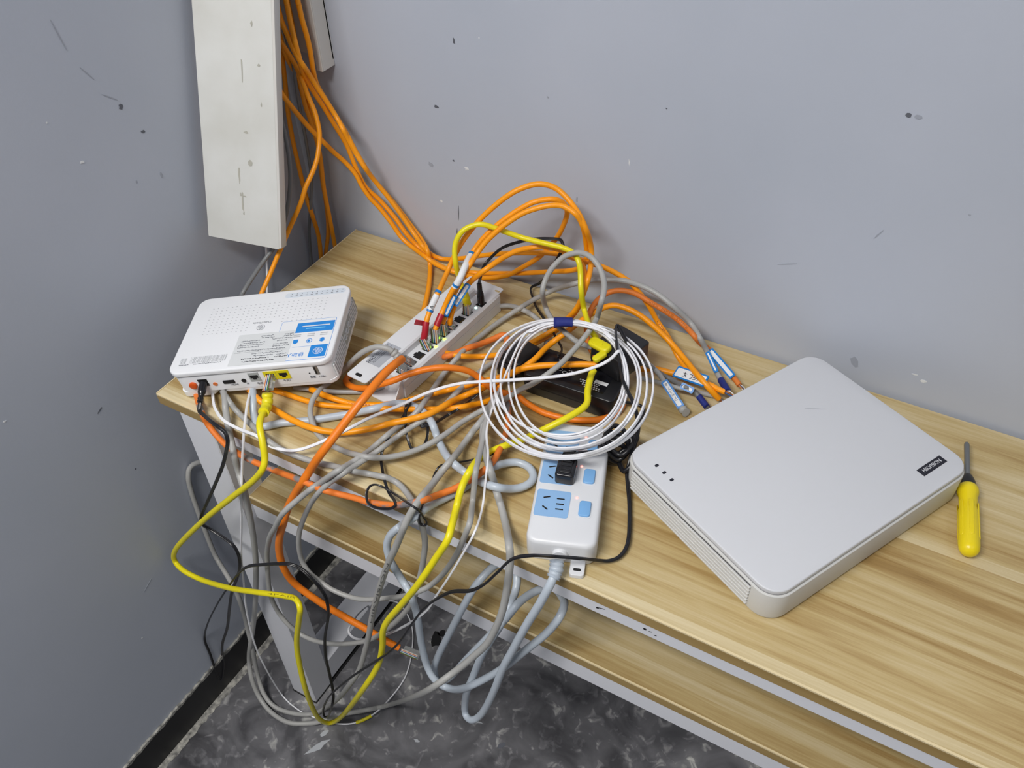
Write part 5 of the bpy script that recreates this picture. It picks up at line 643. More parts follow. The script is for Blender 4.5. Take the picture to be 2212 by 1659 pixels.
D['O9'] = dict(m='orange', r=0.00404, k='round', start=False, p=[(5569,-1172,8050),(5619,-1138,8043),(5684,-1093,8041),(5751,-1058,8041),(5817,-1040,8040),(5876,-1032,8041),(5944,-1025,8040),(6005,-1019,8043),(6073,-1016,8049),(6142,-1023,8064),(6212,-1047,8094),(6289,-1091,8141),(6366,-1151,8199),(6443,-1163,8202),(6517,-1175,8201),(6569,-1187,8202)])
D['g9'] = dict(m='grey_dark', r=0.00321, k='round', start=False, p=[(-700,-350,18000),(-700,-350,17000),(-700,-350,16000),(-700,-350,15100),(-700,-350,14200),(-626,-447,13600),(-552,-545,13000),(-465,-659,12003),(-379,-772,11005),(-200,-1005,10489),(-182,-1018,10446),(-160,-1036,10392),(-134,-1056,10331),(-107,-1077,10265),(-81,-1100,10198),(-58,-1122,10134),(-38,-1144,10076),(-19,-1166,10017),(0,-1190,9958),(17,-1214,9899),(33,-1239,9841),(47,-1264,9783),(59,-1288,9726),(69,-1314,9666),(76,-1341,9603),(81,-1368,9542),(83,-1395,9481),(83,-1423,9421),(82,-1451,9361),(79,-1481,9299),(73,-1512,9234),(64,-1543,9168),(55,-1576,9105),(46,-1611,9045),(40,-1651,8990),(38,-1701,8935),(38,-1757,8886),(39,-1815,8841),(38,-1872,8799),(34,-1925,8760),(21,-1983,8716),(2,-2036,8677),(-16,-2090,8641),(-27,-2151,8608),(-29,-2224,8578),(-26,-2302,8550),(-20,-2382,8524),(-12,-2457,8501),(-3,-2535,8478),(7,-2608,8457),(9,-2670,8427),(-11,-2719,8373),(-58,-2754,8294),(-97,-2783,8211),(-92,-2817,8147),(-43,-2861,8096),(20,-2904,8056),(66,-2935,8030)])
D['g12'] = dict(m='grey_dark', r=0.00259, k='round', start=False, p=[(-780,-100,18000),(-780,-100,17000),(-780,-100,16000),(-780,-100,15100),(-780,-100,14200),(-727,-130,13600),(-674,-160,13000),(-613,-195,12184),(-551,-230,11367),(-428,-302,10849),(-427,-307,10803),(-426,-314,10746),(-427,-318,10678),(-436,-317,10600),(-445,-314,10516),(-454,-312,10430),(-461,-311,10345),(-467,-310,10265),(-473,-308,10189),(-476,-308,10112),(-479,-307,10035),(-481,-306,9956),(-483,-304,9877),(-486,-303,9798),(-488,-302,9720),(-490,-301,9644),(-494,-300,9570),(-498,-300,9489),(-501,-300,9402),(-506,-300,9318),(-510,-300,9236),(-516,-301,9156),(-522,-302,9078),(-530,-305,9000),(-538,-311,8918),(-546,-322,8835),(-549,-342,8760),(-541,-375,8696),(-517,-425,8646),(-486,-481,8601),(-501,-493,8517),(-522,-499,8427),(-562,-489,8323),(-640,-443,8185),(-699,-414,8061),(-740,-400,7949),(-770,-394,7844),(-794,-390,7737),(-816,-387,7629),(-834,-386,7524),(-847,-388,7425),(-854,-395,7337),(-845,-420,7252),(-814,-466,7174),(-773,-519,7116),(-737,-564,7076),(-724,-580,7061)])
D['OD1'] = dict(m='orange', r=0.00364, k='round', start=False, p=[(-520,-120,18000),(-520,-120,17000),(-520,-120,16000),(-520,-120,15100),(-520,-120,14200),(-530,-147,13600),(-540,-174,13000),(-551,-206,12404),(-563,-237,11807),(-582,-302,11289),(-570,-308,11240),(-556,-317,11178),(-539,-327,11108),(-529,-328,11033),(-526,-318,10957),(-520,-306,10885),(-507,-292,10816),(-490,-277,10751),(-472,-263,10686),(-455,-253,10617),(-442,-249,10548),(-432,-248,10478),(-424,-250,10405),(-416,-252,10331),(-409,-255,10257),(-401,-257,10186),(-391,-257,10111),(-377,-256,10031),(-364,-254,9955),(-352,-252,9882),(-342,-250,9810),(-331,-250,9732),(-323,-249,9657),(-316,-249,9585),(-310,-250,9515),(-303,-255,9437),(-306,-253,9357),(-306,-260,9258),(-317,-255,9184),(-325,-256,9105),(-333,-257,9019),(-341,-259,8930),(-348,-261,8839),(-354,-262,8750),(-357,-261,8662),(-360,-260,8572),(-361,-259,8482),(-361,-259,8391),(-360,-259,8299),(-360,-260,8206),(-360,-261,8119),(-356,-266,8033),(-350,-274,7947),(-343,-282,7862),(-337,-291,7778),(-332,-297,7693),(-329,-301,7599),(-327,-303,7490),(-327,-304,7377),(-328,-303,7270),(-329,-303,7179),(-332,-300,7110)])
D['OD2'] = dict(m='orange', r=0.00369, k='round', start=False, p=[(-720,-120,18000),(-720,-120,17000),(-720,-120,16000),(-720,-120,15100),(-720,-120,14200),(-703,-147,13600),(-686,-174,13000),(-667,-206,12286),(-647,-237,11572),(-611,-298,11052),(-616,-298,11001),(-622,-297,10936),(-630,-296,10861),(-638,-296,10780),(-647,-295,10697),(-656,-297,10615),(-667,-294,10546),(-678,-294,10472),(-690,-295,10395),(-702,-295,10317),(-713,-296,10238),(-724,-297,10161),(-733,-299,10087),(-742,-299,10016),(-745,-305,9934),(-746,-310,9857),(-746,-315,9784),(-744,-321,9714),(-741,-327,9644),(-739,-331,9571),(-736,-336,9490),(-732,-340,9410),(-728,-343,9329),(-723,-346,9246),(-719,-349,9162),(-715,-351,9079),(-710,-354,8995),(-704,-359,8910),(-694,-367,8827),(-675,-382,8751),(-643,-410,8689),(-593,-452,8637),(-537,-498,8586),(-528,-495,8499),(-520,-492,8414),(-517,-483,8328),(-558,-433,8199),(-587,-391,8078),(-600,-367,7975),(-603,-358,7877),(-603,-359,7785),(-604,-366,7695),(-605,-377,7603),(-608,-388,7510),(-611,-396,7419),(-617,-401,7319),(-623,-404,7204),(-630,-404,7094),(-637,-403,7005),(-642,-400,6972)])
D['OD3'] = dict(m='orange', r=0.00346, k='round', start=False, p=[(-450,-140,11957),(-440,-150,11307),(-430,-160,10657),(-392,-180,10307),(-355,-200,9957),(-360,-197,9426),(-368,-198,9339),(-376,-201,9232),(-386,-200,9136),(-396,-199,9050),(-406,-199,8959),(-414,-200,8862),(-419,-201,8772),(-421,-202,8690),(-421,-204,8603),(-421,-207,8514),(-422,-210,8426),(-425,-214,8340),(-429,-220,8250),(-434,-227,8162),(-441,-235,8074),(-451,-243,7986),(-466,-248,7896),(-487,-256,7797),(-516,-263,7695),(-547,-269,7595),(-578,-275,7497),(-609,-280,7391),(-642,-290,7273),(-671,-298,7167),(-695,-300,7089)])
D['w3'] = dict(m='white', r=0.00190, k='round', start=False, p=[(-850,-1284,8212),(-852,-1296,8155),(-852,-1317,8076),(-851,-1341,7987),(-849,-1366,7903),(-846,-1390,7828),(-842,-1416,7754),(-836,-1444,7681),(-830,-1474,7609),(-822,-1505,7538),(-814,-1538,7469),(-806,-1570,7398),(-801,-1601,7325),(-799,-1631,7241),(-798,-1662,7151),(-798,-1689,7069),(-800,-1707,7009)])
D['PC'] = dict(m='cord', r=0.00495, k='round', start=False, p=[(6091,-4523,8170),(6108,-4563,8151),(6125,-4619,8119),(6129,-4663,8099),(6128,-4707,8071),(6120,-4748,8024),(6107,-4772,7969),(6090,-4793,7900),(6068,-4811,7820),(6044,-4831,7733),(6021,-4843,7658),(5997,-4857,7580),(5970,-4870,7497),(5942,-4882,7408),(5914,-4894,7315),(5886,-4905,7220),(5858,-4914,7120),(5828,-4923,7013),(5798,-4932,6904),(5769,-4940,6795),(5740,-4946,6690),(5708,-4955,6573),(5672,-4964,6447),(5638,-4971,6327),(5606,-4977,6207),(5576,-4984,6083),(5550,-4989,5959),(5524,-4994,5832),(5495,-4998,5694),(5460,-5000,5546),(5421,-5000,5382),(5377,-5000,5208),(5333,-5000,5038),(5288,-4993,4876),(5232,-5000,4695),(5178,-4999,4547),(5115,-5014,4421),(5033,-5021,4322),(4939,-4988,4269),(4894,-4950,4316),(4895,-4943,4433),(4912,-4943,4595),(4941,-4950,4780),(4981,-4966,4975),(5026,-4977,5157),(5053,-4961,5275),(5067,-4924,5348),(5076,-4883,5412),(5091,-4851,5499),(5114,-4826,5609),(5141,-4808,5728),(5171,-4797,5845),(5207,-4784,5970),(5245,-4777,6087),(5283,-4768,6201),(5319,-4755,6310),(5357,-4746,6422),(5401,-4743,6551),(5440,-4738,6671),(5459,-4709,6735),(5478,-4676,6810),(5493,-4648,6884),(5505,-4618,6949),(5502,-4563,6970),(5485,-4485,6949),(5469,-4414,6939),(5453,-4354,6951),(5438,-4303,6983),(5420,-4259,7018),(5389,-4213,7042),(5342,-4168,7048),(5279,-4130,7037),(5203,-4104,7017),(5142,-4110,6996),(5097,-4142,6983),(5056,-4200,6963),(5037,-4245,6953),(5020,-4299,6944),(5003,-4357,6930),(4985,-4412,6905),(4963,-4459,6864),(4942,-4493,6811),(4918,-4522,6745),(4892,-4548,6668),(4863,-4570,6580),(4832,-4591,6483),(4799,-4606,6383),(4765,-4618,6278),(4728,-4627,6163),(4689,-4634,6041),(4648,-4640,5915),(4609,-4646,5792),(4569,-4651,5669),(4524,-4663,5526),(4476,-4672,5380),(4431,-4682,5238),(4389,-4691,5106),(4352,-4698,4982),(4317,-4722,4844),(4294,-4741,4730),(4280,-4752,4620),(4280,-4758,4481),(4299,-4758,4368),(4356,-4762,4363),(4452,-4764,4474),(4536,-4765,4614),(4603,-4760,4757),(4667,-4748,4904),(4722,-4742,5034),(4778,-4734,5168),(4843,-4715,5317),(4894,-4714,5433),(4946,-4707,5548),(5001,-4699,5670),(5057,-4691,5792),(5111,-4681,5909),(5161,-4670,6019),(5209,-4659,6123),(5258,-4648,6229),(5309,-4642,6344),(5365,-4646,6473),(5424,-4661,6618),(5478,-4674,6751),(5520,-4657,6850),(5559,-4646,6949),(5585,-4618,7010),(5598,-4569,7025),(5613,-4511,7028),(5632,-4443,7020),(5651,-4378,7005),(5671,-4322,6992),(5710,-4255,6983),(5752,-4201,6968),(5800,-4150,6961),(5857,-4124,6961),(5926,-4147,6964),(6003,-4214,7011),(6092,-4323,7123),(6143,-4430,7205),(6165,-4505,7234),(6170,-4569,7229),(6160,-4613,7194),(6139,-4637,7134),(6109,-4655,7054),(6072,-4674,6968),(6036,-4694,6892),(6000,-4715,6826),(5961,-4738,6758),(5918,-4761,6686),(5874,-4782,6609),(5829,-4799,6527),(5783,-4813,6437),(5734,-4825,6339),(5684,-4834,6236),(5632,-4843,6131),(5579,-4851,6028),(5523,-4860,5925),(5463,-4870,5821),(5404,-4881,5720),(5344,-4893,5625),(5286,-4909,5539),(5228,-4931,5462),(5169,-4962,5397),(5114,-4998,5346),(5041,-5008,5244),(4965,-5006,5132),(4846,-4974,4940),(4735,-4937,4776),(4641,-4917,4682),(4562,-4919,4662),(4497,-4931,4697),(4437,-4935,4747),(4386,-4926,4789),(4337,-4909,4834),(4295,-4890,4899),(4265,-4876,4981),(4248,-4868,5077),(4236,-4861,5187),(4226,-4853,5304),(4216,-4844,5423),(4213,-4838,5533),(4213,-4834,5654),(4220,-4834,5790),(4234,-4844,5941),(4239,-4847,6068),(4230,-4841,6166),(4210,-4825,6241),(4200,-4824,6338),(4202,-4836,6456),(4183,-4830,6527),(4154,-4819,6588),(4097,-4787,6597),(4046,-4764,6616),(4003,-4752,6655),(3967,-4745,6713),(3933,-4743,6782),(3900,-4742,6854),(3872,-4740,6924),(3849,-4734,6997),(3830,-4721,7070),(3820,-4708,7141),(3823,-4692,7226),(3847,-4674,7323),(3886,-4657,7414),(3941,-4642,7498),(3999,-4622,7575),(4055,-4607,7645),(4322,-4814,8100),(4362,-4778,8137),(4409,-4753,8191),(4427,-4695,8193),(4441,-4631,8188),(4424,-4531,8120),(4430,-4458,8091),(4446,-4397,8072),(4463,-4336,8052),(4482,-4278,8037),(4505,-4224,8031),(4531,-4170,8030),(4556,-4116,8030),(4580,-4062,8030),(4601,-4005,8030),(4620,-3945,8030),(4638,-3884,8032),(4657,-3826,8035),(4680,-3769,8045),(4709,-3720,8065),(4748,-3690,8105),(4802,-3676,8162),(4827,-3614,8144),(4842,-3530,8089),(4870,-3467,8058),(4912,-3419,8042),(4960,-3388,8036),(5024,-3374,8033),(5089,-3378,8032),(5162,-3405,8032),(5227,-3467,8030),(5257,-3546,8035),(5251,-3620,8042),(5228,-3683,8050),(5190,-3743,8060),(5158,-3789,8078),(5123,-3841,8109),(5095,-3907,8167),(5067,-3969,8227),(5015,-3994,8244),(4947,-3993,8231),(4871,-3974,8198),(4790,-3950,8165),(4718,-3931,8148),(4648,-3917,8141),(4583,-3905,8139),(4520,-3898,8148),(4466,-3900,8174),(4416,-3905,8210),(4340,-3873,8201),(4255,-3823,8174),(4153,-3739,8111),(4067,-3666,8071),(3994,-3605,8055),(3933,-3556,8058),(3884,-3517,8079),(3847,-3489,8118),(3820,-3474,8168),(3765,-3434,8189),(3691,-3384,8187),(3618,-3345,8186),(3546,-3315,8186),(3474,-3296,8186),(3382,-3267,8156),(3282,-3239,8112),(3197,-3232,8089),(3130,-3251,8085),(3080,-3301,8095),(3058,-3363,8122),(3043,-3443,8163),(3011,-3512,8184),(2961,-3565,8184),(2915,-3599,8175),(2835,-3602,8122),(2761,-3616,8081),(2696,-3643,8055),(2638,-3679,8041),(2583,-3721,8034),(2538,-3758,8032),(2492,-3797,8031),(2445,-3838,8030),(2398,-3879,8030),(2350,-3920,8030),(2303,-3959,8030),(2258,-3996,8030),(2209,-4034,8030),(2154,-4075,8030),(2099,-4113,8029),(2046,-4149,8029),(1997,-4183,8029),(1953,-4216,8030),(1905,-4258,8032),(1859,-4309,8034),(1823,-4353,8037),(1787,-4383,8038),(1713,-4399,8041),(1649,-4372,8053),(1593,-4329,8075),(1548,-4285,8109),(1519,-4239,8156),(1484,-4183,8193),(1409,-4107,8191),(1330,-4039,8168)])
D['bk1'] = dict(m='black', r=0.00230, k='twin', start=False, p=[(3079,-1108,8590),(3069,-1046,8659),(3039,-958,8683),(3014,-859,8707),(3027,-796,8745),(3070,-750,8801),(3113,-722,8856),(3165,-694,8917),(3227,-666,8973),(3285,-650,9013),(3349,-633,9050),(3415,-616,9083),(3480,-600,9113),(3550,-580,9141),(3622,-561,9165),(3691,-543,9186),(3764,-528,9206),(3843,-514,9223),(3914,-504,9236),(3992,-491,9247),(4063,-494,9251),(4122,-539,9198),(4109,-556,9138),(4075,-566,9052),(4042,-580,8973),(4014,-604,8902),(3978,-618,8820),(3909,-568,8695),(3772,-412,8468),(3610,-210,8215),(3495,-133,8069),(3443,-199,8059),(3459,-298,8064),(3536,-392,8050),(3612,-489,8049),(3705,-589,8047),(3789,-673,8062),(3880,-756,8078),(3972,-845,8103),(4077,-947,8136),(4183,-1057,8183),(4285,-1175,8237),(4356,-1249,8250),(4413,-1286,8218),(4485,-1339,8196),(4563,-1418,8199),(4630,-1591,8265),(4646,-1705,8330)])
D['bk2'] = dict(m='black', r=0.00258, k='twin', start=False, p=[(834,-4483,8189),(854,-4526,8158),(878,-4578,8116),(904,-4610,8094),(1008,-4648,8132),(1188,-4722,8212),(1344,-4783,8276),(1458,-4817,8303),(1541,-4827,8296),(1601,-4826,8263),(1641,-4845,8222),(1655,-4864,8158),(1616,-4865,8052),(1547,-4862,7912),(1478,-4855,7781),(1406,-4853,7641),(1332,-4851,7503),(1261,-4849,7378),(1188,-4848,7255),(1105,-4850,7116),(1018,-4848,6972),(922,-4849,6814),(823,-4850,6650),(723,-4847,6489),(614,-4852,6309),(508,-4854,6136),(402,-4844,5969),(313,-4862,5781),(330,-4884,5671),(376,-4874,5628),(441,-4857,5586),(513,-4849,5553),(596,-4848,5530),(680,-4850,5511),(768,-4856,5492),(848,-4863,5464),(889,-4866,5392),(891,-4865,5277),(880,-4870,5154),(865,-4883,5035),(833,-4898,4902),(773,-4914,4744),(698,-4931,4576),(627,-4949,4424),(550,-4961,4279),(469,-4968,4098),(378,-4962,3896),(275,-4954,3661),(169,-4947,3413),(67,-4934,3183),(-34,-4922,2941),(-140,-4911,2689),(-245,-4903,2442),(-351,-4901,2201),(-459,-4907,1969),(-566,-4915,1744),(-670,-4922,1511),(-772,-4923,1253),(-870,-4918,968),(-884,-4950,804),(-884,-4987,673),(-884,-5039,545),(-884,-5104,426),(-884,-5154,355),(-884,-5186,408),(-884,-5186,576),(-884,-5174,767),(-884,-5159,920),(-884,-5142,1085),(-884,-5127,1243),(-884,-5119,1393),(-884,-5114,1540),(-884,-5101,1674),(-876,-5071,1801),(-773,-5065,2049),(-649,-5055,2312),(-513,-5050,2575),(-375,-5051,2826),(-227,-5051,3087),(-75,-5052,3348),(69,-5051,3595),(206,-5054,3823),(343,-5053,4048),(476,-5052,4263),(596,-5051,4456),(708,-5055,4633),(829,-5036,4826),(932,-5026,4981),(1036,-5015,5124),(1141,-5008,5259),(1258,-4997,5378),(1361,-4993,5464),(1470,-4986,5540),(1583,-4979,5616),(1696,-4974,5694),(1812,-4973,5779),(1929,-4972,5864),(2028,-4964,5923),(2110,-4954,5959),(2194,-4931,5960),(2259,-4913,5932),(2323,-4906,5901),(2387,-4911,5871),(2448,-4917,5833),(2500,-4916,5776),(2543,-4907,5698),(2580,-4902,5614),(2616,-4906,5534),(2643,-4914,5443),(2646,-4919,5331),(2630,-4918,5203),(2602,-4916,5056),(2567,-4918,4899),(2525,-4922,4742),(2476,-4931,4574),(2427,-4941,4402),(2385,-4951,4235),(2355,-4961,4075),(2332,-4972,3919),(2314,-4983,3767),(2296,-4990,3616),(2281,-4994,3456),(2269,-4993,3300),(2262,-4996,3152),(2265,-5008,3018),(2278,-5028,2900),(2296,-5053,2789),(2311,-5080,2687),(2329,-5119,2603),(2347,-5172,2538),(2307,-5190,2376),(2077,-5095,1804),(1649,-4893,828),(1360,-4777,298),(1476,-4848,737),(1823,-5013,1586),(2168,-5178,2372),(2435,-5277,2961),(2583,-5306,3265),(2686,-5291,3451),(2788,-5276,3628),(2885,-5270,3797),(2989,-5263,3974),(3094,-5256,4152),(3197,-5250,4323),(3300,-5244,4488),(3404,-5239,4650),(3506,-5233,4808),(3603,-5228,4961),(3699,-5224,5112),(3792,-5217,5260),(3880,-5210,5399),(3961,-5204,5532),(4036,-5197,5666),(4106,-5189,5799),(4169,-5182,5929),(4231,-5175,6062),(4291,-5168,6200),(4348,-5161,6340),(4404,-5153,6478),(4458,-5146,6603),(4509,-5139,6720),(4559,-5130,6832),(4611,-5123,6939),(4667,-5117,7043),(4728,-5111,7146),(4789,-5106,7240),(4849,-5100,7326),(4911,-5086,7406),(4973,-5072,7477),(5039,-5059,7542),(5108,-5055,7597),(5183,-5053,7647),(5255,-5052,7700),(5322,-5048,7764),(5384,-5043,7838),(5442,-5037,7919),(5493,-5030,7999),(5537,-5025,8079),(5580,-5017,8161),(5620,-5006,8236),(5656,-4990,8299),(5685,-4967,8353),(5713,-4942,8400),(5744,-4918,8443),(5786,-4900,8487),(5839,-4889,8533),(5894,-4876,8567),(5945,-4847,8573),(5975,-4809,8550),(6002,-4760,8505),(6029,-4704,8449),(6058,-4650,8395),(6092,-4602,8354),(6132,-4565,8328),(6176,-4534,8314),(6223,-4506,8304),(6268,-4477,8290),(6309,-4442,8267),(6348,-4398,8231),(6386,-4348,8183),(6422,-4295,8133),(6455,-4248,8087),(6481,-4208,8049),(6528,-4167,8023),(6563,-4132,8018),(6601,-4088,8017),(6626,-4030,8018),(6639,-3958,8019),(6637,-3890,8020),(6627,-3833,8018),(6608,-3767,8019),(6584,-3700,8020),(6560,-3639,8018),(6532,-3572,8018),(6502,-3502,8018),(6471,-3435,8019),(6443,-3372,8019),(6412,-3308,8025),(6381,-3248,8031),(6351,-3193,8039),(6323,-3142,8046),(6293,-3087,8056),(6262,-3034,8066),(6236,-2986,8080),(6217,-2935,8103),(6204,-2884,8135),(6196,-2834,8171),(6191,-2792,8212),(6191,-2755,8263),(6195,-2726,8317),(6198,-2698,8370),(6195,-2661,8429),(6189,-2626,8486),(6177,-2596,8543),(6156,-2573,8597),(6130,-2551,8650),(6105,-2536,8707),(6079,-2527,8769),(6035,-2483,8791),(5976,-2423,8791),(5923,-2377,8805),(5880,-2348,8836),(5836,-2314,8866),(5781,-2232,8857),(5727,-2138,8841),(5681,-2063,8850),(5646,-2015,8884),(5620,-1990,8936),(5586,-1945,8967),(5532,-1844,8946),(5488,-1765,8950),(5445,-1686,8964),(5388,-1561,8927),(5344,-1458,8915),(5350,-1422,8908),(5405,-1463,8897),(5476,-1537,8890),(5548,-1615,8895),(5601,-1665,8890)])
D['bk4'] = dict(m='black', r=0.00185, k='twin', start=False, p=[(4727,-3174,8020),(4776,-3352,8169),(4753,-3426,8182),(4725,-3480,8183),(4688,-3537,8182),(4654,-3582,8184),(4585,-3589,8130),(4518,-3599,8081),(4462,-3624,8056),(4418,-3664,8054),(4386,-3721,8077),(4368,-3794,8126),(4346,-3877,8185),(4287,-3910,8176),(4216,-3910,8119),(4172,-3936,8071),(4165,-3986,8041),(4175,-4046,8030),(4197,-4120,8025),(4222,-4198,8028),(4249,-4278,8037),(4283,-4365,8059),(4332,-4467,8114),(4401,-4594,8203),(4449,-4689,8255),(4466,-4742,8240),(4464,-4761,8174),(4472,-4756,8081),(4524,-4736,8079),(4534,-4723,8145),(4501,-4731,8212),(4490,-4745,8291),(4472,-4772,8369),(4435,-4786,8408),(4364,-4768,8394),(4262,-4716,8328),(4131,-4634,8216),(4004,-4562,8119),(3910,-4527,8081),(3841,-4523,8092),(3768,-4513,8087),(3704,-4519,8090),(3662,-4550,8108),(3641,-4603,8114),(3643,-4669,8087),(3663,-4707,8054),(3695,-4741,8016),(3742,-4756,7998),(3807,-4756,7998),(3881,-4753,8017),(3968,-4750,8058),(4055,-4748,8114),(4110,-4723,8174),(4033,-4646,8141),(3913,-4567,8076),(3841,-4520,8077),(3781,-4472,8090),(3731,-4427,8105),(3652,-4347,8077),(3581,-4271,8056),(3526,-4212,8053),(3487,-4165,8068),(3469,-4127,8109),(3461,-4081,8147),(3427,-3998,8132),(3411,-3922,8141),(3392,-3841,8142),(3351,-3737,8105),(3311,-3631,8067),(3290,-3540,8048),(3287,-3473,8049),(3298,-3427,8076),(3327,-3386,8146),(3343,-3342,8199),(3309,-3245,8192),(3259,-3205,8176),(3259,-3262,8166),(3305,-3352,8165),(3339,-3414,8133),(3371,-3465,8110),(3422,-3536,8105),(3481,-3614,8113),(3541,-3686,8128),(3585,-3729,8082),(3634,-3768,8049),(3683,-3798,8034),(3763,-3776,8021),(3787,-3710,8024),(3783,-3637,8033),(3767,-3576,8052),(3751,-3528,8084),(3729,-3487,8140),(3704,-3472,8186),(3657,-3539,8166),(3697,-3514,8173),(3754,-3456,8176),(3789,-3394,8174),(3785,-3295,8128),(3789,-3200,8096),(3810,-3131,8092),(3852,-3095,8123),(3905,-3070,8171),(3930,-3005,8174),(3923,-2902,8132),(3920,-2809,8104),(3938,-2744,8114),(3974,-2706,8153),(3992,-2644,8159),(3987,-2515,8111),(3994,-2402,8079),(4004,-2313,8057),(3990,-2257,8020)])
D['bk5'] = dict(m='black', r=0.00227, k='round', start=False, p=[(5695,-3380,8490),(5718,-3307,8510),(5753,-3258,8499),(5799,-3213,8487),(5850,-3171,8476),(5894,-3124,8458),(5927,-3068,8426),(5950,-2985,8376),(5963,-2874,8307),(5966,-2752,8237),(5963,-2626,8171),(5960,-2507,8110),(5973,-2386,8066),(5980,-2277,8043),(5979,-2173,8034),(5980,-2078,8030),(5982,-1992,8030),(5978,-1906,8031),(5958,-1826,8032),(5888,-1785,8039),(5808,-1795,8045),(5754,-1827,8062),(5698,-1867,8086),(5680,-1880,8093)])
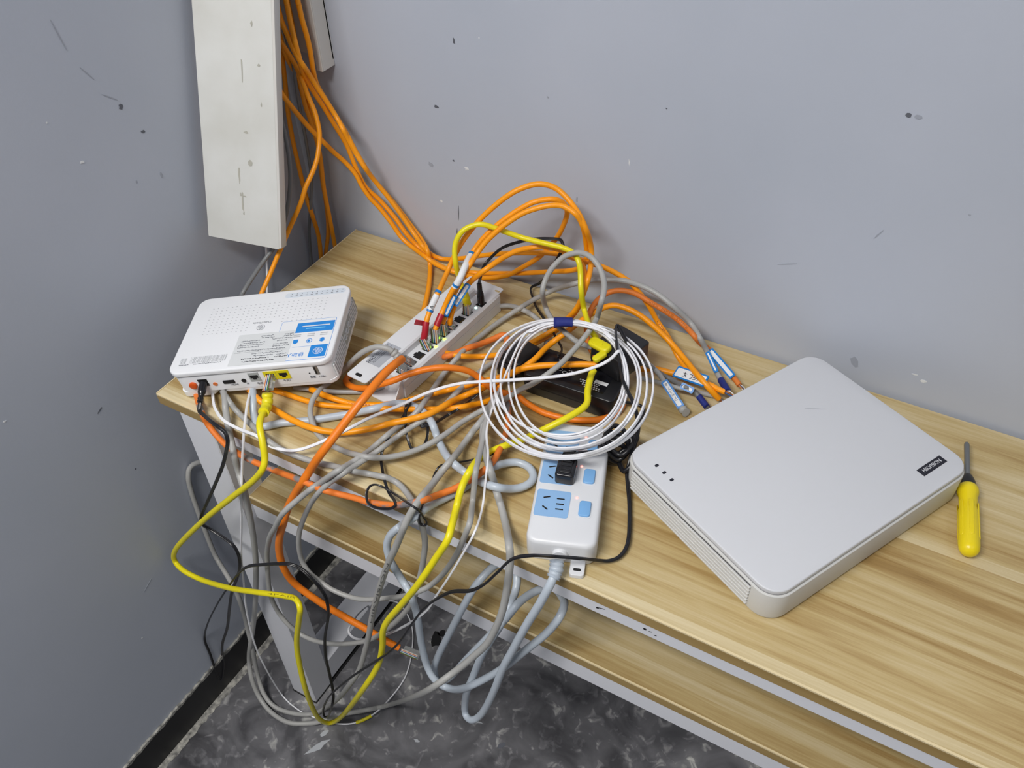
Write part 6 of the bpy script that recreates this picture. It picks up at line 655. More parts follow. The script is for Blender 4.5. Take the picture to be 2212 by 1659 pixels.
D['WC'] = dict(m='white', r=0.00213, k='flat', start=False, p=[(649,-4163,8030),(768,-4243,8057),(845,-4308,8072),(918,-4374,8070),(1000,-4437,8073),(1096,-4495,8085),(1202,-4551,8103),(1312,-4595,8121),(1391,-4613,8127),(1467,-4620,8127),(1547,-4626,8131),(1633,-4635,8144),(1728,-4648,8169),(1830,-4664,8204),(1926,-4677,8235),(2000,-4684,8244),(2056,-4681,8214),(2103,-4682,8178),(2161,-4682,8156),(2245,-4687,8166),(2344,-4693,8195),(2414,-4678,8198),(2449,-4640,8169),(2483,-4601,8148),(2532,-4564,8149),(2584,-4533,8164),(2640,-4501,8189),(2697,-4462,8216),(2745,-4425,8238),(2782,-4391,8254),(2819,-4354,8270),(2855,-4312,8284),(2891,-4267,8298),(2927,-4217,8310),(2955,-4174,8318),(2983,-4127,8326),(3011,-4076,8334),(3039,-4024,8340),(3067,-3970,8345),(3094,-3916,8349),(3121,-3862,8350),(3148,-3806,8348),(3173,-3749,8343),(3199,-3691,8335),(3225,-3633,8327),(3251,-3574,8320),(3277,-3517,8314),(3304,-3461,8310),(3334,-3403,8309),(3363,-3345,8310),(3392,-3289,8312),(3423,-3234,8316),(3455,-3182,8321),(3490,-3133,8327),(3530,-3086,8335),(3574,-3041,8346),(3620,-3000,8360),(3668,-2962,8374),(3719,-2927,8389),(3771,-2895,8404),(3825,-2865,8419),(3885,-2839,8436),(3949,-2817,8455),(4016,-2802,8479),(4082,-2791,8504),(4138,-2775,8520),(4203,-2759,8541),(4257,-2740,8553),(4302,-2712,8552),(4375,-2675,8559),(4419,-2657,8567),(4472,-2637,8578),(4530,-2617,8592),(4592,-2597,8608),(4655,-2576,8624),(4717,-2554,8639),(4776,-2532,8653),(4830,-2511,8665),(4884,-2485,8675),(4939,-2456,8683),(4990,-2425,8689),(5037,-2393,8693),(5082,-2361,8697),(5125,-2330,8703),(5168,-2299,8710),(5218,-2262,8723),(5268,-2225,8737),(5315,-2189,8753),(5358,-2154,8769),(5397,-2123,8785),(5443,-2086,8808),(5487,-2051,8839),(5525,-2030,8878),(5567,-2008,8936),(5598,-1966,8991),(5623,-1945,8967),(5655,-1957,8880),(5638,-1898,8764),(5589,-1815,8718),(5529,-1740,8720),(5474,-1696,8755),(5433,-1694,8808),(5379,-1670,8831),(5321,-1651,8851),(5260,-1634,8867),(5193,-1614,8873),(5119,-1589,8869),(5043,-1567,8859),(4970,-1551,8848),(4902,-1540,8835),(4840,-1549,8835),(4778,-1565,8834),(4703,-1556,8806),(4618,-1530,8756),(4548,-1542,8735),(4487,-1573,8728),(4409,-1564,8681),(4330,-1552,8628),(4263,-1561,8589),(4206,-1586,8562),(4158,-1620,8541),(4114,-1664,8523),(4074,-1715,8506),(4040,-1771,8489),(4013,-1831,8474),(3992,-1897,8460),(3979,-1973,8447),(3975,-2052,8435),(3980,-2133,8427),(3996,-2217,8422),(4022,-2305,8422),(4060,-2397,8428),(4109,-2493,8442),(4168,-2594,8466),(4236,-2699,8496),(4310,-2803,8530),(4385,-2900,8565),(4456,-2981,8588),(4518,-3039,8591),(4563,-3061,8559),(4595,-3056,8502),(4642,-3063,8464),(4704,-3087,8453),(4777,-3122,8462),(4853,-3163,8487),(4924,-3195,8508),(4984,-3202,8505),(5031,-3182,8475),(5081,-3165,8454),(5137,-3153,8445),(5197,-3142,8444),(5258,-3130,8447),(5318,-3117,8452),(5375,-3102,8460),(5430,-3084,8470),(5484,-3063,8480),(5534,-3041,8492),(5581,-3016,8505),(5628,-2986,8520),(5670,-2954,8536),(5708,-2918,8553),(5741,-2879,8570),(5774,-2829,8588),(5802,-2774,8607),(5823,-2715,8625),(5837,-2651,8640),(5845,-2581,8653),(5845,-2507,8665),(5839,-2430,8675),(5827,-2355,8680),(5809,-2278,8684),(5786,-2200,8688),(5761,-2128,8696),(5731,-2058,8715),(5700,-2000,8744),(5671,-1961,8786),(5625,-1892,8799),(5559,-1793,8780),(5500,-1727,8786),(5450,-1698,8820),(5394,-1668,8847),(5327,-1629,8858),(5262,-1606,8871),(5197,-1585,8878),(5117,-1545,8861),(5027,-1499,8829),(4957,-1477,8811),(4882,-1455,8787),(4801,-1429,8754),(4716,-1401,8715),(4643,-1393,8689),(4584,-1414,8685),(4537,-1464,8702),(4501,-1532,8733),(4450,-1567,8731),(4385,-1577,8700),(4316,-1578,8655),(4255,-1592,8618),(4205,-1621,8591),(4163,-1661,8571),(4125,-1715,8552),(4092,-1774,8534),(4067,-1837,8517),(4049,-1904,8501),(4037,-1973,8486),(4032,-2045,8471),(4034,-2119,8457),(4044,-2196,8446),(4062,-2276,8439),(4089,-2362,8438),(4127,-2454,8444),(4177,-2556,8460),(4236,-2661,8490),(4302,-2770,8523),(4370,-2875,8554),(4436,-2968,8577),(4492,-3040,8584),(4534,-3081,8560),(4561,-3092,8504),(4596,-3109,8461),(4645,-3142,8442),(4703,-3182,8437),(4765,-3222,8438),(4830,-3261,8443),(4895,-3296,8450),(4961,-3328,8460),(5029,-3359,8474),(5101,-3391,8497),(5175,-3424,8527),(5243,-3444,8547),(5297,-3435,8537),(5343,-3408,8510),(5393,-3385,8496),(5447,-3364,8490),(5501,-3343,8491),(5554,-3321,8494),(5607,-3295,8499),(5660,-3266,8505),(5709,-3236,8512),(5755,-3204,8520),(5799,-3169,8529),(5840,-3133,8539),(5878,-3094,8550),(5913,-3053,8561),(5946,-3009,8573),(5979,-2960,8587),(6007,-2909,8604),(6033,-2859,8623),(6056,-2812,8648),(6078,-2775,8684),(6103,-2752,8739),(6120,-2720,8786),(6120,-2655,8797),(6117,-2590,8809),(6102,-2506,8805),(6077,-2404,8784),(6050,-2308,8769),(6024,-2228,8768),(5995,-2152,8771),(5960,-2071,8769),(5920,-1989,8764),(5876,-1912,8759),(5827,-1838,8756),(5771,-1766,8753),(5709,-1698,8748),(5644,-1636,8743),(5579,-1582,8738),(5513,-1537,8734),(5447,-1501,8734),(5383,-1482,8744),(5328,-1489,8774),(5288,-1539,8835),(5244,-1585,8889),(5174,-1573,8885),(5095,-1546,8864),(5021,-1531,8847),(4943,-1516,8825),(4871,-1516,8813),(4811,-1541,8818),(4754,-1567,8821),(4682,-1575,8801),(4615,-1589,8781),(4552,-1608,8761),(4493,-1624,8736),(4428,-1640,8699),(4367,-1650,8653),(4315,-1673,8614),(4276,-1715,8587),(4247,-1769,8567),(4225,-1832,8550),(4212,-1898,8534),(4206,-1968,8518),(4206,-2040,8502),(4212,-2113,8485),(4226,-2188,8470),(4246,-2263,8455),(4274,-2341,8442),(4309,-2420,8430),(4349,-2496,8423),(4394,-2575,8416),(4445,-2652,8411),(4497,-2726,8409),(4553,-2797,8411),(4612,-2867,8416),(4675,-2935,8426),(4743,-3006,8445),(4825,-3087,8475),(4914,-3171,8518),(4986,-3219,8528),(5041,-3232,8505),(5101,-3247,8492),(5166,-3264,8490),(5232,-3277,8494),(5296,-3285,8501),(5359,-3287,8509),(5422,-3280,8517),(5480,-3265,8524),(5536,-3243,8530),(5591,-3215,8537),(5643,-3182,8543),(5690,-3146,8550),(5733,-3106,8557),(5773,-3061,8565),(5808,-3013,8574),(5839,-2963,8584),(5866,-2910,8595),(5889,-2854,8607),(5908,-2796,8620),(5921,-2737,8633),(5930,-2675,8647),(5934,-2611,8662),(5934,-2545,8677),(5928,-2479,8692),(5918,-2414,8711),(5906,-2355,8738),(5895,-2312,8780),(5882,-2277,8826),(5866,-2248,8878),(5837,-2197,8905),(5797,-2128,8910),(5752,-2055,8911),(5701,-1981,8910),(5647,-1908,8905),(5587,-1835,8896),(5525,-1765,8888),(5468,-1720,8897),(5396,-1653,8882),(5332,-1618,8885),(5274,-1600,8897),(5212,-1588,8909),(5137,-1561,8900),(5062,-1532,8882),(4986,-1498,8853),(4901,-1457,8813),(4806,-1402,8756),(4711,-1355,8701),(4630,-1336,8666),(4557,-1336,8645),(4488,-1351,8631),(4422,-1374,8622),(4360,-1403,8615),(4303,-1436,8608),(4251,-1474,8602),(4202,-1516,8597),(4156,-1562,8592),(4115,-1611,8587),(4077,-1662,8582),(4043,-1718,8577),(4012,-1780,8571),(3985,-1844,8565),(3964,-1910,8559),(3947,-1977,8553),(3934,-2048,8546),(3925,-2123,8537),(3922,-2200,8529),(3924,-2276,8519),(3932,-2352,8510),(3945,-2427,8501),(3964,-2501,8491),(3989,-2577,8483),(4021,-2654,8477),(4061,-2732,8477),(4105,-2809,8478),(4143,-2871,8461),(4186,-2931,8446),(4233,-2992,8435),(4283,-3050,8429),(4337,-3105,8425),(4393,-3159,8422),(4452,-3210,8421),(4513,-3257,8422),(4575,-3300,8424),(4639,-3341,8427),(4705,-3379,8432),(4772,-3413,8437),(4839,-3443,8444),(4907,-3469,8452),(4975,-3492,8461),(5044,-3511,8471),(5114,-3527,8482),(5182,-3539,8494),(5246,-3546,8505),(5307,-3549,8516),(5367,-3548,8526),(5426,-3543,8536),(5485,-3534,8546),(5543,-3523,8556),(5597,-3509,8567),(5652,-3495,8581),(5709,-3481,8600),(5767,-3471,8626),(5824,-3461,8654),(5862,-3418,8644),(5898,-3359,8622),(5935,-3306,8610),(5972,-3257,8605),(6008,-3209,8606),(6042,-3162,8609),(6074,-3113,8613),(6103,-3063,8618),(6130,-3011,8623),(6153,-2957,8629),(6173,-2901,8634),(6190,-2845,8640),(6206,-2782,8647),(6217,-2718,8655),(6225,-2651,8663),(6229,-2584,8672),(6229,-2517,8680),(6224,-2448,8689),(6215,-2379,8698),(6202,-2308,8708),(6184,-2238,8717),(6163,-2168,8724),(6135,-2091,8733),(6101,-2013,8740),(6062,-1937,8747),(6020,-1865,8753),(5973,-1799,8759),(5922,-1739,8764),(5866,-1684,8769),(5806,-1632,8773),(5743,-1585,8777),(5682,-1545,8777),(5617,-1508,8777),(5548,-1475,8776),(5479,-1447,8775),(5410,-1426,8776),(5349,-1415,8781),(5292,-1424,8799),(5247,-1464,8841),(5214,-1536,8908),(5162,-1561,8930),(5094,-1551,8917),(5020,-1532,8892),(4948,-1522,8871),(4884,-1532,8865),(4825,-1549,8863),(4768,-1565,8858),(4695,-1574,8838),(4618,-1575,8806),(4542,-1573,8768),(4480,-1593,8747),(4416,-1608,8716),(4350,-1616,8672),(4290,-1629,8629),(4243,-1660,8599),(4206,-1707,8580),(4178,-1766,8567),(4157,-1832,8558),(4143,-1902,8551),(4137,-1975,8545),(4136,-2051,8539),(4141,-2129,8534),(4152,-2207,8528),(4168,-2284,8521),(4189,-2361,8515),(4215,-2437,8508),(4247,-2514,8500),(4283,-2588,8494),(4323,-2660,8488),(4369,-2735,8486),(4423,-2815,8491),(4487,-2906,8516),(4566,-3010,8554),(4614,-3056,8531),(4656,-3085,8494),(4708,-3122,8473),(4765,-3160,8459),(4826,-3196,8451),(4892,-3234,8451),(4960,-3271,8458),(5032,-3308,8473),(5108,-3348,8498),(5189,-3392,8536),(5265,-3424,8568),(5323,-3420,8563),(5376,-3404,8550),(5434,-3390,8548),(5494,-3375,8553),(5545,-3361,8561),(5598,-3343,8571),(5650,-3322,8582),(5701,-3298,8593),(5747,-3271,8603),(5794,-3237,8614),(5838,-3198,8624),(5879,-3155,8633),(5915,-3109,8641),(5947,-3060,8649),(5975,-3007,8656),(6000,-2951,8664),(6021,-2896,8675),(6041,-2844,8692),(6060,-2801,8720),(6080,-2771,8764),(6094,-2734,8803),(6095,-2673,8817),(6085,-2593,8812),(6069,-2507,8803),(6041,-2399,8774),(6014,-2304,8758),(5988,-2226,8757),(5958,-2149,8767),(5921,-2068,8772),(5878,-1987,8773),(5831,-1910,8773),(5779,-1839,8772),(5724,-1776,8774),(5666,-1724,8779),(5610,-1688,8795),(5563,-1679,8825),(5524,-1700,8879),(5478,-1714,8921),(5434,-1738,8967),(5379,-1739,8987),(5310,-1714,8978),(5234,-1680,8957),(5162,-1658,8943),(5091,-1645,8931),(5023,-1640,8921),(4953,-1637,8909),(4880,-1627,8885),(4801,-1603,8845),(4730,-1598,8819),(4664,-1607,8799),(4604,-1622,8781),(4549,-1641,8762),(4489,-1659,8733),(4426,-1675,8690),(4367,-1691,8640),(4320,-1725,8601),(4288,-1780,8574),(4269,-1848,8555),(4262,-1926,8542),(4266,-2012,8533),(4279,-2103,8525),(4299,-2188,8520),(4324,-2269,8517),(4356,-2350,8513),(4393,-2432,8509),(4432,-2507,8507),(4476,-2583,8503),(4523,-2657,8499),(4572,-2727,8497),(4627,-2797,8491),(4685,-2863,8486),(4744,-2922,8481),(4804,-2976,8478),(4866,-3024,8475),(4929,-3067,8475),(4994,-3108,8480),(5070,-3148,8488),(5142,-3172,8489),(5213,-3189,8494),(5284,-3203,8506),(5354,-3210,8521),(5425,-3206,8538),(5482,-3198,8555),(5539,-3183,8571),(5595,-3163,8588),(5646,-3139,8604),(5692,-3110,8620),(5736,-3077,8636),(5775,-3039,8651),(5809,-2997,8665),(5838,-2950,8677),(5862,-2898,8688),(5881,-2842,8698),(5895,-2783,8707),(5904,-2720,8714),(5908,-2653,8720),(5907,-2584,8726),(5902,-2515,8734),(5893,-2447,8745),(5881,-2386,8765),(5871,-2339,8799),(5860,-2302,8841),(5840,-2257,8882),(5807,-2195,8905),(5765,-2123,8915),(5719,-2049,8916),(5669,-1976,8911),(5615,-1904,8902),(5559,-1839,8897),(5505,-1791,8904),(5455,-1763,8926),(5412,-1764,8968),(5356,-1745,8983),(5290,-1706,8974),(5216,-1661,8954),(5139,-1621,8933),(5071,-1609,8930),(5006,-1610,8932),(4931,-1598,8918),(4846,-1573,8886),(4774,-1578,8876),(4709,-1586,8864),(4638,-1589,8843),(4563,-1586,8813),(4494,-1592,8786),(4430,-1604,8762),(4358,-1612,8724),(4287,-1620,8681),(4228,-1644,8648),(4180,-1682,8626),(4140,-1730,8608),(4108,-1784,8593),(4081,-1843,8579),(4061,-1906,8566),(4047,-1972,8555),(4038,-2049,8543),(4036,-2131,8533),(4042,-2215,8525),(4056,-2301,8519),(4078,-2389,8516),(4109,-2480,8518),(4148,-2577,8524),(4197,-2677,8535),(4247,-2767,8554),(4287,-2834,8545),(4326,-2895,8531),(4367,-2953,8517),(4415,-3015,8512),(4470,-3080,8510),(4529,-3142,8509),(4590,-3201,8509),(4651,-3254,8509),(4713,-3302,8510),(4776,-3345,8509),(4840,-3382,8509),(4905,-3415,8509),(4969,-3442,8509),(5033,-3465,8510),(5097,-3483,8510),(5161,-3496,8512),(5225,-3504,8514),(5288,-3509,8518),(5351,-3509,8523),(5413,-3505,8529),(5475,-3496,8537),(5537,-3483,8545),(5590,-3470,8556),(5645,-3455,8570),(5702,-3442,8590),(5761,-3433,8619),(5821,-3431,8659),(5869,-3410,8679),(5903,-3359,8664),(5936,-3309,8655),(5971,-3264,8655),(6004,-3222,8661),(6036,-3181,8669),(6068,-3134,8680),(6098,-3086,8692),(6123,-3035,8704),(6145,-2982,8715),(6163,-2926,8726),(6177,-2868,8735),(6187,-2807,8743),(6193,-2743,8750),(6194,-2677,8757),(6192,-2609,8762),(6184,-2538,8765),(6172,-2464,8767),(6155,-2388,8769),(6135,-2313,8771),(6112,-2240,8773),(6084,-2165,8781),(6051,-2091,8789),(6014,-2019,8798),(5973,-1949,8804),(5927,-1882,8807),(5875,-1817,8806),(5820,-1757,8807),(5763,-1708,8812),(5708,-1676,8828),(5662,-1668,8858),(5613,-1666,8889),(5537,-1601,8858),(5459,-1542,8830),(5394,-1520,8830),(5345,-1542,8866),(5299,-1581,8912),(5241,-1592,8928),(5175,-1589,8929),(5108,-1584,8924),(5040,-1581,8915),(4983,-1605,8927),(4914,-1605,8913),(4845,-1604,8894),(4780,-1606,8876),(4713,-1615,8859),(4645,-1620,8833),(4582,-1629,8808),(4525,-1646,8787),(4465,-1664,8759),(4401,-1681,8719),(4346,-1705,8681),(4302,-1745,8652),(4262,-1771,8640),(4230,-1797,8635),(4213,-1878,8611),(4215,-1977,8577),(4221,-2028,8565),(4227,-2083,8550),(4235,-2145,8533),(4244,-2212,8515),(4254,-2284,8497),(4265,-2359,8477),(4276,-2434,8456),(4287,-2508,8433),(4299,-2584,8411),(4312,-2661,8391),(4326,-2738,8373),(4342,-2814,8358),(4359,-2888,8345),(4375,-2957,8333),(4392,-3023,8324),(4410,-3084,8318),(4430,-3144,8320),(4464,-3239,8306),(4501,-3321,8300),(4539,-3389,8295),(4580,-3451,8296),(4624,-3514,8307),(4672,-3581,8329),(4723,-3656,8361),(4772,-3736,8397),(4817,-3819,8412),(4853,-3888,8414),(4880,-3945,8407),(4887,-3972,8361),(4888,-3992,8305),(4897,-4022,8263),(4904,-4050,8210),(4910,-4076,8155),(4919,-4107,8109),(4931,-4145,8074),(4949,-4194,8056),(4979,-4263,8067),(5020,-4354,8109),(5067,-4453,8169),(5109,-4547,8224),(5136,-4625,8252),(5144,-4679,8242),(5134,-4711,8196),(5110,-4730,8126),(5079,-4741,8043),(5047,-4753,7956),(5017,-4768,7874),(4988,-4784,7794),(4957,-4800,7710),(4924,-4815,7622),(4889,-4828,7531),(4852,-4839,7436),(4809,-4850,7329),(4761,-4858,7214),(4712,-4865,7097),(4664,-4869,6982),(4616,-4867,6867),(4565,-4870,6731),(4516,-4860,6600),(4454,-4855,6461),(4385,-4851,6327),(4309,-4855,6195),(4203,-4833,6004),(4066,-4783,5751),(3937,-4735,5520),(3807,-4693,5296),(3677,-4653,5079),(3550,-4617,4872),(3418,-4584,4664),(3280,-4555,4456),(3148,-4528,4261),(3013,-4494,4064),(2846,-4461,3839),(2682,-4420,3620),(2510,-4376,3402),(2334,-4316,3186),(2147,-4245,2987),(1994,-4176,2886),(1930,-4105,2888),(1876,-3984,2813),(1722,-3783,2534),(1503,-3505,2117),(1272,-3202,1641),(1032,-2878,1125),(823,-2563,638),(724,-2334,328),(751,-2203,221),(832,-2126,203),(912,-2058,176),(993,-2002,139),(1092,-1986,104),(1186,-2006,79),(1293,-2049,56),(1401,-2109,37),(1494,-2175,28),(1576,-2245,26),(1655,-2325,29),(1732,-2419,29),(1796,-2512,30),(1850,-2601,31),(1904,-2697,30),(1956,-2796,30),(2003,-2895,29),(2044,-2988,30),(2080,-3085,29),(2110,-3181,29),(2132,-3274,30),(2144,-3370,31),(2146,-3478,27),(2148,-3563,34),(2145,-3655,41),(2143,-3754,56),(2145,-3860,88),(2153,-3971,144),(2165,-4083,219),(2135,-4151,194),(2068,-4222,117),(2007,-4295,71),(1949,-4367,47),(1893,-4435,36),(1836,-4497,31),(1761,-4562,29),(1680,-4615,29),(1596,-4658,30),(1512,-4695,31),(1421,-4728,35),(1331,-4753,44),(1240,-4776,61),(1155,-4803,91),(1073,-4831,120),(957,-4839,88),(835,-4840,59),(719,-4832,36),(616,-4822,27),(509,-4809,23),(399,-4790,22),(284,-4763,21),(227,-4759,117),(222,-4776,292),(236,-4802,510),(263,-4830,750),(293,-4858,991),(320,-4882,1216),(337,-4899,1414),(344,-4909,1591),(346,-4915,1750),(346,-4918,1899),(346,-4917,2045),(349,-4915,2194),(353,-4909,2350),(363,-4905,2498),(372,-4896,2648),(382,-4887,2801),(394,-4876,2955),(409,-4866,3108),(427,-4857,3259),(452,-4852,3410),(482,-4845,3575),(519,-4842,3743),(561,-4840,3909),(603,-4838,4070),(645,-4836,4227),(683,-4835,4377),(717,-4831,4525),(749,-4829,4662),(780,-4827,4795),(814,-4825,4935),(853,-4822,5087),(895,-4819,5234),(937,-4818,5373),(981,-4816,5520),(1028,-4814,5671),(1076,-4811,5821),(1121,-4809,5965),(1163,-4808,6098),(1202,-4808,6217),(1242,-4805,6352),(1284,-4805,6482),(1325,-4811,6596),(1377,-4818,6732),(1442,-4832,6891),(1527,-4863,7063),(1606,-4888,7232),(1628,-4874,7332),(1619,-4840,7396),(1622,-4813,7472),(1634,-4793,7558),(1649,-4776,7644),(1664,-4758,7728),(1676,-4738,7810),(1685,-4716,7887),(1690,-4691,7957),(1690,-4664,8019),(1684,-4635,8071),(1669,-4594,8118),(1641,-4540,8156),(1604,-4480,8180),(1565,-4420,8197),(1531,-4367,8213),(1488,-4297,8231),(1438,-4217,8236),(1386,-4144,8224),(1264,-4006,8154)])
D_PARTS = {}
D_PARTS['A1_tape'] = ('A1', [(2936,-2236,8649),(2940,-2261,8619),(2946,-2282,8588),(2950,-2300,8557),(2952,-2315,8527),(2951,-2333,8491),(2948,-2346,8457),(2943,-2352,8430)])
D_PARTS['A1_label'] = ('A1', [(2964,-1971,8934),(2960,-1990,8915),(2955,-2010,8891),(2950,-2028,8868),(2944,-2047,8845),(2939,-2067,8820),(2935,-2087,8796),(2932,-2109,8771),(2931,-2133,8747)])
D_PARTS['A1_b1'] = ('A1', [(2961,-1925,8958),(2963,-1941,8951),(2964,-1952,8945)])
D_PARTS['A1_b2'] = ('A1', [(2932,-2115,8766),(2932,-2125,8756),(2931,-2135,8746)])
D_PARTS['B4_tape'] = ('B4', [(3028,-2006,8649),(3027,-2030,8628),(3026,-2053,8608),(3024,-2074,8589),(3021,-2103,8560),(3019,-2129,8532)])
D_PARTS['B4_label'] = ('B4', [(3115,-1325,9209),(3128,-1380,9210),(3148,-1443,9217),(3171,-1510,9227),(3190,-1571,9232),(3196,-1607,9222),(3197,-1635,9205),(3198,-1663,9187),(3200,-1692,9170),(3200,-1720,9151),(3196,-1746,9128),(3189,-1766,9105),(3178,-1783,9078),(3164,-1798,9047),(3149,-1811,9016)])
D_PARTS['B4_b1'] = ('B4', [(3111,-1283,9217),(3113,-1303,9214),(3115,-1317,9211)])
D_PARTS['B4_b2'] = ('B4', [(3169,-1792,9059),(3164,-1798,9047),(3158,-1803,9035)])
D_PARTS['B3_band'] = ('B3', [(3024,-1914,8571),(3023,-1923,8559),(3023,-1930,8550)])
D_PARTS['L3_tag'] = ('L3', [(3183,-1529,8896),(3171,-1557,8876),(3166,-1588,8862),(3161,-1620,8848),(3156,-1652,8831),(3150,-1682,8812),(3144,-1710,8791),(3138,-1735,8767),(3129,-1758,8740),(3120,-1778,8711),(3111,-1797,8680)])
D_PARTS['B4_flag'] = ('B4', [(3105,-1849,8920),(3092,-1864,8885),(3079,-1878,8851),(3067,-1892,8816),(3056,-1906,8783),(3047,-1921,8751),(3039,-1938,8722),(3034,-1959,8696),(3030,-1982,8672),(3028,-2006,8649)])
D_PARTS['Y1_boot'] = ('Y1', [(3040,-1452,8660),(3052,-1454,8624),(3061,-1453,8588),(3073,-1457,8544),(3082,-1461,8503),(3086,-1459,8470)])
D_PARTS['Y2_boot'] = ('Y2', [(1846,-4366,8304),(1820,-4317,8289),(1797,-4274,8279),(1775,-4237,8274),(1755,-4199,8286),(1737,-4168,8305),(1723,-4145,8328),(1712,-4127,8350),(1706,-4115,8367)])
D_PARTS['g1_boot'] = ('g1', [(2859,-2925,8631),(2885,-2922,8610),(2911,-2923,8587),(2929,-2923,8570)])
D_PARTS['PC_boot'] = ('PC', [(6091,-4523,8170),(6098,-4540,8163),(6108,-4563,8151),(6118,-4590,8136),(6125,-4619,8119),(6127,-4641,8110),(6129,-4663,8099),(6129,-4685,8087)])
D_PARTS['WC_tapeseg'] = ('WC', [(4542,-1573,8768),(4510,-1582,8757),(4480,-1593,8747),(4450,-1601,8733),(4416,-1608,8716),(4383,-1613,8695),(4350,-1616,8672),(4318,-1620,8649)])
D_PARTS['WC_tag'] = ('WC', [(1836,-4497,31),(1865,-4466,33),(1893,-4435,36),(1921,-4401,40),(1949,-4367,47),(1978,-4331,57),(2007,-4295,71),(2037,-4258,91)])
D_PARTS['g10_tape'] = ('g10', [(6508,-1325,8089),(6540,-1347,8082),(6572,-1370,8077),(6605,-1395,8073),(6638,-1419,8069),(6661,-1440,8070)])
D_PARTS['g2_tape'] = ('g2', [(6832,-1201,8224),(6812,-1177,8221),(6781,-1131,8206),(6742,-1066,8179),(6702,-1004,8155),(6665,-947,8135)])
D_PARTS['g8_boot'] = ('g8', [(6368,-1579,8052),(6393,-1602,8054),(6435,-1624,8045),(6458,-1639,8050)])
D_PARTS['g8_tag'] = ('g8', [(6031,-1374,8196),(6059,-1403,8201),(6089,-1432,8203),(6117,-1449,8190),(6140,-1449,8160),(6164,-1449,8129),(6189,-1454,8104),(6214,-1464,8087),(6245,-1482,8074),(6277,-1505,8064),(6309,-1530,8058),(6340,-1555,8054),(6368,-1579,8052)])
D_PARTS['g10_tag'] = ('g10', [(6246,-1303,8159),(6286,-1339,8188),(6318,-1357,8201),(6349,-1351,8193),(6374,-1334,8174),(6397,-1316,8152),(6422,-1306,8130)])
D_PARTS['O9_tag'] = ('O9', [(6073,-1016,8049),(6111,-1016,8054),(6142,-1023,8064),(6176,-1033,8077),(6212,-1047,8094),(6249,-1066,8115),(6289,-1091,8141),(6328,-1121,8171),(6366,-1151,8199),(6404,-1158,8203),(6443,-1163,8202),(6482,-1169,8202),(6517,-1175,8201),(6547,-1181,8201)])
D_PARTS['M_tag'] = ('M', [(6339,-497,8181),(6365,-501,8166),(6392,-511,8154),(6420,-525,8145),(6449,-542,8138),(6480,-563,8131),(6509,-585,8128),(6539,-609,8125),(6571,-635,8123),(6602,-662,8122),(6634,-689,8121),(6665,-716,8122),(6702,-744,8120),(6740,-772,8119),(6777,-799,8119)])
D_PARTS['g2_tag'] = ('g2', [(6334,-592,8216),(6355,-601,8193),(6379,-616,8174),(6405,-636,8156),(6431,-660,8141),(6459,-686,8129),(6485,-714,8118),(6511,-742,8111),(6534,-771,8108),(6556,-803,8113)])
D_PARTS['g5_txt'] = ('g5', [(3440,-4907,5478),(3459,-4904,5555),(3480,-4902,5636),(3501,-4897,5718),(3524,-4900,5789),(3545,-4901,5859),(3567,-4902,5931),(3590,-4903,6004),(3614,-4905,6079),(3638,-4906,6154),(3662,-4908,6229),(3686,-4909,6304),(3710,-4911,6376),(3733,-4912,6446),(3756,-4914,6514),(3779,-4916,6581),(3802,-4916,6652),(3826,-4917,6722),(3850,-4917,6791),(3873,-4918,6858),(3896,-4919,6924),(3918,-4920,6987),(3940,-4920,7048),(3962,-4920,7108),(3983,-4921,7166),(4005,-4922,7224),(4027,-4919,7286)])
D_PARTS['B1_txt'] = ('B1', [(5519,-398,8316),(5543,-404,8290),(5569,-413,8270),(5596,-426,8253),(5625,-442,8241),(5654,-459,8230),(5682,-477,8220)])
D_PARTS['M_txt'] = ('M', [(5399,-503,8688),(5434,-503,8676),(5464,-503,8666),(5496,-503,8657),(5528,-503,8647),(5560,-502,8637),(5592,-502,8626),(5624,-501,8615),(5654,-499,8602),(5683,-496,8589),(5711,-492,8574),(5739,-487,8559),(5767,-482,8543),(5794,-478,8528),(5821,-477,8513),(5849,-477,8499),(5882,-482,8484),(5915,-490,8471),(5949,-503,8461),(5984,-521,8454),(6020,-544,8452)])
D_PARTS['K_txt'] = ('K', [(2473,-3512,8022),(2513,-3503,8020),(2547,-3495,8020),(2580,-3486,8020),(2618,-3472,8019),(2643,-3462,8020),(2671,-3451,8020),(2699,-3438,8020),(2728,-3424,8020),(2757,-3410,8020)])
D_PARTS['Y2_txt'] = ('Y2', [(1721,-5137,5177),(1772,-5132,5200),(1820,-5127,5220),(1866,-5122,5239),(1909,-5118,5257),(1951,-5115,5276),(1992,-5115,5297),(2052,-5107,5317),(2105,-5103,5338),(2151,-5101,5357),(2194,-5104,5375),(2238,-5112,5392),(2288,-5128,5406)])
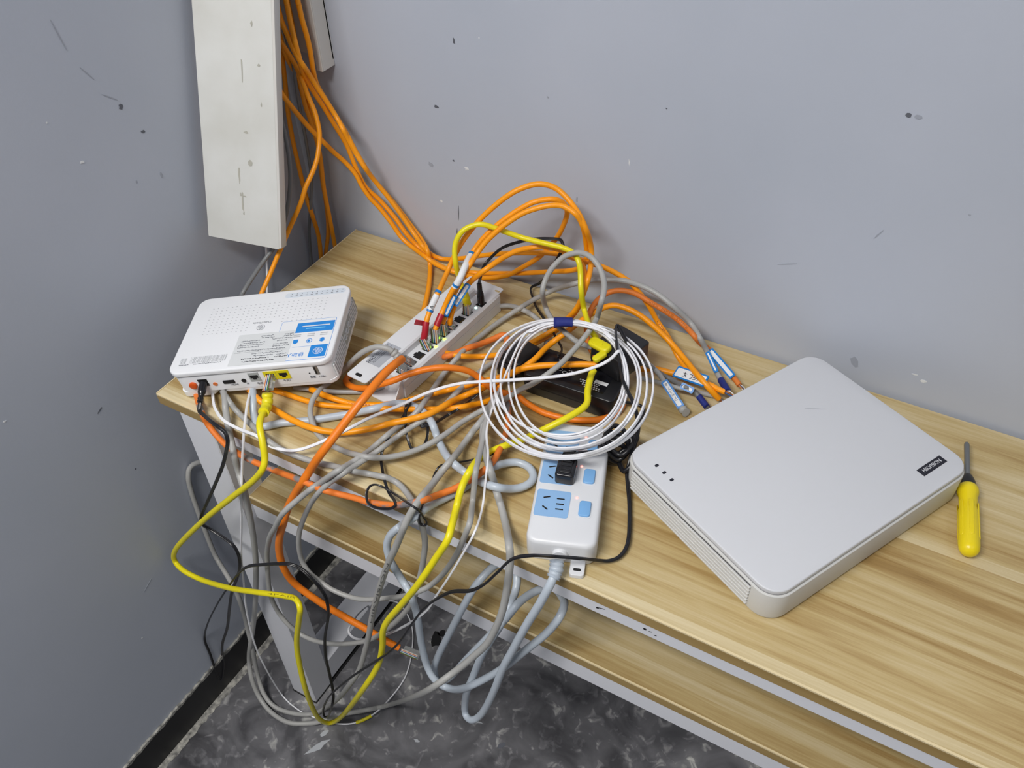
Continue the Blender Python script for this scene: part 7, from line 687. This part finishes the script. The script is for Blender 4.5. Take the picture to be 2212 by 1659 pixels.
TAPE_RINGS = [[(4414,-1382,8570),(4433,-1416,8540),(4446,-1443,8543),(4465,-1479,8564),(4509,-1565,8640),(4552,-1647,8720),(4564,-1671,8755),(4567,-1678,8782),(4555,-1655,8821),(4538,-1621,8850),(4524,-1595,8847),(4505,-1559,8826),(4461,-1472,8751),(4418,-1389,8672),(4405,-1364,8637),(4402,-1358,8610)],[(4455,-1366,8581),(4472,-1399,8554),(4486,-1425,8558),(4505,-1462,8581),(4550,-1551,8660),(4594,-1637,8743),(4607,-1663,8778),(4611,-1671,8805),(4600,-1650,8842),(4583,-1618,8868),(4570,-1592,8864),(4551,-1555,8841),(4505,-1465,8763),(4461,-1378,8681),(4447,-1352,8646),(4444,-1344,8619)],[(4537,-1335,8595),(4553,-1366,8570),(4567,-1393,8576),(4586,-1431,8601),(4632,-1525,8684),(4677,-1615,8771),(4691,-1644,8807),(4696,-1653,8834),(4686,-1635,8868),(4670,-1604,8892),(4656,-1578,8886),(4637,-1539,8862),(4590,-1445,8780),(4545,-1353,8694),(4530,-1324,8658),(4526,-1315,8631)],[(4619,-1319,8613),(4635,-1350,8589),(4648,-1377,8595),(4668,-1417,8621),(4715,-1515,8708),(4762,-1610,8798),(4776,-1640,8836),(4781,-1650,8863),(4771,-1633,8897),(4756,-1603,8920),(4742,-1575,8913),(4723,-1536,8887),(4674,-1437,8802),(4628,-1341,8713),(4613,-1311,8676),(4609,-1301,8648)],[(4676,-1338,8641),(4691,-1368,8617),(4704,-1394,8623),(4722,-1431,8647),(4766,-1522,8727),(4808,-1610,8811),(4821,-1638,8846),(4825,-1647,8872),(4816,-1629,8905),(4801,-1600,8928),(4788,-1574,8923),(4770,-1537,8899),(4725,-1445,8820),(4683,-1356,8737),(4669,-1328,8702),(4666,-1319,8676)]]
INFO = {'OA': ('network_cable', 'orange cable dropping from the wall trunking to behind the white router', 'cable'),
 'B1': ('network_cable', 'orange cable from wall trunking along the back wall to the recorder, lettered UTP', 'cable'),
 'B2': ('network_cable', 'orange cable from wall trunking that drops straight behind the switch', 'cable'),
 'B3': ('network_cable', 'orange cable forming the lower of the two middle arcs above the switch', 'cable'),
 'B4': ('network_cable', 'orange cable with white wrap label and red tape, second arc above the switch', 'cable'),
 'A1': ('network_cable', 'orange cable forming the tallest arc, red tape and white label at the switch', 'cable'),
 'L3': ('network_cable', 'orange cable with blue-edged tag leaving the switch towards the right', 'cable'),
 'K': ('network_cable', 'thick orange cable arching right across the desk to the back of the recorder', 'cable'),
 'M': ('network_cable', 'faded orange cable lettered 2020 with blue-edged tag behind the recorder', 'cable'),
 'H3': ('network_cable', 'orange cable crossing the desk front from the router to the black splitter', 'cable'),
 'D': ('network_cable', 'thick orange cable from the nearest switch port hanging over the desk front', 'cable'),
 'E': ('network_cable', 'deep orange cable over the switch end and round inside the white coil', 'cable'),
 'G': ('network_cable', 'orange cable blotched with grey paint sagging along the desk front edge', 'cable'),
 'J': ('network_cable', 'short bent orange cable with grey paint between switch and white coil', 'cable'),
 'Y1': ('patch_cable', 'yellow patch cable arching from the switch to the black splitter', 'cable'),
 'Y2': ('patch_cable', 'yellow patch cable looping from the router port down to the floor and back', 'cable'),
 'g1': ('network_cable', 'light grey cable with standing ring loop above the white coil', 'cable'),
 'g2': ('network_cable', 'grey cable arching from the recorder, round the switch, looping below the desk', 'cable'),
 'g3': ('network_cable', 'grey cable running beside its twin across the desk and sagging over the shelf', 'cable'),
 'g4': ('network_cable', 'grey cable hanging beside the desk leg, sweeping the floor and up to the desk', 'cable'),
 'g5': ('network_cable', 'grey cable lettered HIKVISION hanging in front of the desk', 'cable'),
 'g6': ('network_cable', 'thin grey cable lying between router and switch', 'cable'),
 'g7': ('network_cable', 'grey cable curving from the far end of the switch to the coil', 'cable'),
 'g8': ('network_cable', 'grey cable with blue-edged tag and ribbed boot at the recorder corner', 'cable'),
 'g10': ('network_cable', 'dark grey cable with crumpled tag and blue tape behind the recorder', 'cable'),
 'g11': ('network_cable', 'thin grey cable lying flat behind the tagged cables near the recorder', 'cable'),
 'O9': ('network_cable', 'short orange cable with a large handwritten tag behind the recorder', 'cable'),
 'g9': ('network_cable', 'dark grey cable bowing out from behind the hanging white cover', 'cable'),
 'g12': ('network_cable', 'thin dark grey cable hanging in the shaded wall corner', 'cable'),
 'OD1': ('network_cable', 'orange cable hanging straight down behind the desk corner, rightmost of the hanging ones', 'cable'),
 'OD2': ('network_cable', 'shaded orange cable hanging in the wall corner, left of the other hanging ones', 'cable'),
 'OD3': ('network_cable', 'orange cable hanging behind the desk corner, between two other hanging ones', 'cable'),
 'w3': ('telephone_wire', 'thin white wire below the hanging white cover', 'wire'),
 'PC': ('mains_cable', 'thick pale blue-grey power cord of the strip, looped over the shelf', 'cable'),
 'bk1': ('adapter_lead', 'black twin lead from the power brick to the switch', 'lead'),
 'bk2': ('adapter_lead', 'long black twin lead from the router, looping below the desk and round the strip', 'lead'),
 'bk4': ('adapter_lead', 'thin black lead knotted in loops on the desk between switch and strip', 'lead'),
 'bk5': ('adapter_lead', 'black mains lead from the plug in the strip to the cord bundle', 'lead'),
 'WC': ('drop_cable', 'flat white cable wound in a large coil bound with navy tape', 'cable')}
GROUPS = {'OA': 'orange network cables', 'B1': 'orange network cables', 'B2': 'orange network cables', 'B3': 'orange network cables', 'B4': 'orange network cables', 'A1': 'orange network cables', 'L3': 'orange network cables', 'K': 'orange network cables', 'M': 'orange network cables', 'H3': 'orange network cables', 'D': 'orange network cables', 'E': 'orange network cables', 'G': 'orange network cables', 'J': 'orange network cables', 'g1': 'grey network cables', 'g2': 'grey network cables', 'g3': 'grey network cables', 'g4': 'grey network cables', 'g5': 'grey network cables', 'g6': 'grey network cables', 'g7': 'grey network cables', 'g8': 'grey network cables', 'g10': 'grey network cables', 'g11': 'grey network cables', 'O9': 'orange network cables', 'g9': 'grey network cables', 'g12': 'grey network cables', 'OD1': 'orange network cables', 'OD2': 'orange network cables', 'OD3': 'orange network cables'}
PARTS = D_PARTS
OB = {}
for key, (name, label, cat) in INFO.items():
    OB[key] = cable(name, D[key], label, cat, GROUPS.get(key), k=2, n=12 if D[key]['k'] == 'round' else 10)
def V(p): return Vector((p[0]/1e4, p[1]/1e4, p[2]/1e4))
def part(key, name, m, grow=.0004, kind='round', scale=None):
    c, pts = PARTS[key]; return sub(OB[c], name, pts, D[c]['r']+grow, m, kind, 2, 12, scale)
def ring_scale(n, lo=.8): return lambda u: 1 if math.sin(u*n*2*math.pi) > -.2 else lo
# switch cables: red tape, labels, plugs
part('A1_tape', 'red_tape', 'tape_red', .0009); part('A1_label', 'wrap_label', 'label_white', .0008)
for k in ('A1_b1', 'A1_b2'): part(k, 'label_band', 'tag_blue', .0011)
b = OB['A1']; p = V(PARTS['A1_tape'][1][1]); o = link('tape_flap', slab_me(.012, .0012, .0005, -.005, .006, .0003, 0, 3), 'tape_red', b); o.location = p-b.location+Vector((-.0085, -.003, .002)); o.rotation_euler = (.3, .3, .6)
part('B4_tape', 'red_tape', 'tape_red', .0009); part('B4_label', 'wrap_label', 'label_white', .0010)
for k in ('B4_b1', 'B4_b2'): part(k, 'label_band', 'tag_blue', .0013)
part('B3_band', 'label_band', 'tag_blue', .0010)
UPV = EYE-Vector((.35, -.15, .9))
AP = [[(-.008, -.002), (-.006, .002), (-.004, -.002)], [(-.007, -.0005), (-.005, -.0005)], [(-.002, -.002), (-.002, .002), (.0, .0018), (.0005, .0006), (-.002, .0002)], [(.003, .0012), (.0045, .002), (.006, .0012), (.003, -.002), (.0065, -.002)]]
def face_ink(key, pts_key, strokes):
    c, pts = PARTS[pts_key]; b = OB[c]; p0, p1 = V(pts[0]), V(pts[-1]); mid = (p0+p1)/2; up = (EYE-mid).normalized()
    Mx = frame_between(p1, p0, up); Mx.translation = mid-b.location+up*(D[c]['r']+.0016); o = ink_strokes('handwriting', b, 'ink_dark', strokes, .0006, 0); o.matrix_local = Mx
face_ink('A1', 'A1_label', AP[:2]); face_ink('B4', 'B4_label', AP)
def seg_tag(key, width, strokes=None, off=0, up=None, sw=.0007, lift=.0026):
    c, pts = PARTS[key]; p0, p1 = V(pts[0]), V(pts[-1]); mid = (p0+p1)/2; u = (EYE-mid).normalized() if up is None else Vector(up)
    L3 = u*(D[c]['r']+lift) if not off else Vector((0, 0, 0)); return flag_tag(OB[c], p0+L3, p1+L3, width, u, strokes, sw, off)
seg_tag('L3_tag', .0085); seg_tag('B4_flag', .0075, off=.006, up=(.6, -.7, .4))
for c, k in (('A1', 3), ('B4', 4), ('B3', 5), ('L3', 6), ('Y1', 8), ('D', 0)):
    port = sw_world(PORT_U[k], .0140, .0305); end = OB[c].location.copy() if D[c]['start'] else V(D[c]['p'][-1]); rj45(OB[c], port, end)
    b = OB[c]; q = port.lerp(end, .62)
    if c not in ('Y1', 'D'):
        for i, mm in enumerate(('wire_white', 'wire_blue', 'wire_orange', 'wire_green')): link('loose_wire', sweep_me([port.lerp(end, .35)-b.location+Vector((.003*(i-1.5), 0, 0)), q-b.location+Vector((.0045*(i-1.5), -.002, .002)), end-b.location], .0005, 'round', 4, 5), mm, b)
part('Y1_boot', 'boot', 'boot_yellow', .0022, scale=ring_scale(4, .86)); part('Y2_boot', 'boot', 'boot_yellow', .0028, scale=ring_scale(4, .86)); part('g1_boot', 'boot', 'grey', .0024, scale=ring_scale(4, .78))
# router ends
RM = bpy.data.objects['home_gateway'].matrix_world
rj45(OB['Y2'], RM @ Vector((.0252, -.0720, .0265)), V(PARTS['Y2_boot'][1][-1]))
rj45(OB['g1'], sw_world(PORT_U[1], .0140, .0305), V(D['g1']['p'][0]))
pj = RM @ Vector((-.0700, -.0735, .0255)); b = OB['bk2']; e = V(D['bk2']['p'][0])
link('power_jack', sweep_me([pj-b.location, pj.lerp(e, .5)-b.location, e-b.location, V(D['bk2']['p'][1])-b.location], .0052, 'round', 4, 12, lambda u: 1.0 if u < .5 else (.78 if math.sin(u*40) > 0 else .62)), 'black_gloss', b)
b = OB['bk1']; e = V(D['bk1']['p'][0]); pj = sw_world(.1862, .0095, .0312)
link('power_jack', sweep_me([pj-b.location, pj.lerp(e, .5)-b.location, e-b.location], .0052, 'round', 4, 12, lambda u: 1.0 if u < .55 else (.9 if math.sin(u*50) > 0 else .72)), 'black_gloss', b)
# yellow plug tops and plugs at the splitter
def splug(c, y, z=.016, boot=None):
    port = BOXM @ Vector((-.0270, y, z)); b = OB[c]; e = V(D[c]['p'][-1]) if not D[c]['start'] else b.location.copy(); rj45(b, port, e, wires=False); return port
for c, y in (('Y1', .017), ('g1', .017), ('H3', -.001), ('M', -.001), ('Y2', -.019)): 
    port = BOXM @ Vector((-.0270, y, .016)); b = OB[c]
pY = BOXM @ Vector((-.030, .012, .026)); b = OB['Y1']; e = V(D['Y1']['p'][-1])
hd = link('hooded_boot', slab_me(.0340, .0150, .006, 0, .008, .003, .002, 5), 'boot_yellow', b); hd.location = Vector((0.52113,-0.16091,0.86300))-b.location; hd.rotation_euler = (.25, -.1, R(-18))
o = link('boot_flap', slab_me(.0100, .0200, .004, 0, .006, .002, .001, 4), 'boot_yellow', hd); o.location = (.012, -.014, 0); o.rotation_euler = (0, 0, R(-12))
link('boot_oval', rings_me([[(-.005+q*.0105*math.cos(a), q*.0044*math.sin(a), e_) for a in [2*math.pi*i/22 for i in range(22)]] for q, e_ in ((.9, .008), (.9, .0086), (1, .0086), (1, .008))], False, False), 'boot_yellow', hd)
rj45(OB['H3'], BOXM @ Vector((-.0270, -.001, .016)), V(D['H3']['p'][-1]), wires=True)
rj45(OB['g1'], BOXM @ Vector((-.0270, .017, .014)), V(D['g1']['p'][-1]), wires=False)
# strip cord boot
part('PC_boot', 'boot', 'cord', .0032, scale=ring_scale(5, .84))
part('WC_tape', 'navy_tape', 'tape_navy', .0) if False else None
# navy tape holding the coil together, yellow tag near the floor
c, pts = PARTS['WC_tapeseg']; b = OB['WC']; P_ = [V(p) for p in pts]; mid = P_[len(P_)//2]; xd = (P_[-1]-P_[0]).normalized()
link('navy_tape', sweep_me([p-b.location for p in TAPE_C], 1, 'round', 3, 16) if False else rings_me([[tuple(Vector(q)/1e4-b.location) for q in r] for r in TAPE_RINGS], smooth=60), 'tape_navy', b)
part('WC_tag', 'yellow_tag', 'port_yellow', .0010)
# cable ends at the recorder
for k, m, g in (('g10_tape', 'tape_navy', .0009), ('g2_tape', 'tape_navy', .0009)): part(k, 'blue_tape', m, g)
part('g8_boot', 'boot', 'grey', .0026, scale=ring_scale(4, .76))
ZH = [[(-.012, .001), (-.006, .001)], [(-.010, .0035), (-.008, -.003), (-.0115, -.004)], [(-.008, -.001), (-.005, -.004)], [(-.002, .002), (.003, .002), (.003, -.003), (.001, -.004)], [(.006, .003), (.007, 0)], [(.009, .003), (.0095, 0)], [(.012, .003), (.011, 0)], [(.005, -.001), (.014, -.001), (.013, -.004)], [(.006, -.004), (.010, -.003)]]
SM = [[(-.010, .001), (-.007, -.001), (-.006, .002)], [(-.004, .002), (-.004, -.002), (-.001, 0)], [(.001, .002), (.003, -.002)], [(.001, -.002), (.003, .002)], [(.005, .001), (.008, .001), (.008, -.002)], [(.010, .002), (.010, -.002)]]
seg_tag('g8_tag', .0100, SM, sw=.0004); seg_tag('g10_tag', .0085, SM[:3], sw=.0005, lift=.0050); seg_tag('O9_tag', .0170, ZH, up=(0, -.5, 1), sw=.0009, lift=.0046); seg_tag('M_tag', .0095); seg_tag('g2_tag', .0065)
def strands(c, at_end=True):
    b = OB[c]; P = [V(p) for p in D[c]['p']]; e, q = (P[-1], P[-3]) if at_end else (P[0], P[2]); d = (e-q).normalized()
    for i, mm in enumerate(('wire_white', 'wire_blue', 'wire_orange', 'wire_brown', 'wire_white')):
        s = Vector((random.uniform(-1, 1), random.uniform(-1, 1), random.uniform(-.3, .6)))*.003; link('strand', sweep_me([e-b.location-d*.002+s*.4, e-b.location+d*.005+s*1.2, e-b.location+d*.011+s*.6], .0006, 'round', 4, 5), mm, b)
for c, a in (('B1', 1), ('K', 0), ('M', 0)): strands(c, bool(a))
# unplugged clear plug on the hanging orange cable
b = OB['D']; e = V(D['D']['p'][-1]); q = V(D['D']['p'][-3]); dd = (e-q).normalized(); rj45(b, e+dd*.028+Vector((.004, 0, .006)), e)
# printed lettering along jackets
def jacket_text(c, key, txt, size, m='ink_dark', flip=False):
    cc, pts = PARTS[key]; Q = spline([V(p) for p in pts], 6); 
    if flip: Q = Q[::-1]
    L = [0]
    for a, b_ in zip(Q[:-1], Q[1:]): L.append(L[-1]+(b_-a).length)
    me = text_me(txt, size, 0); xs = [v.co.x for v in me.vertices]; w = max(xs)-min(xs); r = D[cc]['r']+.0003; b = OB[cc]
    for v in me.vertices:
        s = (v.co.x-min(xs))/w*L[-1]; i = max(j for j in range(len(L)) if L[j] <= s+1e-9); i = min(i, len(Q)-2); u = (s-L[i])/max(L[i+1]-L[i], 1e-9)
        p = Q[i].lerp(Q[i+1], u); t = (Q[i+1]-Q[i]).normalized(); n = (EYE-p); n = (n-t*n.dot(t)).normalized(); y = n.cross(t); a = v.co.y/r
        v.co = p+n*r*math.cos(a)+y*r*math.sin(a)-b.location
    link('jacket_lettering', me, m, b)
jacket_text('g5', 'g5_txt', 'HIKVISION', .0046, 'ink_mid'); jacket_text('B1', 'B1_txt', 'UTP', .0042, 'ink_brown'); jacket_text('M', 'M_txt', '2020  MFTB  SYMTB', .0044, 'ink_brown'); jacket_text('K', 'K_txt', 'TC-100', .0042, 'ink_brown')
jacket_text('Y2', 'Y2_txt', '4PAIR', .0040, 'ink_olive')
# knotted black cord bundle beside the strip: loops of the plug lead held by a twist tie
kb = thing('cord_bundle', 'tightly looped black cord bundle tied beside the power strip', 'cord bundle', (0.59664,-0.27686,0.80300))
for i in range(5):
    a0 = R(25*i-40); Pp = []
    for k in range(25):
        a = 2*math.pi*k/24; Pp.append(Vector((.0155*math.cos(a)+.002*math.sin(3*a+i), (.0075+.0012*i)*math.sin(a), .0045*math.sin(a*2+i)+.006*math.sin(a)+.002*i)))
    Mx = Matrix.Translation((.003*(i-2), .004*(i-2), .013+.0012*i)) @ Matrix.Scale(1.25, 4) @ Matrix.Rotation(R(38+9*i), 4, 'Z') @ Matrix.Rotation(R(28-9*i), 4, 'X')
    link('loop', sweep_me([Mx @ p for p in Pp], .0031, 'round', 2, 10), 'black', kb)
link('loop', sweep_me([(.012, -.010, .006), (.022, -.020, .008), (.028, -.012, .016), (.024, .000, .020), (.012, .004, .018), (.006, -.004, .012)], .0031, 'round', 4, 10), 'black', kb)
link('tie', sweep_me([Matrix.Rotation(R(-50), 3, 'Z') @ Vector((.0, .0105*math.cos(a), .014+.0125*math.sin(a))) for a in [2*math.pi*i/16 for i in range(17)]], .0014, 'flat', 2), 'black_plastic', kb)
bpy.context.view_layer.update()
